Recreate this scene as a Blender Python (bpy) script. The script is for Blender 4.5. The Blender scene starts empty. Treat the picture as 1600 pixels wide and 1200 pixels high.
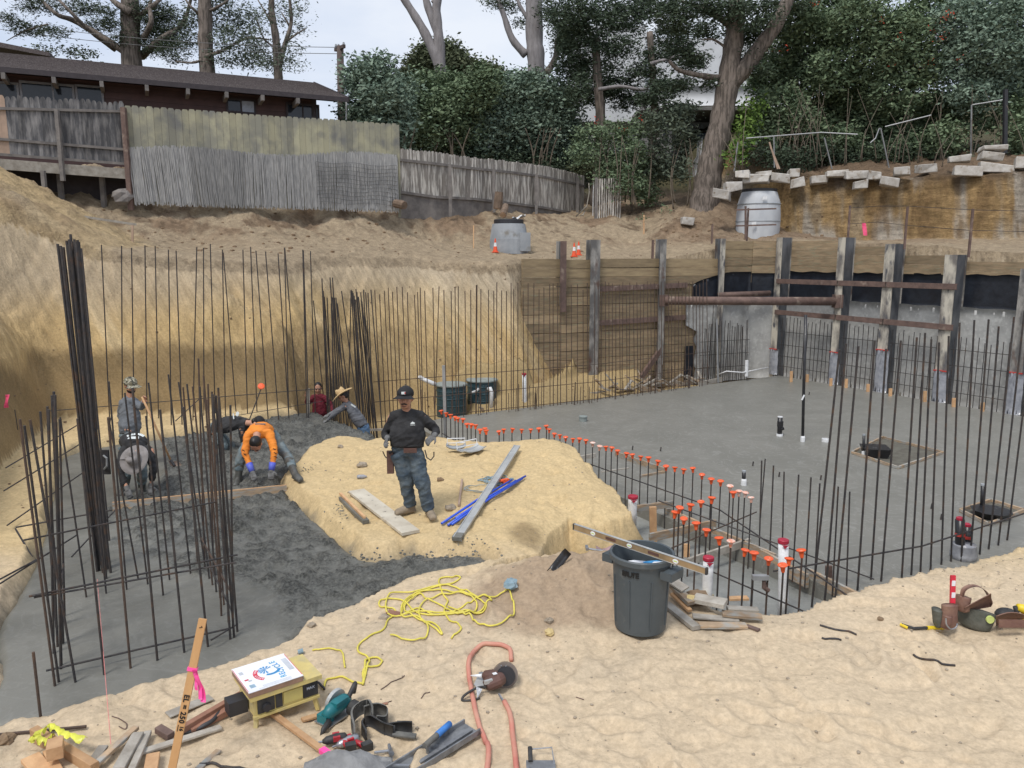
import bpy, math, random, numpy as np
from mathutils import Vector, Matrix, Quaternion
random.seed(7); RNG = np.random.default_rng(7)
SC = bpy.context.scene; COL = SC.collection
R = math.radians
# ---------------- camera ----------------
FPX = 1202.0; PITCH = math.atan(195/FPX)
cam = bpy.data.objects.new('camera', bpy.data.cameras.new('camera')); COL.objects.link(cam)
cam.location = (0, 0, 0); cam.rotation_euler = (math.pi/2-PITCH, 0, 0)
cam.data.sensor_width = 36; cam.data.lens = 36*FPX/1600; cam.data.clip_start = .05; cam.data.clip_end = 2000
SC.camera = cam
# ---------------- sky, sun, exposure ----------------
W = bpy.data.worlds.new('World'); SC.world = W; W.use_nodes = True
nt = W.node_tree; N = nt.nodes; L = nt.links; N.clear()
SUN_EL, SUN_AZ = R(58), R(-150)
sky = N.new('ShaderNodeTexSky'); sky.sky_type = 'NISHITA'; sky.sun_disc = False
sky.sun_elevation = SUN_EL; sky.sun_rotation = SUN_AZ; sky.dust_density = 3
bgs = N.new('ShaderNodeBackground'); bgs.inputs[1].default_value = .12
L.new(sky.outputs[0], bgs.inputs[0])
bgc = N.new('ShaderNodeBackground')
tc = N.new('ShaderNodeTexCoord'); mp = N.new('ShaderNodeMapping'); mp.inputs['Scale'].default_value = (1, 1, 2.6)
nz = N.new('ShaderNodeTexNoise'); nz.inputs['Scale'].default_value = 2.4; nz.inputs['Detail'].default_value = 7; nz.inputs['Roughness'].default_value = .55
cr = N.new('ShaderNodeValToRGB'); cr.color_ramp.elements[0].position = .36; cr.color_ramp.elements[0].color = (.60, .69, .86, 1)
cr.color_ramp.elements[1].position = .64; cr.color_ramp.elements[1].color = (.86, .90, .97, 1)
L.new(tc.outputs['Generated'], mp.inputs[0]); L.new(mp.outputs[0], nz.inputs['Vector']); L.new(nz.outputs[0], cr.inputs[0]); L.new(cr.outputs[0], bgc.inputs[0])
bgc.inputs[1].default_value = .92
mx = N.new('ShaderNodeMixShader'); mx.inputs[0].default_value = .85
wo = N.new('ShaderNodeOutputWorld'); L.new(bgs.outputs[0], mx.inputs[1]); L.new(bgc.outputs[0], mx.inputs[2]); L.new(mx.outputs[0], wo.inputs[0])
sun = bpy.data.objects.new('sun', bpy.data.lights.new('sun', 'SUN')); COL.objects.link(sun)
sun.data.energy = 2.0; sun.data.angle = R(16); sun.data.color = (1, .96, .9)
sd = Vector((math.cos(SUN_EL)*math.sin(SUN_AZ), math.cos(SUN_EL)*math.cos(SUN_AZ), math.sin(SUN_EL)))
sun.rotation_euler = sd.to_track_quat('Z', 'Y').to_euler(); sun.location = (0, 0, 30)
SC.view_settings.view_transform = 'Standard'; SC.view_settings.look = 'None'
SC.view_settings.exposure = .25; SC.view_settings.gamma = 1; SC.view_settings.use_curve_mapping = False

# ---------------- helpers ----------------
cP, sP = math.cos(PITCH), math.sin(PITCH)
def ray(u, v):                                   # direction of a sight line of the photograph, to find where things stand
    a = (u-800)/FPX; b = (600-v)/FPX
    return Vector((a, cP+b*sP, -sP+b*cP))
def Z(u, v, z): r = ray(u, v); return r*(z/r.z)
def at(u, v, Y): r = ray(u, v); return r*(Y/r.y)
def lerp(a, b, t): return a+(b-a)*t
def V(*a): return Vector(a)

def mat(name, c1, c2=None, scale=8, rough=.8, bump=.0, bscale=60, metal=0, detail=5, lo=.35, hi=.65, stretch=(1, 1, 1), c3=None, s3=30, t3=(.6, .7), spec=.5, obj=False):
    m = bpy.data.materials.new(name); m.use_nodes = True
    nt = m.node_tree; N = nt.nodes; L = nt.links; b = N['Principled BSDF']
    b.inputs['Roughness'].default_value = rough; b.inputs['Metallic'].default_value = metal
    b.inputs['Specular IOR Level'].default_value = spec
    if obj: p = N.new('ShaderNodeTexCoord').outputs['Object']
    else: p = N.new('ShaderNodeNewGeometry').outputs['Position']
    mp = N.new('ShaderNodeMapping'); mp.inputs['Scale'].default_value = stretch; L.new(p, mp.inputs[0]); p = mp.outputs[0]
    if c2 is None: c2 = tuple(x*.7 for x in c1)
    n = N.new('ShaderNodeTexNoise'); n.inputs['Scale'].default_value = scale; n.inputs['Detail'].default_value = detail; n.inputs['Roughness'].default_value = .6
    L.new(p, n.inputs['Vector'])
    r = N.new('ShaderNodeValToRGB'); r.color_ramp.elements[0].position = lo; r.color_ramp.elements[1].position = hi
    r.color_ramp.elements[0].color = (*c1, 1); r.color_ramp.elements[1].color = (*c2, 1); L.new(n.outputs[0], r.inputs[0]); out = r.outputs[0]
    if c3 is not None:
        n3 = N.new('ShaderNodeTexNoise'); n3.inputs['Scale'].default_value = s3; n3.inputs['Detail'].default_value = 4; L.new(p, n3.inputs['Vector'])
        r3 = N.new('ShaderNodeValToRGB'); r3.color_ramp.elements[0].position = t3[0]; r3.color_ramp.elements[1].position = t3[1]; L.new(n3.outputs[0], r3.inputs[0])
        mi = N.new('ShaderNodeMix'); mi.data_type = 'RGBA'; L.new(r3.outputs[0], mi.inputs[0]); L.new(out, mi.inputs[6]); mi.inputs[7].default_value = (*c3, 1); out = mi.outputs[2]
    L.new(out, b.inputs['Base Color'])
    if bump:
        bn = N.new('ShaderNodeTexNoise'); bn.inputs['Scale'].default_value = bscale; bn.inputs['Detail'].default_value = 4; L.new(p, bn.inputs['Vector'])
        bp = N.new('ShaderNodeBump'); bp.inputs['Strength'].default_value = bump; bp.inputs['Distance'].default_value = .02; L.new(bn.outputs[0], bp.inputs['Height']); L.new(bp.outputs[0], b.inputs['Normal'])
    return m

# random but fixed tone shift for each object that shares a material
def vary(m, amt=.25, sat=0):
    nt = m.node_tree; N = nt.nodes; L = nt.links; b = N['Principled BSDF']
    src = b.inputs['Base Color'].links[0].from_socket
    oi = N.new('ShaderNodeObjectInfo'); mr = N.new('ShaderNodeMapRange'); mr.inputs[3].default_value = 1-amt; mr.inputs[4].default_value = 1+amt
    hs = N.new('ShaderNodeHueSaturation'); L.new(oi.outputs['Random'], mr.inputs[0]); L.new(mr.outputs[0], hs.inputs['Value']); L.new(src, hs.inputs['Color']); L.new(hs.outputs[0], b.inputs['Base Color'])
    return m

ORG = {}
def tag(o, label=None, cat=None, group=None, kind=None):
    if label: o['label'] = label
    if cat: o['category'] = cat
    if group: o['group'] = group
    if kind: o['kind'] = kind
    return o
def thing(name, label, cat, loc, group=None):
    o = bpy.data.objects.new(name, None); COL.objects.link(o); o.empty_display_size = .1
    o.location = loc; ORG[o] = Vector(loc); return tag(o, label, cat, group)

class MB:
    def __init__(s, M=None): s.v = []; s.f = []; s.M = M
    def add(s, vs, fs):
        k = len(s.v)
        s.v += [tuple(s.M @ Vector(p)) if s.M is not None else tuple(p) for p in vs]
        s.f += [tuple(i+k for i in f) for f in fs]; return s
    def box(s, c, d, rot=None, taper=1):
        x, y, z = d[0]/2, d[1]/2, d[2]/2; c = Vector(c)
        vs = [Vector((sx*x*(taper if sz > 0 else 1), sy*y*(taper if sz > 0 else 1), sz*z)) for sz in (-1, 1) for sx, sy in ((-1, -1), (1, -1), (1, 1), (-1, 1))]
        if rot is not None: vs = [rot @ v for v in vs]
        return s.add([v+c for v in vs], [(3, 2, 1, 0), (4, 5, 6, 7), (0, 1, 5, 4), (1, 2, 6, 5), (2, 3, 7, 6), (3, 0, 4, 7)])
    def beam(s, a, b, w, h, up=(0, 0, 1), bev=0):
        a = Vector(a); b = Vector(b); d = (b-a); ln = d.length; d.normalize(); up = Vector(up)
        x = d.cross(up)
        if x.length < 1e-4: x = d.cross(Vector((1, 0, 0)))
        x.normalize(); z = x.cross(d)
        if bev:
            pr = [(-w/2+bev, -h/2), (w/2-bev, -h/2), (w/2, -h/2+bev), (w/2, h/2-bev), (w/2-bev, h/2), (-w/2+bev, h/2), (-w/2, h/2-bev), (-w/2, -h/2+bev)]
        else: pr = [(-w/2, -h/2), (w/2, -h/2), (w/2, h/2), (-w/2, h/2)]
        n = len(pr); vs = [p+x*q[0]+z*q[1] for p in (a, b) for q in pr]
        return s.add(vs, [tuple(range(n))[::-1] if False else tuple(range(n)), tuple(range(2*n-1, n-1, -1))]+[(i, i+n, (i+1) % n+n, (i+1) % n) for i in range(n)])
    def tube(s, pts, r, n=8, cap=True, flat=None, side=None, p=1):
        pts = [Vector(q) for q in pts]; m = len(pts)
        rr = [r]*m if not hasattr(r, '__len__') else list(r)
        vs = []; px = Vector(side) if side is not None else None
        for i, q in enumerate(pts):
            t = (pts[min(i+1, m-1)]-pts[max(i-1, 0)]); t.normalize()
            if px is None:
                px = t.cross(Vector((0, 0, 1)));
                if px.length < .05: px = t.cross(Vector((0, 1, 0)))
            x = px-t*px.dot(t); x.normalize(); y = t.cross(x)
            if side is None: px = x
            ra = rr[i]; rx, ry = ra if hasattr(ra, '__len__') else (ra, ra*(flat or 1))
            for k in range(n):
                a = 2*math.pi*k/n; vs.append(q+x*(math.cos(a)*rx)+y*(math.sin(a)*ry))
        fs = [(i*n+k, i*n+(k+1) % n, (i+1)*n+(k+1) % n, (i+1)*n+k) for i in range(m-1) for k in range(n)]
        if cap: fs += [tuple(range(n))[::-1], tuple(range((m-1)*n, m*n))]
        return s.add(vs, fs)
    def lathe(s, prof, c=(0, 0, 0), n=20, M=None, cap=True, sx=1, sy=1):
        c = Vector(c); vs = []
        for r, z in prof:
            for k in range(n):
                a = 2*math.pi*k/n; p = Vector((math.cos(a)*r*sx, math.sin(a)*r*sy, z)); vs.append((M @ p if M is not None else p)+c)
        m = len(prof); fs = [(i*n+k, i*n+(k+1) % n, (i+1)*n+(k+1) % n, (i+1)*n+k) for i in range(m-1) for k in range(n)]
        if cap: fs += [tuple(range(n))[::-1], tuple(range((m-1)*n, m*n))]
        return s.add(vs, fs)
    def ell(s, c, r, rot=None, n=14, m=9):
        c = Vector(c); vs = []
        for i in range(m+1):
            t = math.pi*i/m
            for k in range(n):
                a = 2*math.pi*k/n; p = Vector((math.sin(t)*math.cos(a)*r[0], math.sin(t)*math.sin(a)*r[1], -math.cos(t)*r[2]))
                vs.append((rot @ p if rot is not None else p)+c)
        return s.add(vs, [(i*n+k, i*n+(k+1) % n, (i+1)*n+(k+1) % n, (i+1)*n+k) for i in range(m) for k in range(n)])
    def prism(s, poly, depth, M=None):                # polygon in local xy, thickness along local z
        n = len(poly); vs = [Vector((x, y, z)) for z in (0, depth) for x, y in poly]
        if M is not None: vs = [M @ v for v in vs]
        return s.add(vs, [tuple(range(n))[::-1], tuple(range(n, 2*n))]+[(i, (i+1) % n, (i+1) % n+n, i+n) for i in range(n)])
    def sheet(s, rows, th=None):                       # grid of points, optionally thickened along its normal
        m = len(rows); n = len(rows[0]); vs = [Vector(p) for r_ in rows for p in r_]
        fs = [(i*n+k, i*n+k+1, (i+1)*n+k+1, (i+1)*n+k) for i in range(m-1) for k in range(n-1)]
        if th:
            nn = (vs[1]-vs[0]).cross(vs[n]-vs[0]).normalized()*th; K = len(vs)
            vs2 = [v+nn for v in vs]; fs2 = [tuple(j+K for j in f[::-1]) for f in fs]
            edge = [k for k in range(n)]+[i*n+n-1 for i in range(1, m)]+[(m-1)*n+k for k in range(n-2, -1, -1)]+[i*n for i in range(m-2, 0, -1)]
            fe = [(edge[i], edge[(i+1) % len(edge)], edge[(i+1) % len(edge)]+K, edge[i]+K) for i in range(len(edge))]
            vs += vs2; fs = fs+fs2+fe
        return s.add(vs, fs)
    def rock(s, c, r, seed=0, n=9, m=6, flat=.8):
        rg = random.Random(seed); c = Vector(c); vs = []
        for i in range(m+1):
            t = math.pi*i/m
            for k in range(n):
                a = 2*math.pi*k/n; q = r*(1+rg.uniform(-.22, .22)) if 0 < i < m else r
                vs.append(c+Vector((math.sin(t)*math.cos(a)*q, math.sin(t)*math.sin(a)*q, -math.cos(t)*q*flat)))
        return s.add(vs, [(i*n+k, i*n+(k+1) % n, (i+1)*n+(k+1) % n, (i+1)*n+k) for i in range(m) for k in range(n)])
    def mesh(s, name, org=(0, 0, 0), smooth=False):
        me = bpy.data.meshes.new(name); o = Vector(org)
        me.from_pydata([tuple(Vector(v)-o) for v in s.v], [], s.f); me.validate()
        if smooth: me.shade_smooth()
        return me
    def build(s, name, m, parent=None, smooth=False, label=None, cat=None, group=None, kind=None, loc=None):
        if parent is not None: org = ORG[parent]
        elif loc is not None: org = Vector(loc)
        else:
            a = np.array(s.v); org = Vector(((a[:, 0].min()+a[:, 0].max())/2, (a[:, 1].min()+a[:, 1].max())/2, a[:, 2].min()))
        me = s.mesh(name, org, smooth); me.materials.append(m)
        o = bpy.data.objects.new(name, me); COL.objects.link(o)
        if parent is not None: o.parent = parent
        else: o.location = org
        ORG[o] = Vector(org)
        return tag(o, label, cat, group, kind)

def smooth_by(o, ang=35):
    try: o.data.set_sharp_from_angle(angle=R(ang))
    except Exception: pass
    return o

def text_mesh(name, body, size, m, M, parent=None, extrude=.0008, spacing=1.0, **kw):
    cu = bpy.data.curves.new(name, 'FONT'); cu.body = body; cu.size = size; cu.extrude = extrude; cu.align_x = 'CENTER'; cu.align_y = 'CENTER'; cu.space_character = spacing; cu.resolution_u = 3; cu.offset = size*.03
    t = bpy.data.objects.new(name+'_t', cu); COL.objects.link(t)
    bpy.context.view_layer.update()
    me = bpy.data.meshes.new_from_object(t.evaluated_get(bpy.context.evaluated_depsgraph_get()))
    bpy.data.objects.remove(t); me.name = name
    org = ORG[parent] if parent is not None else M.translation
    me.transform(Matrix.Translation(-Vector(org)) @ M); me.materials.clear(); me.materials.append(m)
    o = bpy.data.objects.new(name, me); COL.objects.link(o)
    if parent is not None: o.parent = parent
    else: o.location = org
    ORG[o] = Vector(org); return tag(o, **kw)

def frame(origin, x, y):                             # matrix with local x, y and their normal
    x = Vector(x).normalized(); z = x.cross(Vector(y)).normalized(); y = z.cross(x)
    return Matrix.Translation(origin) @ Matrix((x, y, z)).transposed().to_4x4()

# ---------------- vector noise ----------------
def _lat(n, seed): return np.random.default_rng(seed).random((n, n)).astype(np.float32)*2-1
_L = [_lat(256, 100+i) for i in range(12)]
def vnoise(x, y, k=0):
    g = _L[k % 12]; xi = np.floor(x).astype(int); yi = np.floor(y).astype(int); fx = x-xi; fy = y-yi
    fx = fx*fx*fx*(fx*(fx*6-15)+10); fy = fy*fy*fy*(fy*(fy*6-15)+10)
    a = g[xi & 255, yi & 255]; b = g[(xi+1) & 255, yi & 255]; c = g[xi & 255, (yi+1) & 255]; d = g[(xi+1) & 255, (yi+1) & 255]
    return (a*(1-fx)+b*fx)*(1-fy)+(c*(1-fx)+d*fx)*fy
def fbm(x, y, f=1., o=4, k=0, gain=.5):
    s = 0; a = 1; t = 0
    for i in range(o):
        s = s+a*vnoise(x*f+i*17.3, y*f-i*9.1, k+i); t += a; a *= gain; f *= 2.03
    return s/t
def sdf(x, y, poly):
    P = np.array([(p[0], p[1]) for p in poly]); n = len(P); d = np.full(x.shape, 1e9); ins = np.zeros(x.shape, bool); idx = np.zeros(x.shape, int)
    for i in range(n):
        a = P[i]; b = P[(i+1) % n]; e = b-a; wx = x-a[0]; wy = y-a[1]
        t = np.clip((wx*e[0]+wy*e[1])/(e@e+1e-12), 0, 1); q = (wx-e[0]*t)**2+(wy-e[1]*t)**2
        k = q < d; d = np.where(k, q, d); idx = np.where(k, i, idx)
        c = ((a[1] <= y) & (b[1] > y)) | ((b[1] <= y) & (a[1] > y))
        with np.errstate(divide='ignore', invalid='ignore'): xs = a[0]+(y-a[1])/(b[1]-a[1]+1e-15)*e[0]
        ins ^= c & (x < xs)
    d = np.sqrt(d); return np.where(ins, -d, d), idx
def rbf(pts):
    P = np.array(pts, float); n = len(P); D = np.hypot(P[:, None, 0]-P[None, :, 0], P[:, None, 1]-P[None, :, 1])
    A = np.zeros((n+3, n+3)); A[:n, :n] = D+np.eye(n)*-.3; A[:n, n] = A[n, :n] = 1; A[:n, n+1:] = P[:, :2]; A[n+1:, :n] = P[:, :2].T
    w = np.linalg.solve(A, np.r_[P[:, 2], 0, 0, 0])
    def f(x, y):
        o = w[n]+w[n+1]*x+w[n+2]*y
        for i in range(n): o = o+w[i]*np.hypot(x-P[i, 0], y-P[i, 1])
        return o
    return f
def sst(a, b, x): t = np.clip((x-a)/(b-a), 0, 1); return t*t*(3-2*t)
# ---------------- materials ----------------
C_ = lambda *a: tuple(a)
M = {}
M['steel_bar'] = mat('rebar_steel', (.035, .035, .04), (.07, .06, .055), 12, .55, .5, 90, metal=.3, c3=(.10, .06, .04), s3=9, t3=(.55, .72))
M['rebar_rust'] = mat('rusty_rebar', (.06, .045, .038), (.11, .07, .05), 12, .7, .5, 90, metal=.2)
M['orange_cap'] = mat('orange_plastic', (.85, .12, .025), (.72, .10, .03), 9, .45, c3=(.8, .38, .25), s3=30, t3=(.6, .75))
M['white_cap'] = mat('concrete_splashed_plastic', (.7, .66, .6), (.75, .2, .08), 25, .6)
M['pvc'] = mat('white_pvc', (.78, .79, .80), (.62, .63, .64), 14, .35)
M['red_plastic'] = mat('dark_red_plastic', (.42, .02, .05), (.30, .02, .04), 9, .45)
M['abs'] = mat('black_plastic_pipe', (.012, .012, .014), (.025, .025, .028), 9, .35, c3=(.25, .25, .25), s3=12, t3=(.66, .75))
M['form_wood'] = vary(mat('form_lumber', (.42, .30, .19), (.25, .18, .12), 5, .8, .2, 40, stretch=(1, 1, 4), c3=(.30, .30, .28), s3=6, t3=(.45, .62)), .25)
M['new_wood'] = vary(mat('fresh_lumber', (.58, .36, .19), (.46, .27, .14), 9, .7, .2, 60, stretch=(1, 1, 1)), .18)
M['grey_wood'] = vary(mat('weathered_plank', (.42, .39, .34), (.28, .25, .21), 7, .85, .3, 60), .2)
M['wet_concrete'] = None
def concrete_mat(name, c1, c2, bumps, rough, swirl=True):
    m = bpy.data.materials.new(name); m.use_nodes = True; nt = m.node_tree; N = nt.nodes; L = nt.links; b = N['Principled BSDF']
    g = N.new('ShaderNodeNewGeometry'); 
    n = N.new('ShaderNodeTexNoise'); n.inputs['Scale'].default_value = .55; n.inputs['Detail'].default_value = 9; n.inputs['Roughness'].default_value = .62; n.inputs['Distortion'].default_value = 1.6 if swirl else .3
    L.new(g.outputs[0], n.inputs['Vector'])
    r = N.new('ShaderNodeValToRGB'); r.color_ramp.elements[0].position = .38; r.color_ramp.elements[1].position = .63
    r.color_ramp.elements[0].color = (*c1, 1); r.color_ramp.elements[1].color = (*c2, 1); L.new(n.outputs[0], r.inputs[0])
    w = N.new('ShaderNodeTexNoise'); w.inputs['Scale'].default_value = 1.1; w.inputs['Detail'].default_value = 2; w.inputs['Distortion'].default_value = 5
    L.new(g.outputs[0], w.inputs['Vector']); r2 = N.new('ShaderNodeValToRGB'); r2.color_ramp.elements[0].position = .49; r2.color_ramp.elements[1].position = .52
    e = r2.color_ramp.elements.new(.55); e.color = (0, 0, 0, 1); r2.color_ramp.elements[0].color = (0, 0, 0, 1); r2.color_ramp.elements[1].color = (.22 if swirl else .08,)*3+(1,)
    L.new(w.outputs[0], r2.inputs[0]); mi = N.new('ShaderNodeMix'); mi.data_type = 'RGBA'; mi.blend_type = 'ADD'; mi.inputs[0].default_value = .28
    L.new(r.outputs[0], mi.inputs[6]); L.new(r2.outputs[0], mi.inputs[7]); L.new(mi.outputs[2], b.inputs['Base Color'])
    b.inputs['Roughness'].default_value = rough; b.inputs['Specular IOR Level'].default_value = .35
    bn = N.new('ShaderNodeTexNoise'); bn.inputs['Scale'].default_value = 26; bn.inputs['Detail'].default_value = 6; L.new(g.outputs[0], bn.inputs['Vector'])
    bp = N.new('ShaderNodeBump'); bp.inputs['Strength'].default_value = bumps; bp.inputs['Distance'].default_value = .03; L.new(bn.outputs[0], bp.inputs['Height']); L.new(bp.outputs[0], b.inputs['Normal'])
    return m
M['slab'] = concrete_mat('smooth_wet_slab', (.185, .182, .162), (.215, .21, .188), .02, .40)
M['wet_concrete'] = concrete_mat('fresh_rough_concrete', (.105, .105, .092), (.19, .187, .166), .5, .5, False)

# ---------------- plan of the site (metres, eye at the origin) ----------------
AX = Vector((-.4857, .8741, 0)); BX = Vector((.8741, .4857, 0))      # along the dowel row, and across the slab
ZS, ZC, ZP = -4.0, -3.60, -4.28                                        # slab, poured footing, trench floor
def poly_px(l, z): return [tuple(Z(u, v, z)[:2]) for u, v in l]
WALL = [V(.3, 23.4, 0), V(8.35, 27.1, 0)]                              # timber wall at the back
WR0 = V(9.45, 26.55, 0)                                                # right wall starts here and runs towards the camera
WRD = V(.479, -.878, 0); WRN = V(.878, .479, 0)
def wr(t, off=0, z=0): p = WR0+WRD*t+WRN*off; return V(p.x, p.y, z)
FOOT = poly_px([(-60, 1140), (0, 1128), (66, 1117), (150, 1095), (225, 1072), (288, 1057), (330, 1044), (390, 1023), (440, 1012), (458, 990), (500, 972), (560, 938), (620, 912), (680, 903), (740, 896), (768, 884), (750, 872), (690, 878), (640, 868), (610, 880), (560, 876), (528, 852), (505, 830), (470, 800), (440, 776), (432, 756), (452, 738), (468, 714), (500, 698), (552, 690), (580, 684), (492, 646), (440, 652), (380, 668), (300, 682), (200, 692), (130, 704), (100, 716), (92, 760), (80, 820), (62, 880), (35, 932), (14, 962), (4, 992), (10, 1030), (3, 1075), (-40, 1090)], ZC)
UP = poly_px([(484, 640), (575, 682), (600, 678), (640, 676), (700, 688), (790, 698), (832, 690), (872, 698), (905, 728), (958, 756), (985, 783), (992, 797), (955, 806), (915, 808), (880, 800), (862, 822), (845, 850), (800, 866), (772, 882), (800, 884), (840, 876), (900, 868), (960, 866), (1000, 890), (1045, 912), (1100, 940), (1180, 947), (1240, 949), (1310, 932), (1400, 906), (1480, 885), (1600, 850), (1750, 815)], -3.38)
UP += [(9.5, 9), (14, 4), (14, -14), (-14, -14), (-14, 16), (-11, 19), (-5.6, 18.6)]
PIT = [(-4.3, 18.3), (-3.3, 20.9), (-1.4, 22.0), (.7, 22.1), (1.9, 24.02), (8.28, 27.25), tuple(wr(-.25, .84)[:2]), tuple(wr(22, .84)[:2]), (26, -4), (14, -16), (-13, -16), (-6.6, 3), (-6.75, 9.0), (-8.6, 12.6), (-9.9, 16.4), (-8, 17.0), (-5.4, 17.7)]
WALLSEG = {4, 5, 6}
OPEN = {7, 8, 9, 10}
TOPF = rbf([(-16, 15, 1.2), (-13.5, 17, 1.2), (-12.3, 20.5, .7), (-9.3, 21.6, .32), (-6, 22.3, .3), (-3, 24.6, .25), (0, 25.6, .1), (1.2, 24.2, .0), (2.6, 25.6, .05), (5, 27, .12), (8.4, 28, .62), (10, 28.2, .7), (12, 24.2, .52), (14.2, 20.8, .15), (17.5, 15, .2), (22, 8, .2),
            (-21, 21.5, 1.7), (-17, 22, 1.7), (-11.3, 23.3, 1.62), (-8, 24.9, 1.66), (-4, 27.3, 1.74), (-2, 29, 1.9), (0, 31, 2.0), (3.2, 34.6, 2.0), (-9, 22.5, .45), (-5.5, 23.9, .45), (-2.2, 26, .4), (0, 27.2, .2), (4, 31, 1.2), (5.2, 31, 1.05),
            (8.6, 33.2, 2.7), (8.1, 31.4, 2.45), (7.5, 30, 1.35), (9.6, 30.4, 1.5), (11, 32, .9), (14, 29, .8), (18, 27, .8), (16, 24.5, .6), (24, 22, .8), (-21, 24.2, 3.1), (-14, 25.6, 3.1), (-11, 27, 2.7), (0, 42, 3.4), (-15, 35, 3), (15, 44, 4.6), (-30, 30, 3.4), (30, 40, 4), (0, 60, 8), (25, 60, 10), (-25, 55, 7), (50, 50, 8), (-50, 45, 6), (0, 120, 14), (-100, 60, 10), (100, 60, 12)])
CLIFF = [(10.4, 31.0), (10.6, 29.6), (12.2, 28.5), (14.0, 27.3), (16.3, 26.1), (19, 24.9), (26, 22.0), (40, 18), (60, 60), (10, 60), (9.4, 33.5)]
UZ = rbf([(0, 5, -3.47), (-3, 4.5, -3.5), (3, 5, -3.42), (1.3, 6.7, -3.42), (4.5, 7.5, -3.34), (7, 8.5, -3.28), (-2, 7, -3.48), (-5, 5.5, -3.55), (-7, 12, -3.45), (-8, 15.5, -3.42), (-5, 17.5, -3.45), (-2.6, 9, -3.5), (-1.6, 9.3, -3.42), (-.9, 9.9, -3.37), (.5, 9.3, -3.4), (1.2, 9.9, -3.36), (.4, 12.6, -3.15), (-1.6, 12.6, -3.22), (-2.6, 11.4, -3.38), (1.4, 11.4, -3.28), (-2, 13.6, -3.35), (0, -6, -3.4), (10, 2, -3.3), (-10, 4, -3.2)])

_fr = np.random.default_rng(5)
FT = np.array([(_fr.uniform(-4.5, 6.5), _fr.uniform(4.3, 8.2), _fr.uniform(0, 3.14), _fr.uniform(.012, .034)) for _ in range(190)]+[(_fr.uniform(-3, 1.6), _fr.uniform(9.3, 13.5), _fr.uniform(0, 3.14), _fr.uniform(.01, .026)) for _ in range(90)])
def feet(x, y):                                      # old boot prints: soft oval hollows with a low rim
    sh = x.shape; x = x.ravel(); y = y.ravel(); o = np.zeros(x.size)
    if x.size < 4000: S_ = [slice(None)]*1; G_ = [(FT, np.arange(x.size))]
    else: G_ = [(FT[i:i+1], np.nonzero((np.abs(x-f[0]) < .42) & (np.abs(y-f[1]) < .42))[0]) for i, f in enumerate(FT)]
    for F_, ix in G_:
        dx = x[ix][:, None]-F_[:, 0]; dy = y[ix][:, None]-F_[:, 1]; c_ = np.cos(F_[:, 2]); s_ = np.sin(F_[:, 2]); a = (dx*c_+dy*s_)/.17; b = (-dx*s_+dy*c_)/.075; q = a*a+b*b
        o[ix] += (F_[:, 3]*(-np.exp(-q*q*.9)+.45*np.exp(-(np.sqrt(q)-1.45)**2*7))).sum(1)
    return o.reshape(sh)
_w = (WALL[1]-WALL[0]).normalized(); wdir2 = (_w.x, _w.y)
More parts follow.
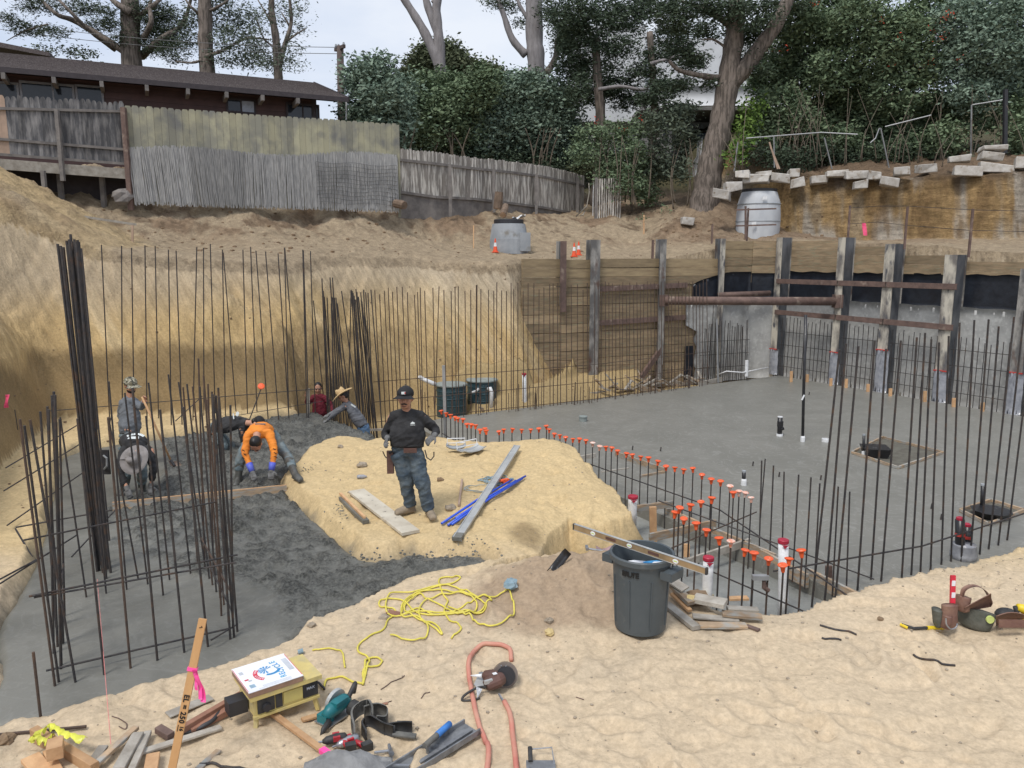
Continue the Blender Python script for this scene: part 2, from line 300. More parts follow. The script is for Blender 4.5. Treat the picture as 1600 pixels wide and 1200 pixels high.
def ground(x, y):
    x = np.asarray(x, float); y = np.asarray(y, float)
    wx = x+.10*fbm(x, y, 1.3, 4, 1)+.02*fbm(x, y, 9, 3, 3); wy = y+.10*fbm(x, y, 1.3, 4, 2)+.02*fbm(x, y, 9, 3, 4)
    dU, _ = sdf(wx, wy, UP); dC, _ = sdf(wx, wy, FOOT); dP, ip = sdf(x, y, PIT)
    rx_ = x+.12*fbm(x, y, 2, 2, 1); ry_ = y+.12*fbm(x, y, 2, 2, 2)
    tr = -np.maximum(.42-np.abs(fbm(rx_*1.0, ry_*1.5, 2.6, 2, 7))*3.2, 0)
    tr2 = sst(-.1, .6, fbm(rx_, ry_*1.4, 4.2, 2, 4))
    zu = UZ(x, y)+.05*fbm(x, y, .9, 3, 5)-.03*tr2+.02*fbm(rx_, ry_*1.3, 2.4, 3, 7)+.008*fbm(x, y, 11, 3, 6)+feet(x, y)+.03*sst(6.5, 8.6, y+.25*x-.6)*(x > 3)*np.abs(fbm(x, y, 6, 4, 3))
    hp = Z(888, 900, -3.35); q = np.hypot((x-hp.x)/.95, (y-hp.y)/.7); zu = zu+.27*np.exp(-q*q)*(1+.25*fbm(x, y, 5, 3, 8))
    hp = Z(1040, 905, -3.35); q = np.hypot((x-hp.x)/.5, (y-hp.y)/.35); zu = zu+.10*np.exp(-q*q)
    hp = Z(850, 700, -3.2); q = np.hypot((x-hp.x)/.9, (y-hp.y)/.5); zu = zu+.10*np.exp(-q*q)
    lump = .05*fbm(x, y, 2.6, 3, 9)
    front = np.exp(-((np.clip(dU, -9, 0)+0)/.22)**2)
    zu = zu-.07*front*(y > 8)-.02*front
    fl = ZP+.05*fbm(x, y, 1.5, 3, 3)
    h = np.where(dU < 0, zu, np.maximum(fl, zu-.07-1.5*dU-.25*np.sqrt(np.maximum(dU, 0))+lump))
    cutf = ZC-.14+1.5*np.maximum(dC+.03, 0)+.02*fbm(x, y, 7, 3, 2)
    cutf = np.where(dC < 0, ZC-.14, cutf); h = np.where(dC < .6, np.minimum(h, np.maximum(cutf, -9)), h)
    top = TOPF(x, y)
    # left spoil heap above the cut
    a = np.hypot((x+14.6), (y-19.6)*.9); heap = 3.35-.62*a+.10*fbm(x, y, 1.2, 4, 5); top = np.maximum(top, np.where(heap > .2, heap, -9))
    rough = .18*fbm(x, y, .45, 3, 4)+.13*fbm(x, y, 1.7, 4, 6)-.10*np.maximum(.35-np.abs(fbm(x, y, 1.1, 3, 2))*2.5, 0)
    clod = .09*np.maximum(fbm(x, y, 3.2, 4, 7), 0)+.05*np.abs(fbm(x, y, 6, 3, 8))
    bank = sst(.3, 1.5, top)
    top = top+rough*(.35+.9*bank)+clod*(.3+1.1*bank)
    # dug scoops and ledges in the bank
    for u, v, r_, dz in ((455, 352, 1.1, -.35), (640, 372, 1.3, -.4), (560, 345, .9, .18), (300, 355, .8, -.15), (705, 360, .9, -.3), (920, 372, .8, .2), (1050, 352, 1.0, .25), (985, 330, .8, -.2)):
        c = at(u, v, 25.2+(u-450)*.008); q = np.hypot((x-c.x)/r_, (y-c.y)/(r_*.55)); top = top+dz*np.exp(-q*q)*(1+.4*fbm(x, y, 2.5, 3, 1))
    dK, _ = sdf(x+.25*fbm(x, y, .8, 3, 5), y+.25*fbm(x, y, .8, 3, 6), CLIFF)
    kk = sst(.05, -.42, dK); led = .10*fbm(x*3, y*3, 1, 2, 1)
    top = top+2.15*kk+.35*sst(-.4, -2.5, dK)+led*kk
    # cut face of the pit
    s1 = fbm(x*.9+y*.35, y*.2, 1.3, 4, 9); face = x*.8-y*.6
    d = dP+.20*fbm(x, y, .5, 3, 2)*sst(0, 1, dP)+.05*fbm(face*3, x+y, .8, 3, 5)*sst(0, .5, dP)
    low = 1.45+.25*fbm(x, y, .5, 2, 7)-.75*sst(-4.5, -1.5, x)
    g = np.where(d < .42, d/.42*low, low+(d-.42)*(1.62+1.5*sst(-3.2, -.6, x)*(y > 18)))+(.10*np.abs(fbm(x, y, 3, 3, 4))+.13*fbm((x*.85-y*.2)*1.0, y*.12+x*.1, 1.9, 3, 8)+.09*fbm(x*.9-y*.15, y*.1, 6.5, 2, 5))*sst(.1, .8, dP)*(dP < 4)
    wallm = np.isin(ip, list(WALLSEG)); opn = np.isin(ip, list(OPEN))
    base = h
    up = np.where(wallm, np.minimum(top, base+np.maximum(dP-.05, 0)*60), np.minimum(top, base+np.maximum(g, 0)))
    # round off the crest where slope meets the bench
    e = top-(base+np.maximum(g, 0)); crest = np.exp(-(e/.3)**2)*.10
    up = np.where(wallm, up, up-crest)
    h = np.where((dP > 0) & ~opn, up, h)
    # sand that has slid down in front of the left end of the timber wall
    wdx, wdy = wdir2; df = -( (x-WALL[0].x)*-wdy+(y-WALL[0].y)*wdx ); fan = .02-2.6*np.maximum(df-.1, 0)-2.15*np.maximum(x-.45, 0)-1.2*np.maximum(.1-x, 0)+.25*fbm(x, y, .9, 3, 6)+.1*fbm(x, y, 3, 3, 2)
    h = np.where((x > .45) & (x < 4.5) & (df > -.12) & (df < 2.6) & (y > 20.5), np.minimum(h, np.maximum(-.15-2.15*(x-.45)+.12*fbm(x, y, 3, 3, 2), -3.9)), h)
    h = np.where((dP <= 0) & (x < 4.2) & (x > -3.6) & (y > 20), np.maximum(h, np.minimum(fan, .0)), h)
    tal = -3.55-.55*(np.maximum(-dP, 0)); kx = sst(-3, -1, x)*sst(6.5, 4, x)*(y > 18); h = np.where((dP <= 0) & (kx > 0), np.maximum(h, tal*kx+(1-kx)*-9), h)
    soil = dict(dU=dU, dC=dC, dP=dP, top=top, dK=dK, heap=heap, wallm=wallm)
    return h, soil
_fl = lambda x, y: float(ground(np.array([x]), np.array([y]))[0][0])
def gz(u, v, z0=-3.4, it=5):                        # where a sight line meets the near ground
    z = z0
    for _ in range(it):
        p = Z(u, v, z); z = z+(_fl(p.x, p.y)-z)*.8
    return V(p.x, p.y, _fl(p.x, p.y))

# ---------------- ground sheet ----------------
th = np.r_[np.linspace(-180, -60, 14)[:-1], np.linspace(-60, -37, 50)[:-1], np.linspace(-37, 37, 620), np.linspace(37, 60, 50)[1:], np.linspace(60, 180, 14)[1:]]
rr = [2.0]
while rr[-1] < 500:
    r_ = rr[-1]; rr.append(r_+(max(.018, r_*.0048) if r_ < 15.5 else .055 if r_ < 31.5 else .12 if r_ < 40 else r_*.06))
rr = np.array(rr); T, RR = np.meshgrid(np.radians(th), rr)
gx = RR*np.sin(T); gy = RR*np.cos(T); gh, S = ground(gx, gy)
nr, ntheta = gx.shape
verts = np.stack([gx, gy, gh], -1).reshape(-1, 3)
ii = (np.arange(nr-1)[:, None]*ntheta+np.arange(ntheta-1)[None, :]).reshape(-1)
faces = np.stack([ii, ii+1, ii+ntheta+1, ii+ntheta], -1)
c0 = len(verts); verts = np.vstack([verts, [[0, 0, -3.4]]])
def fast_mesh(name, v, f, smooth=True):
    me = bpy.data.meshes.new(name); k = f.shape[1]
    me.vertices.add(len(v)); me.vertices.foreach_set('co', np.asarray(v, np.float32).ravel())
    me.loops.add(f.size); me.loops.foreach_set('vertex_index', f.ravel().astype(np.int32))
    me.polygons.add(len(f)); me.polygons.foreach_set('loop_start', np.arange(0, f.size, k, dtype=np.int32))
    if smooth: me.polygons.foreach_set('use_smooth', np.ones(len(f), bool))
    me.update(calc_edges=True); return me
me = fast_mesh('ground', verts, faces[:, ::-1])
# soil tones by kind of soil
A = lambda *c: np.array(c, float)
sand = A(.55, .44, .305); yel = A(.56, .425, .235); damp = A(.27, .195, .105); brown = A(.25, .185, .125); grey = A(.40, .34, .26); ochre = A(.46, .31, .15); dk = A(.17, .12, .08)
def mixc(c, b, t): return c*(1-t[..., None])+b*t[..., None]
c = np.broadcast_to(sand, gx.shape+(3,)).copy(); n1 = fbm(gx, gy, .6, 4, 2); n2 = fbm(gx, gy, 2.5, 4, 5); n3 = fbm(gx, gy, 12, 3, 7)
c = mixc(c, yel, sst(7.5, 9.5, gy)); c = mixc(c, grey, sst(.05, .5, n1)*.35*(gy < 9))
hp = Z(895, 925, -3.35); q = np.hypot((gx-hp.x)/1.15, (gy-hp.y)/.85); c = mixc(c, A(.36, .27, .185), sst(1.15, .75, q+.35*n2))
hp = Z(825, 845, -3.5); q = np.hypot((gx-hp.x)/.32, (gy-hp.y)/.5); c = mixc(c, damp*.9, sst(1.1, .4, q+.4*n2)*.75)
dU = S['dU']; rise = gh-UZ(gx, gy); c = mixc(c, A(.34, .25, .125), sst(.0, .25, dU)*.85*(S['dP'] < 0))
c = mixc(c, A(.16, .15, .125), sst(.12, .0, np.abs(S['dC'])+.12*n2)*.6)
inp = (S['dP'] > 0); hgt = gh
# damp lower band of the cut
band = sst(-1.85, -2.05, hgt+.45*n1+.2*n2)*inp*sst(-2.6, -4.4, gx+.3*n2)
# the face: yellow, with paler raking scrapes and greyer upper part
stre = fbm(gx*1.2+gy*.5+hgt*.75, gy*.25-gx*.12, 1.7, 4, 3)
cf = np.broadcast_to(A(.50, .36, .18), gx.shape+(3,)).copy(); cf = mixc(cf, A(.62, .49, .30), sst(.05, .45, stre)*.5); cf = mixc(cf, A(.38, .27, .14), sst(-.1, -.5, stre)*.35)
cf = mixc(cf, A(.42, .34, .24), sst(-1.6, -.3, hgt+.4*n1)*.85); cf = mixc(cf, A(.50, .44, .35), sst(-5, -1, gx)*sst(-2.4, -1, hgt)*.35)
fo = fbm(gx, gy+hgt, 1.1, 4, 6); cf = mixc(cf, A(.25, .18, .095), band*(.8+.2*np.clip(fo*3, -1, 1)))
c = np.where(inp[..., None], cf, c)
upm = inp & (gh > S['top']-.35)
cb = np.broadcast_to(A(.40, .315, .215), gx.shape+(3,)).copy(); cb = mixc(cb, A(.27, .185, .12), sst(-.15, .4, n1+.6*n2)*.8*sst(.3, .9, S['top'])); cb = mixc(cb, A(.17, .12, .08), sst(.05, .4, n2)*.65*sst(.4, 1.0, S['top']))
cb = mixc(cb, A(.24, .17, .115), sst(5, 9, gx+.12*(gy-28))*sst(27.5, 28.5, gy)*.8)
cb = mixc(cb, A(.52, .39, .22), sst(0, .4, S['heap']-S['top']+.3)*.9*(gx < -8))
c = np.where(upm[..., None], cb, c)
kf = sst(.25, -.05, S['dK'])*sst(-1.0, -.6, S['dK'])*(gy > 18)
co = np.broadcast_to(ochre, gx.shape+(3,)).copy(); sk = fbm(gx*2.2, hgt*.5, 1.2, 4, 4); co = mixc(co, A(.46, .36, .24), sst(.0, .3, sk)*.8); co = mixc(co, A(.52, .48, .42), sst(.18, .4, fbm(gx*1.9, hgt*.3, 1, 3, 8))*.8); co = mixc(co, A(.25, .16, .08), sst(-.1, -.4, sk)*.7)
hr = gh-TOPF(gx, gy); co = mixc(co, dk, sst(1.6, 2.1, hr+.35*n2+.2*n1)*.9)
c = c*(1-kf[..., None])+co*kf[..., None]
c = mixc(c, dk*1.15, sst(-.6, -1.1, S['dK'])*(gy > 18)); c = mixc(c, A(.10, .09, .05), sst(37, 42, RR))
c = c*(1+.10*n3[..., None]); c = np.clip(c, .01, .9)
cc = np.ones((len(verts), 4), np.float32); cc[:c0, :3] = c.reshape(-1, 3); cc[c0, :3] = sand
at_ = me.color_attributes.new('soil', 'FLOAT_COLOR', 'POINT'); at_.data.foreach_set('color', cc.ravel())
mk = np.zeros((len(verts), 4), np.float32); rk = (inp & (gh < S['top']-.1) & (gy > 6) & ~S['wallm'])*sst(.0, .5, S['dP'])*np.where(S['dP'] > 0, 1, 0); mk[:c0, 0] = rk.ravel(); mk[:c0, 1] = (kf > .2).ravel()*kf.ravel(); mk[:c0, 2] = (upm*1.0).ravel(); mk[:, 3] = 1
ma_ = me.color_attributes.new('mask', 'FLOAT_COLOR', 'POINT'); ma_.data.foreach_set('color', mk.ravel())
gm = bpy.data.materials.new('excavated_soil'); gm.use_nodes = True; nt = gm.node_tree; N = nt.nodes; L = nt.links; b = N['Principled BSDF']
b.inputs['Roughness'].default_value = .95; b.inputs['Specular IOR Level'].default_value = .15
va = N.new('ShaderNodeVertexColor'); va.layer_name = 'soil'; g = N.new('ShaderNodeNewGeometry')
n1_ = N.new('ShaderNodeTexNoise'); n1_.inputs['Scale'].default_value = 22; n1_.inputs['Detail'].default_value = 8; n1_.inputs['Roughness'].default_value = .7; L.new(g.outputs[0], n1_.inputs['Vector'])
mr = N.new('ShaderNodeMapRange'); mr.inputs[1].default_value = .3; mr.inputs[2].default_value = .7; mr.inputs[3].default_value = .78; mr.inputs[4].default_value = 1.18; L.new(n1_.outputs[0], mr.inputs[0])
vm = N.new('ShaderNodeVectorMath'); vm.operation = 'SCALE'; L.new(va.outputs[0], vm.inputs[0]); L.new(mr.outputs[0], vm.inputs['Scale'])
# small dark clods and pebbles
vo = N.new('ShaderNodeTexVoronoi'); vo.inputs['Scale'].default_value = 17; vo.inputs['Randomness'].default_value = 1; L.new(g.outputs[0], vo.inputs['Vector'])
wn = N.new('ShaderNodeTexNoise'); wn.inputs['Scale'].default_value = 1.6; wn.inputs['Detail'].default_value = 3; L.new(g.outputs[0], wn.inputs['Vector'])
ma = N.new('ShaderNodeMath'); ma.operation = 'MULTIPLY'; L.new(wn.outputs[0], ma.inputs[0]); ma.inputs[1].default_value = .30
lt = N.new('ShaderNodeMath'); lt.operation = 'LESS_THAN'; L.new(vo.outputs['Distance'], lt.inputs[0]); L.new(ma.outputs[0], lt.inputs[1])
ma2 = N.new('ShaderNodeMath'); ma2.operation = 'SUBTRACT'; L.new(ma.outputs[0], ma2.inputs[0]); ma2.inputs[1].default_value = .09; L.new(ma2.outputs[0], lt.inputs[1])
mi = N.new('ShaderNodeMix'); mi.data_type = 'RGBA'; ms = N.new('ShaderNodeMath'); ms.operation = 'MULTIPLY'; ms.inputs[1].default_value = .55; L.new(lt.outputs[0], ms.inputs[0]); L.new(ms.outputs[0], mi.inputs[0]); L.new(vm.outputs[0], mi.inputs[6])
dv = N.new('ShaderNodeVectorMath'); dv.operation = 'SCALE'; dv.inputs['Scale'].default_value = .5; L.new(vm.outputs[0], dv.inputs[0]); L.new(dv.outputs[0], mi.inputs[7]); L.new(mi.outputs[2], b.inputs['Base Color'])
n4 = N.new('ShaderNodeTexNoise'); n4.inputs['Scale'].default_value = 26; n4.inputs['Detail'].default_value = 10; n4.inputs['Roughness'].default_value = .66; L.new(g.outputs[0], n4.inputs['Vector'])
bp = N.new('ShaderNodeBump'); bp.inputs['Strength'].default_value = .5; bp.inputs['Distance'].default_value = .03; L.new(n4.outputs[0], bp.inputs['Height'])
mkn = N.new('ShaderNodeVertexColor'); mkn.layer_name = 'mask'; sp = N.new('ShaderNodeSeparateColor'); L.new(mkn.outputs[0], sp.inputs[0])
def aniso(vecs, det=5, rough=.6):                    # noise stretched along one direction of the place
    cb_ = N.new('ShaderNodeCombineXYZ')
    for i, v_ in enumerate(vecs): d_ = N.new('ShaderNodeVectorMath'); d_.operation = 'DOT_PRODUCT'; L.new(g.outputs[0], d_.inputs[0]); d_.inputs[1].default_value = v_; L.new(d_.outputs['Value'], cb_.inputs[i])
    n_ = N.new('ShaderNodeTexNoise'); n_.inputs['Scale'].default_value = 1; n_.inputs['Detail'].default_value = det; n_.inputs['Roughness'].default_value = rough; L.new(cb_.outputs[0], n_.inputs['Vector']); return n_.outputs[0]
sd_ = Vector((.52, -.35, -.78)).normalized(); s1_ = sd_.cross(Vector((0, 1, .2))).normalized(); s2_ = sd_.cross(s1_)
rake = aniso((sd_*.9, s1_*9, s2_*5), 7, .65); lay = aniso((Vector((1.1, .4, 0)), Vector((.3, -1.1, .0)), Vector((0, 0, 5.5))), 7, .7); clod_ = aniso((Vector((4.5, 0, 0)), Vector((0, 4.5, 0)), Vector((0, 0, 4.5))), 9, .72)
prev = bp; base_in = b.inputs['Base Color'].links[0].from_socket; colr = base_in
for src, ch, dist, lo_, hi_ in ((rake, 0, .12, .80, 1.18), (lay, 1, .35, .62, 1.25), (clod_, 2, .22, .70, 1.25)):
    ml = N.new('ShaderNodeMath'); ml.operation = 'MULTIPLY'; L.new(sp.outputs[ch], ml.inputs[0]); ml.inputs[1].default_value = .85
    bq = N.new('ShaderNodeBump'); bq.inputs['Distance'].default_value = dist; L.new(ml.outputs[0], bq.inputs['Strength']); L.new(src, bq.inputs['Height']); L.new(prev.outputs[0], bq.inputs['Normal']); prev = bq
    m2 = N.new('ShaderNodeMapRange'); m2.inputs[1].default_value = .32; m2.inputs[2].default_value = .68; m2.inputs[3].default_value = lo_; m2.inputs[4].default_value = hi_; L.new(src, m2.inputs[0])
    sc_ = N.new('ShaderNodeVectorMath'); sc_.operation = 'SCALE'; L.new(colr, sc_.inputs[0]); L.new(m2.outputs[0], sc_.inputs['Scale']); mxx = N.new('ShaderNodeMix'); mxx.data_type = 'RGBA'; L.new(sp.outputs[ch], mxx.inputs[0]); L.new(colr, mxx.inputs[6]); L.new(sc_.outputs[0], mxx.inputs[7]); colr = mxx.outputs[2]
L.new(colr, b.inputs['Base Color']); L.new(prev.outputs[0], b.inputs['Normal'])
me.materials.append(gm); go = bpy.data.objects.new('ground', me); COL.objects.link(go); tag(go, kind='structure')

# ---------------- slab ----------------
SLAB = [(4.25, 8.35), (.75, 14.6), (-.45, 14.75), (-2.45, 18.45), (-1.75, 19.25), (9.3, 26.5), (13.0, 19.75), (18.6, 9.4), (9, 6)]
from mathutils.geometry import tessellate_polygon
def flat_poly(name, poly, z, depth, m, **kw):
    n = len(poly); mb = MB(); tris = tessellate_polygon([[Vector((x, y, 0)) for x, y in poly]])
    mb.add([(x, y, z) for x, y in poly]+[(x, y, z-depth) for x, y in poly], [tuple(t) for t in tris]+[(i, (i+1) % n, (i+1) % n+n, i+n) for i in range(n)])
    o = mb.build(name, m, **kw); bmf(o); return o
def bmf(o):
    import bmesh
    b = bmesh.new(); b.from_mesh(o.data); bmesh.ops.recalc_face_normals(b, faces=b.faces); b.to_mesh(o.data); b.free()
flat_poly('concrete_slab', SLAB, ZS, .3, M['slab'], kind='structure')
# thin sheet of footing concrete in the trench beside the slab
TF = [tuple(Z(u, v, -4.2)[:2]) for u, v in ((900, 700), (1000, 730), (1100, 790), (1190, 850), (1300, 920), (1420, 990), (1200, 1040), (1000, 960), (930, 840), (840, 740))]
flat_poly('trench_footing', TF, -4.2, .15, concrete_mat('trench_concrete', (.20, .205, .19), (.32, .325, .31), .5, .7, False), kind='structure')

# ---------------- freshly poured footing (left) ----------------
xs = np.arange(-9.2, .8, .026); 
P0 = np.array(FOOT); Xg, Yg = np.meshgrid(np.arange(P0[:, 0].min()-.1, P0[:, 0].max()+.1, .028), np.concatenate([np.arange(3.8, 12, .028), np.arange(12, P0[:, 1].max()+.1, .05)]))
dC, _ = sdf(Xg, Yg, FOOT)
RGH = [tuple(Z(u, v, ZC)[:2]) for u, v in ((455, 1000), (430, 960), (425, 930), (370, 905), (300, 895), (255, 880), (190, 860), (170, 800), (255, 755), (250, 690), (330, 670), (520, 630), (620, 690), (520, 720), (470, 800), (560, 880), (780, 860), (780, 900), (620, 930))]
dR, _ = sdf(Xg+.15*fbm(Xg, Yg, 2, 3, 3), Yg+.15*fbm(Xg, Yg, 2, 3, 4), RGH); k = sst(.12, -.12, dR); zone = sst(9.6, 10.2, Yg-.0*Xg)
n = fbm(Xg, Yg, 9, 4, 3); n5 = np.abs(fbm(Xg, Yg, 4.5, 3, 6)); big = fbm(Xg, Yg, 1.6, 3, 2)
rid = 1-np.abs(fbm(Xg, Yg, 11, 3, 7))*2.2; rid2 = 1-np.abs(fbm(Xg+.2*n, Yg+.2*n, 4.2, 3, 9))*2.4
Zg = ZC+.008*fbm(Xg, Yg, 3, 3, 1)+.003*n+k*(.006+.065*np.maximum(n, -.2)+.016*rid2+.008*rid+.03*big+zone*sst(18, 15, Yg)*(.03*np.maximum(rid2, 0)+.05*np.maximum(big, 0)+.025*n))
tng = sst(.7, .0, np.hypot(Xg-Z(690, 890, ZC).x, (Yg-Z(690, 890, ZC).y))/1.4); Zg = Zg+.05*tng*k
Zg = np.where(dC > .0, Zg-np.minimum(dC*1.1, .13), Zg)
keep = dC < .16
idx = -np.ones(Xg.shape, int); idx[keep] = np.arange(keep.sum()); vv = np.stack([Xg, Yg, Zg], -1)[keep]
q = keep[:-1, :-1] & keep[1:, :-1] & keep[:-1, 1:] & keep[1:, 1:]
ff = np.stack([idx[:-1, :-1][q], idx[:-1, 1:][q], idx[1:, 1:][q], idx[1:, :-1][q]], -1)
me = fast_mesh('wet_concrete_footing', vv, ff); wm = concrete_mat('poured_footing_concrete', (.105, .105, .092), (.19, .187, .166), .5, .5, False); me.materials.append(wm)
kk_ = np.ones((len(vv), 4), np.float32); kk_[:, :3] = (k*np.clip(.75+.9*n+.4*big, .2, 1.2))[keep][:, None]; ca_ = me.color_attributes.new('rough', 'FLOAT_COLOR', 'POINT'); ca_.data.foreach_set('color', kk_.ravel())
nt = wm.node_tree; N = nt.nodes; L = nt.links; b = N['Principled BSDF']; vc = N.new('ShaderNodeVertexColor'); vc.layer_name = 'rough'; src = b.inputs['Base Color'].links[0].from_socket
gg = N.new('ShaderNodeNewGeometry'); nn2 = N.new('ShaderNodeTexNoise'); nn2.inputs['Scale'].default_value = 30; nn2.inputs['Detail'].default_value = 5; nn2.inputs['Roughness'].default_value = .7; L.new(gg.outputs[0], nn2.inputs['Vector']); rr2 = N.new('ShaderNodeValToRGB'); rr2.color_ramp.elements[0].position = .42; rr2.color_ramp.elements[1].position = .6; rr2.color_ramp.elements[0].color = (.062, .063, .057, 1); rr2.color_ramp.elements[1].color = (.175, .175, .158, 1); L.new(nn2.outputs[0], rr2.inputs[0])
mxr = N.new('ShaderNodeMix'); mxr.data_type = 'RGBA'; L.new(vc.outputs[0], mxr.inputs[0]); L.new(src, mxr.inputs[6]); L.new(rr2.outputs[0], mxr.inputs[7]); L.new(mxr.outputs[2], b.inputs['Base Color'])
b2 = N.new('ShaderNodeBump'); b2.inputs['Distance'].default_value = .05; L.new(vc.outputs[0], b2.inputs['Strength']); L.new(nn2.outputs[0], b2.inputs['Height']); L.new(b.inputs['Normal'].links[0].from_socket, b2.inputs['Normal']); L.new(b2.outputs[0], b.inputs['Normal'])
for n_ in N:
    if n_.type == 'BUMP' and n_ != b2: n_.inputs['Strength'].default_value = .12; o = bpy.data.objects.new('wet_concrete', me); COL.objects.link(o); tag(o, kind='structure')
# ---------------- shoring: steel piles, timber lagging, walers ----------------
M['pile'] = mat('concrete_smeared_pile_steel', (.12, .115, .11), (.36, .34, .31), 3.2, .6, .4, 30, c3=(.10, .06, .045), s3=4, t3=(.56, .68), lo=.42, hi=.62, stretch=(1, 1, .45))
M['pile2'] = mat('pale_splashed_pile_steel', (.17, .155, .14), (.52, .48, .40), 2.6, .7, .4, 30, c3=(.09, .09, .10), s3=5, t3=(.55, .66), lo=.38, hi=.56, stretch=(1, 1, .4))
M['pileweb'] = mat('dark_pile_web', (.05, .055, .065), (.13, .135, .145), 3, .6, .4, 30, stretch=(1, 1, .4))
M['rust'] = mat('rusty_steel', (.10, .065, .055), (.17, .11, .09), 5, .75, .3, 40, c3=(.32, .25, .2), s3=3, t3=(.6, .75))
M['lag'] = vary(mat('treated_timber', (.33, .24, .145), (.20, .15, .09), 3, .85, .3, 50, stretch=(.7, .7, 5), c3=(.24, .22, .14), s3=5, t3=(.55, .7)), .25)
M['lagtop'] = vary(mat('new_treated_timber', (.33, .25, .145), (.23, .17, .10), 3, .8, .2, 50, stretch=(.7, .7, 4)), .2)
M['black_film'] = mat('black_membrane', (.010, .012, .018), (.02, .025, .035), 3, .35, .5, 7)
M['grey_felt'] = mat('grey_drainage_fabric', (.40, .40, .385), (.30, .30, .29), 2.2, .85, .5, 9, c3=(.45, .45, .435), s3=9, t3=(.5, .7))
M['poly_wrap'] = mat('clear_plastic_wrap', (.24, .25, .28), (.36, .37, .40), 5, .22, .9, 9)
M['red_tape'] = mat('red_tape', (.55, .06, .05), rough=.4)

def pile(base, top_z, n_out, wid, label, bottom_m=None, wrap=0, mm='pile', bz=ZS-.2, group='steel soldier piles of the shoring walls', dep=.36):
    """H pile: n_out points from the pit face towards the soil"""
    n = Vector(n_out).normalized(); t = Vector((-n.y, n.x, 0)); h = top_z-bz
    th = thing('soldier_pile', label, 'steel pile', (base.x, base.y, bz), group)
    c = V(base.x, base.y, bz+h/2); rot = Matrix((t, n, V(0, 0, 1))).transposed()
    MB().box(c, (wid, .03, h), rot).build('front_flange', M[mm], th)
    MB().box(c+n*(dep-.03), (wid, .03, h), rot).build('rear_flange', M['pile'], th)
    MB().box(c+n*(dep/2-.015), (.025 if dep < .4 else wid*.78, dep-.034, h-.004), rot).build('web', M['pileweb'], th)
    if wrap:
        rows = []; nn = 13
        for i in range(8):
            zz = bz+.18+wrap*i/7; row = []
            for k in range(nn):
                f = k/(nn-1)*2-1; wob = .03*math.sin(i*2.1+k*1.7)
                row.append(c*0+V(base.x, base.y, zz)+t*(f*(wid/2+.03))+n*(-.035-.05*(1-abs(f))*abs(math.sin(i*1.3+k))+wob*.4-(.0 if abs(f) < .99 else -.1)))
            rows.append(row)
        MB().sheet(rows, .004).build('plastic_wrap', M['poly_wrap'], th, smooth=True)
        MB().box(V(base.x, base.y, bz+.18+wrap)-n*.03, (wid+.05, .06, .035), rot).build('tape', M['red_tape'], th)
    return th
WN = V(-.418, .908, 0)                              # outward normal of the back timber wall
wd = (WALL[1]-WALL[0]).normalized(); WN = V(-wd.y, wd.x, 0)
def on_wall(u):                                      # point of the back wall line under image column u
    k = (u-800)/FPX*(cP*1+0)  ; r = ray(u, 500); k = r.x/r.y
    a, d = WALL[0], wd; s_ = (k*a.y-a.x)/(d.x-k*d.y); return a+d*s_, s_
def on_right(u, off=0):
    r = ray(u, 500); k = r.x/r.y; a = wr(0, off); d = WRD; s_ = (k*a.y-a.x)/(d.x-k*d.y); return a+d*s_, s_
def zat(u, v, p): r = ray(u, v); return r.z*p.y/r.y

piles_b = []
for u, vt, wid, mm, lab in ((874, 377, .20, 'rust', 'short rusty steel pile at the left end of the timber wall, behind the sand slope'),
        (923, 375, .34, 'pile', 'wide grey-smeared steel pile of the back timber wall, nearest the left end'),
        (1027, 374, .22, 'pile', 'narrow steel pile of the back timber wall that carries the rusty strut pipe'),
        (1118, 373, .20, 'pile2', 'thin pale-streaked steel pile of the back timber wall, next to its stepped-up corner')):
    p, s_ = on_wall(u); zt = zat(u, vt, p)
    pile(p-WN*.22, zt, WN, wid, lab, mm=mm, bz=(-4.2 if u > 900 else -1.6), dep=.30); piles_b.append((s_, p))
p, s_ = on_wall(1027); MB().beam(V(p.x-.2, p.y+.1, -.02), V(p.x-.2, p.y+.1, .62), .22, .05).build('steel_plate', M['rust'], label='rusty upright steel plate on the bank left of the narrow pile', cat='steel plate')
rp = []
for u, vt, wid, wrap, mm, lab in ((1212, 371, .30, .9, 'pile2', 'steel pile at the inside corner of the shoring, with grey splashed base'),
        (1308, 371, .32, 1.05, 'pile2', 'steel pile of the right wall where the rusty strut pipe ends, foot wrapped in plastic'),
        (1383, 381, .40, 1.3, 'pile2', 'tall cream-splashed steel pile of the right wall with long grey plastic wrap at its foot'),
        (1478, 398, .42, .9, 'pile2', 'cream-topped steel pile of the right wall with torn plastic and white flap at its foot'),
        (1597, 420, .36, 1.1, 'pile', 'rusty steel pile at the right edge of the photo with crumpled plastic at its foot')):
    p, s_ = on_right(u, .02); zt = zat(u, vt, p); rp.append((s_, zt)); pile(wr(s_, .0), zt, WRN, wid*.82, lab, wrap=wrap, mm=mm, dep=.5)

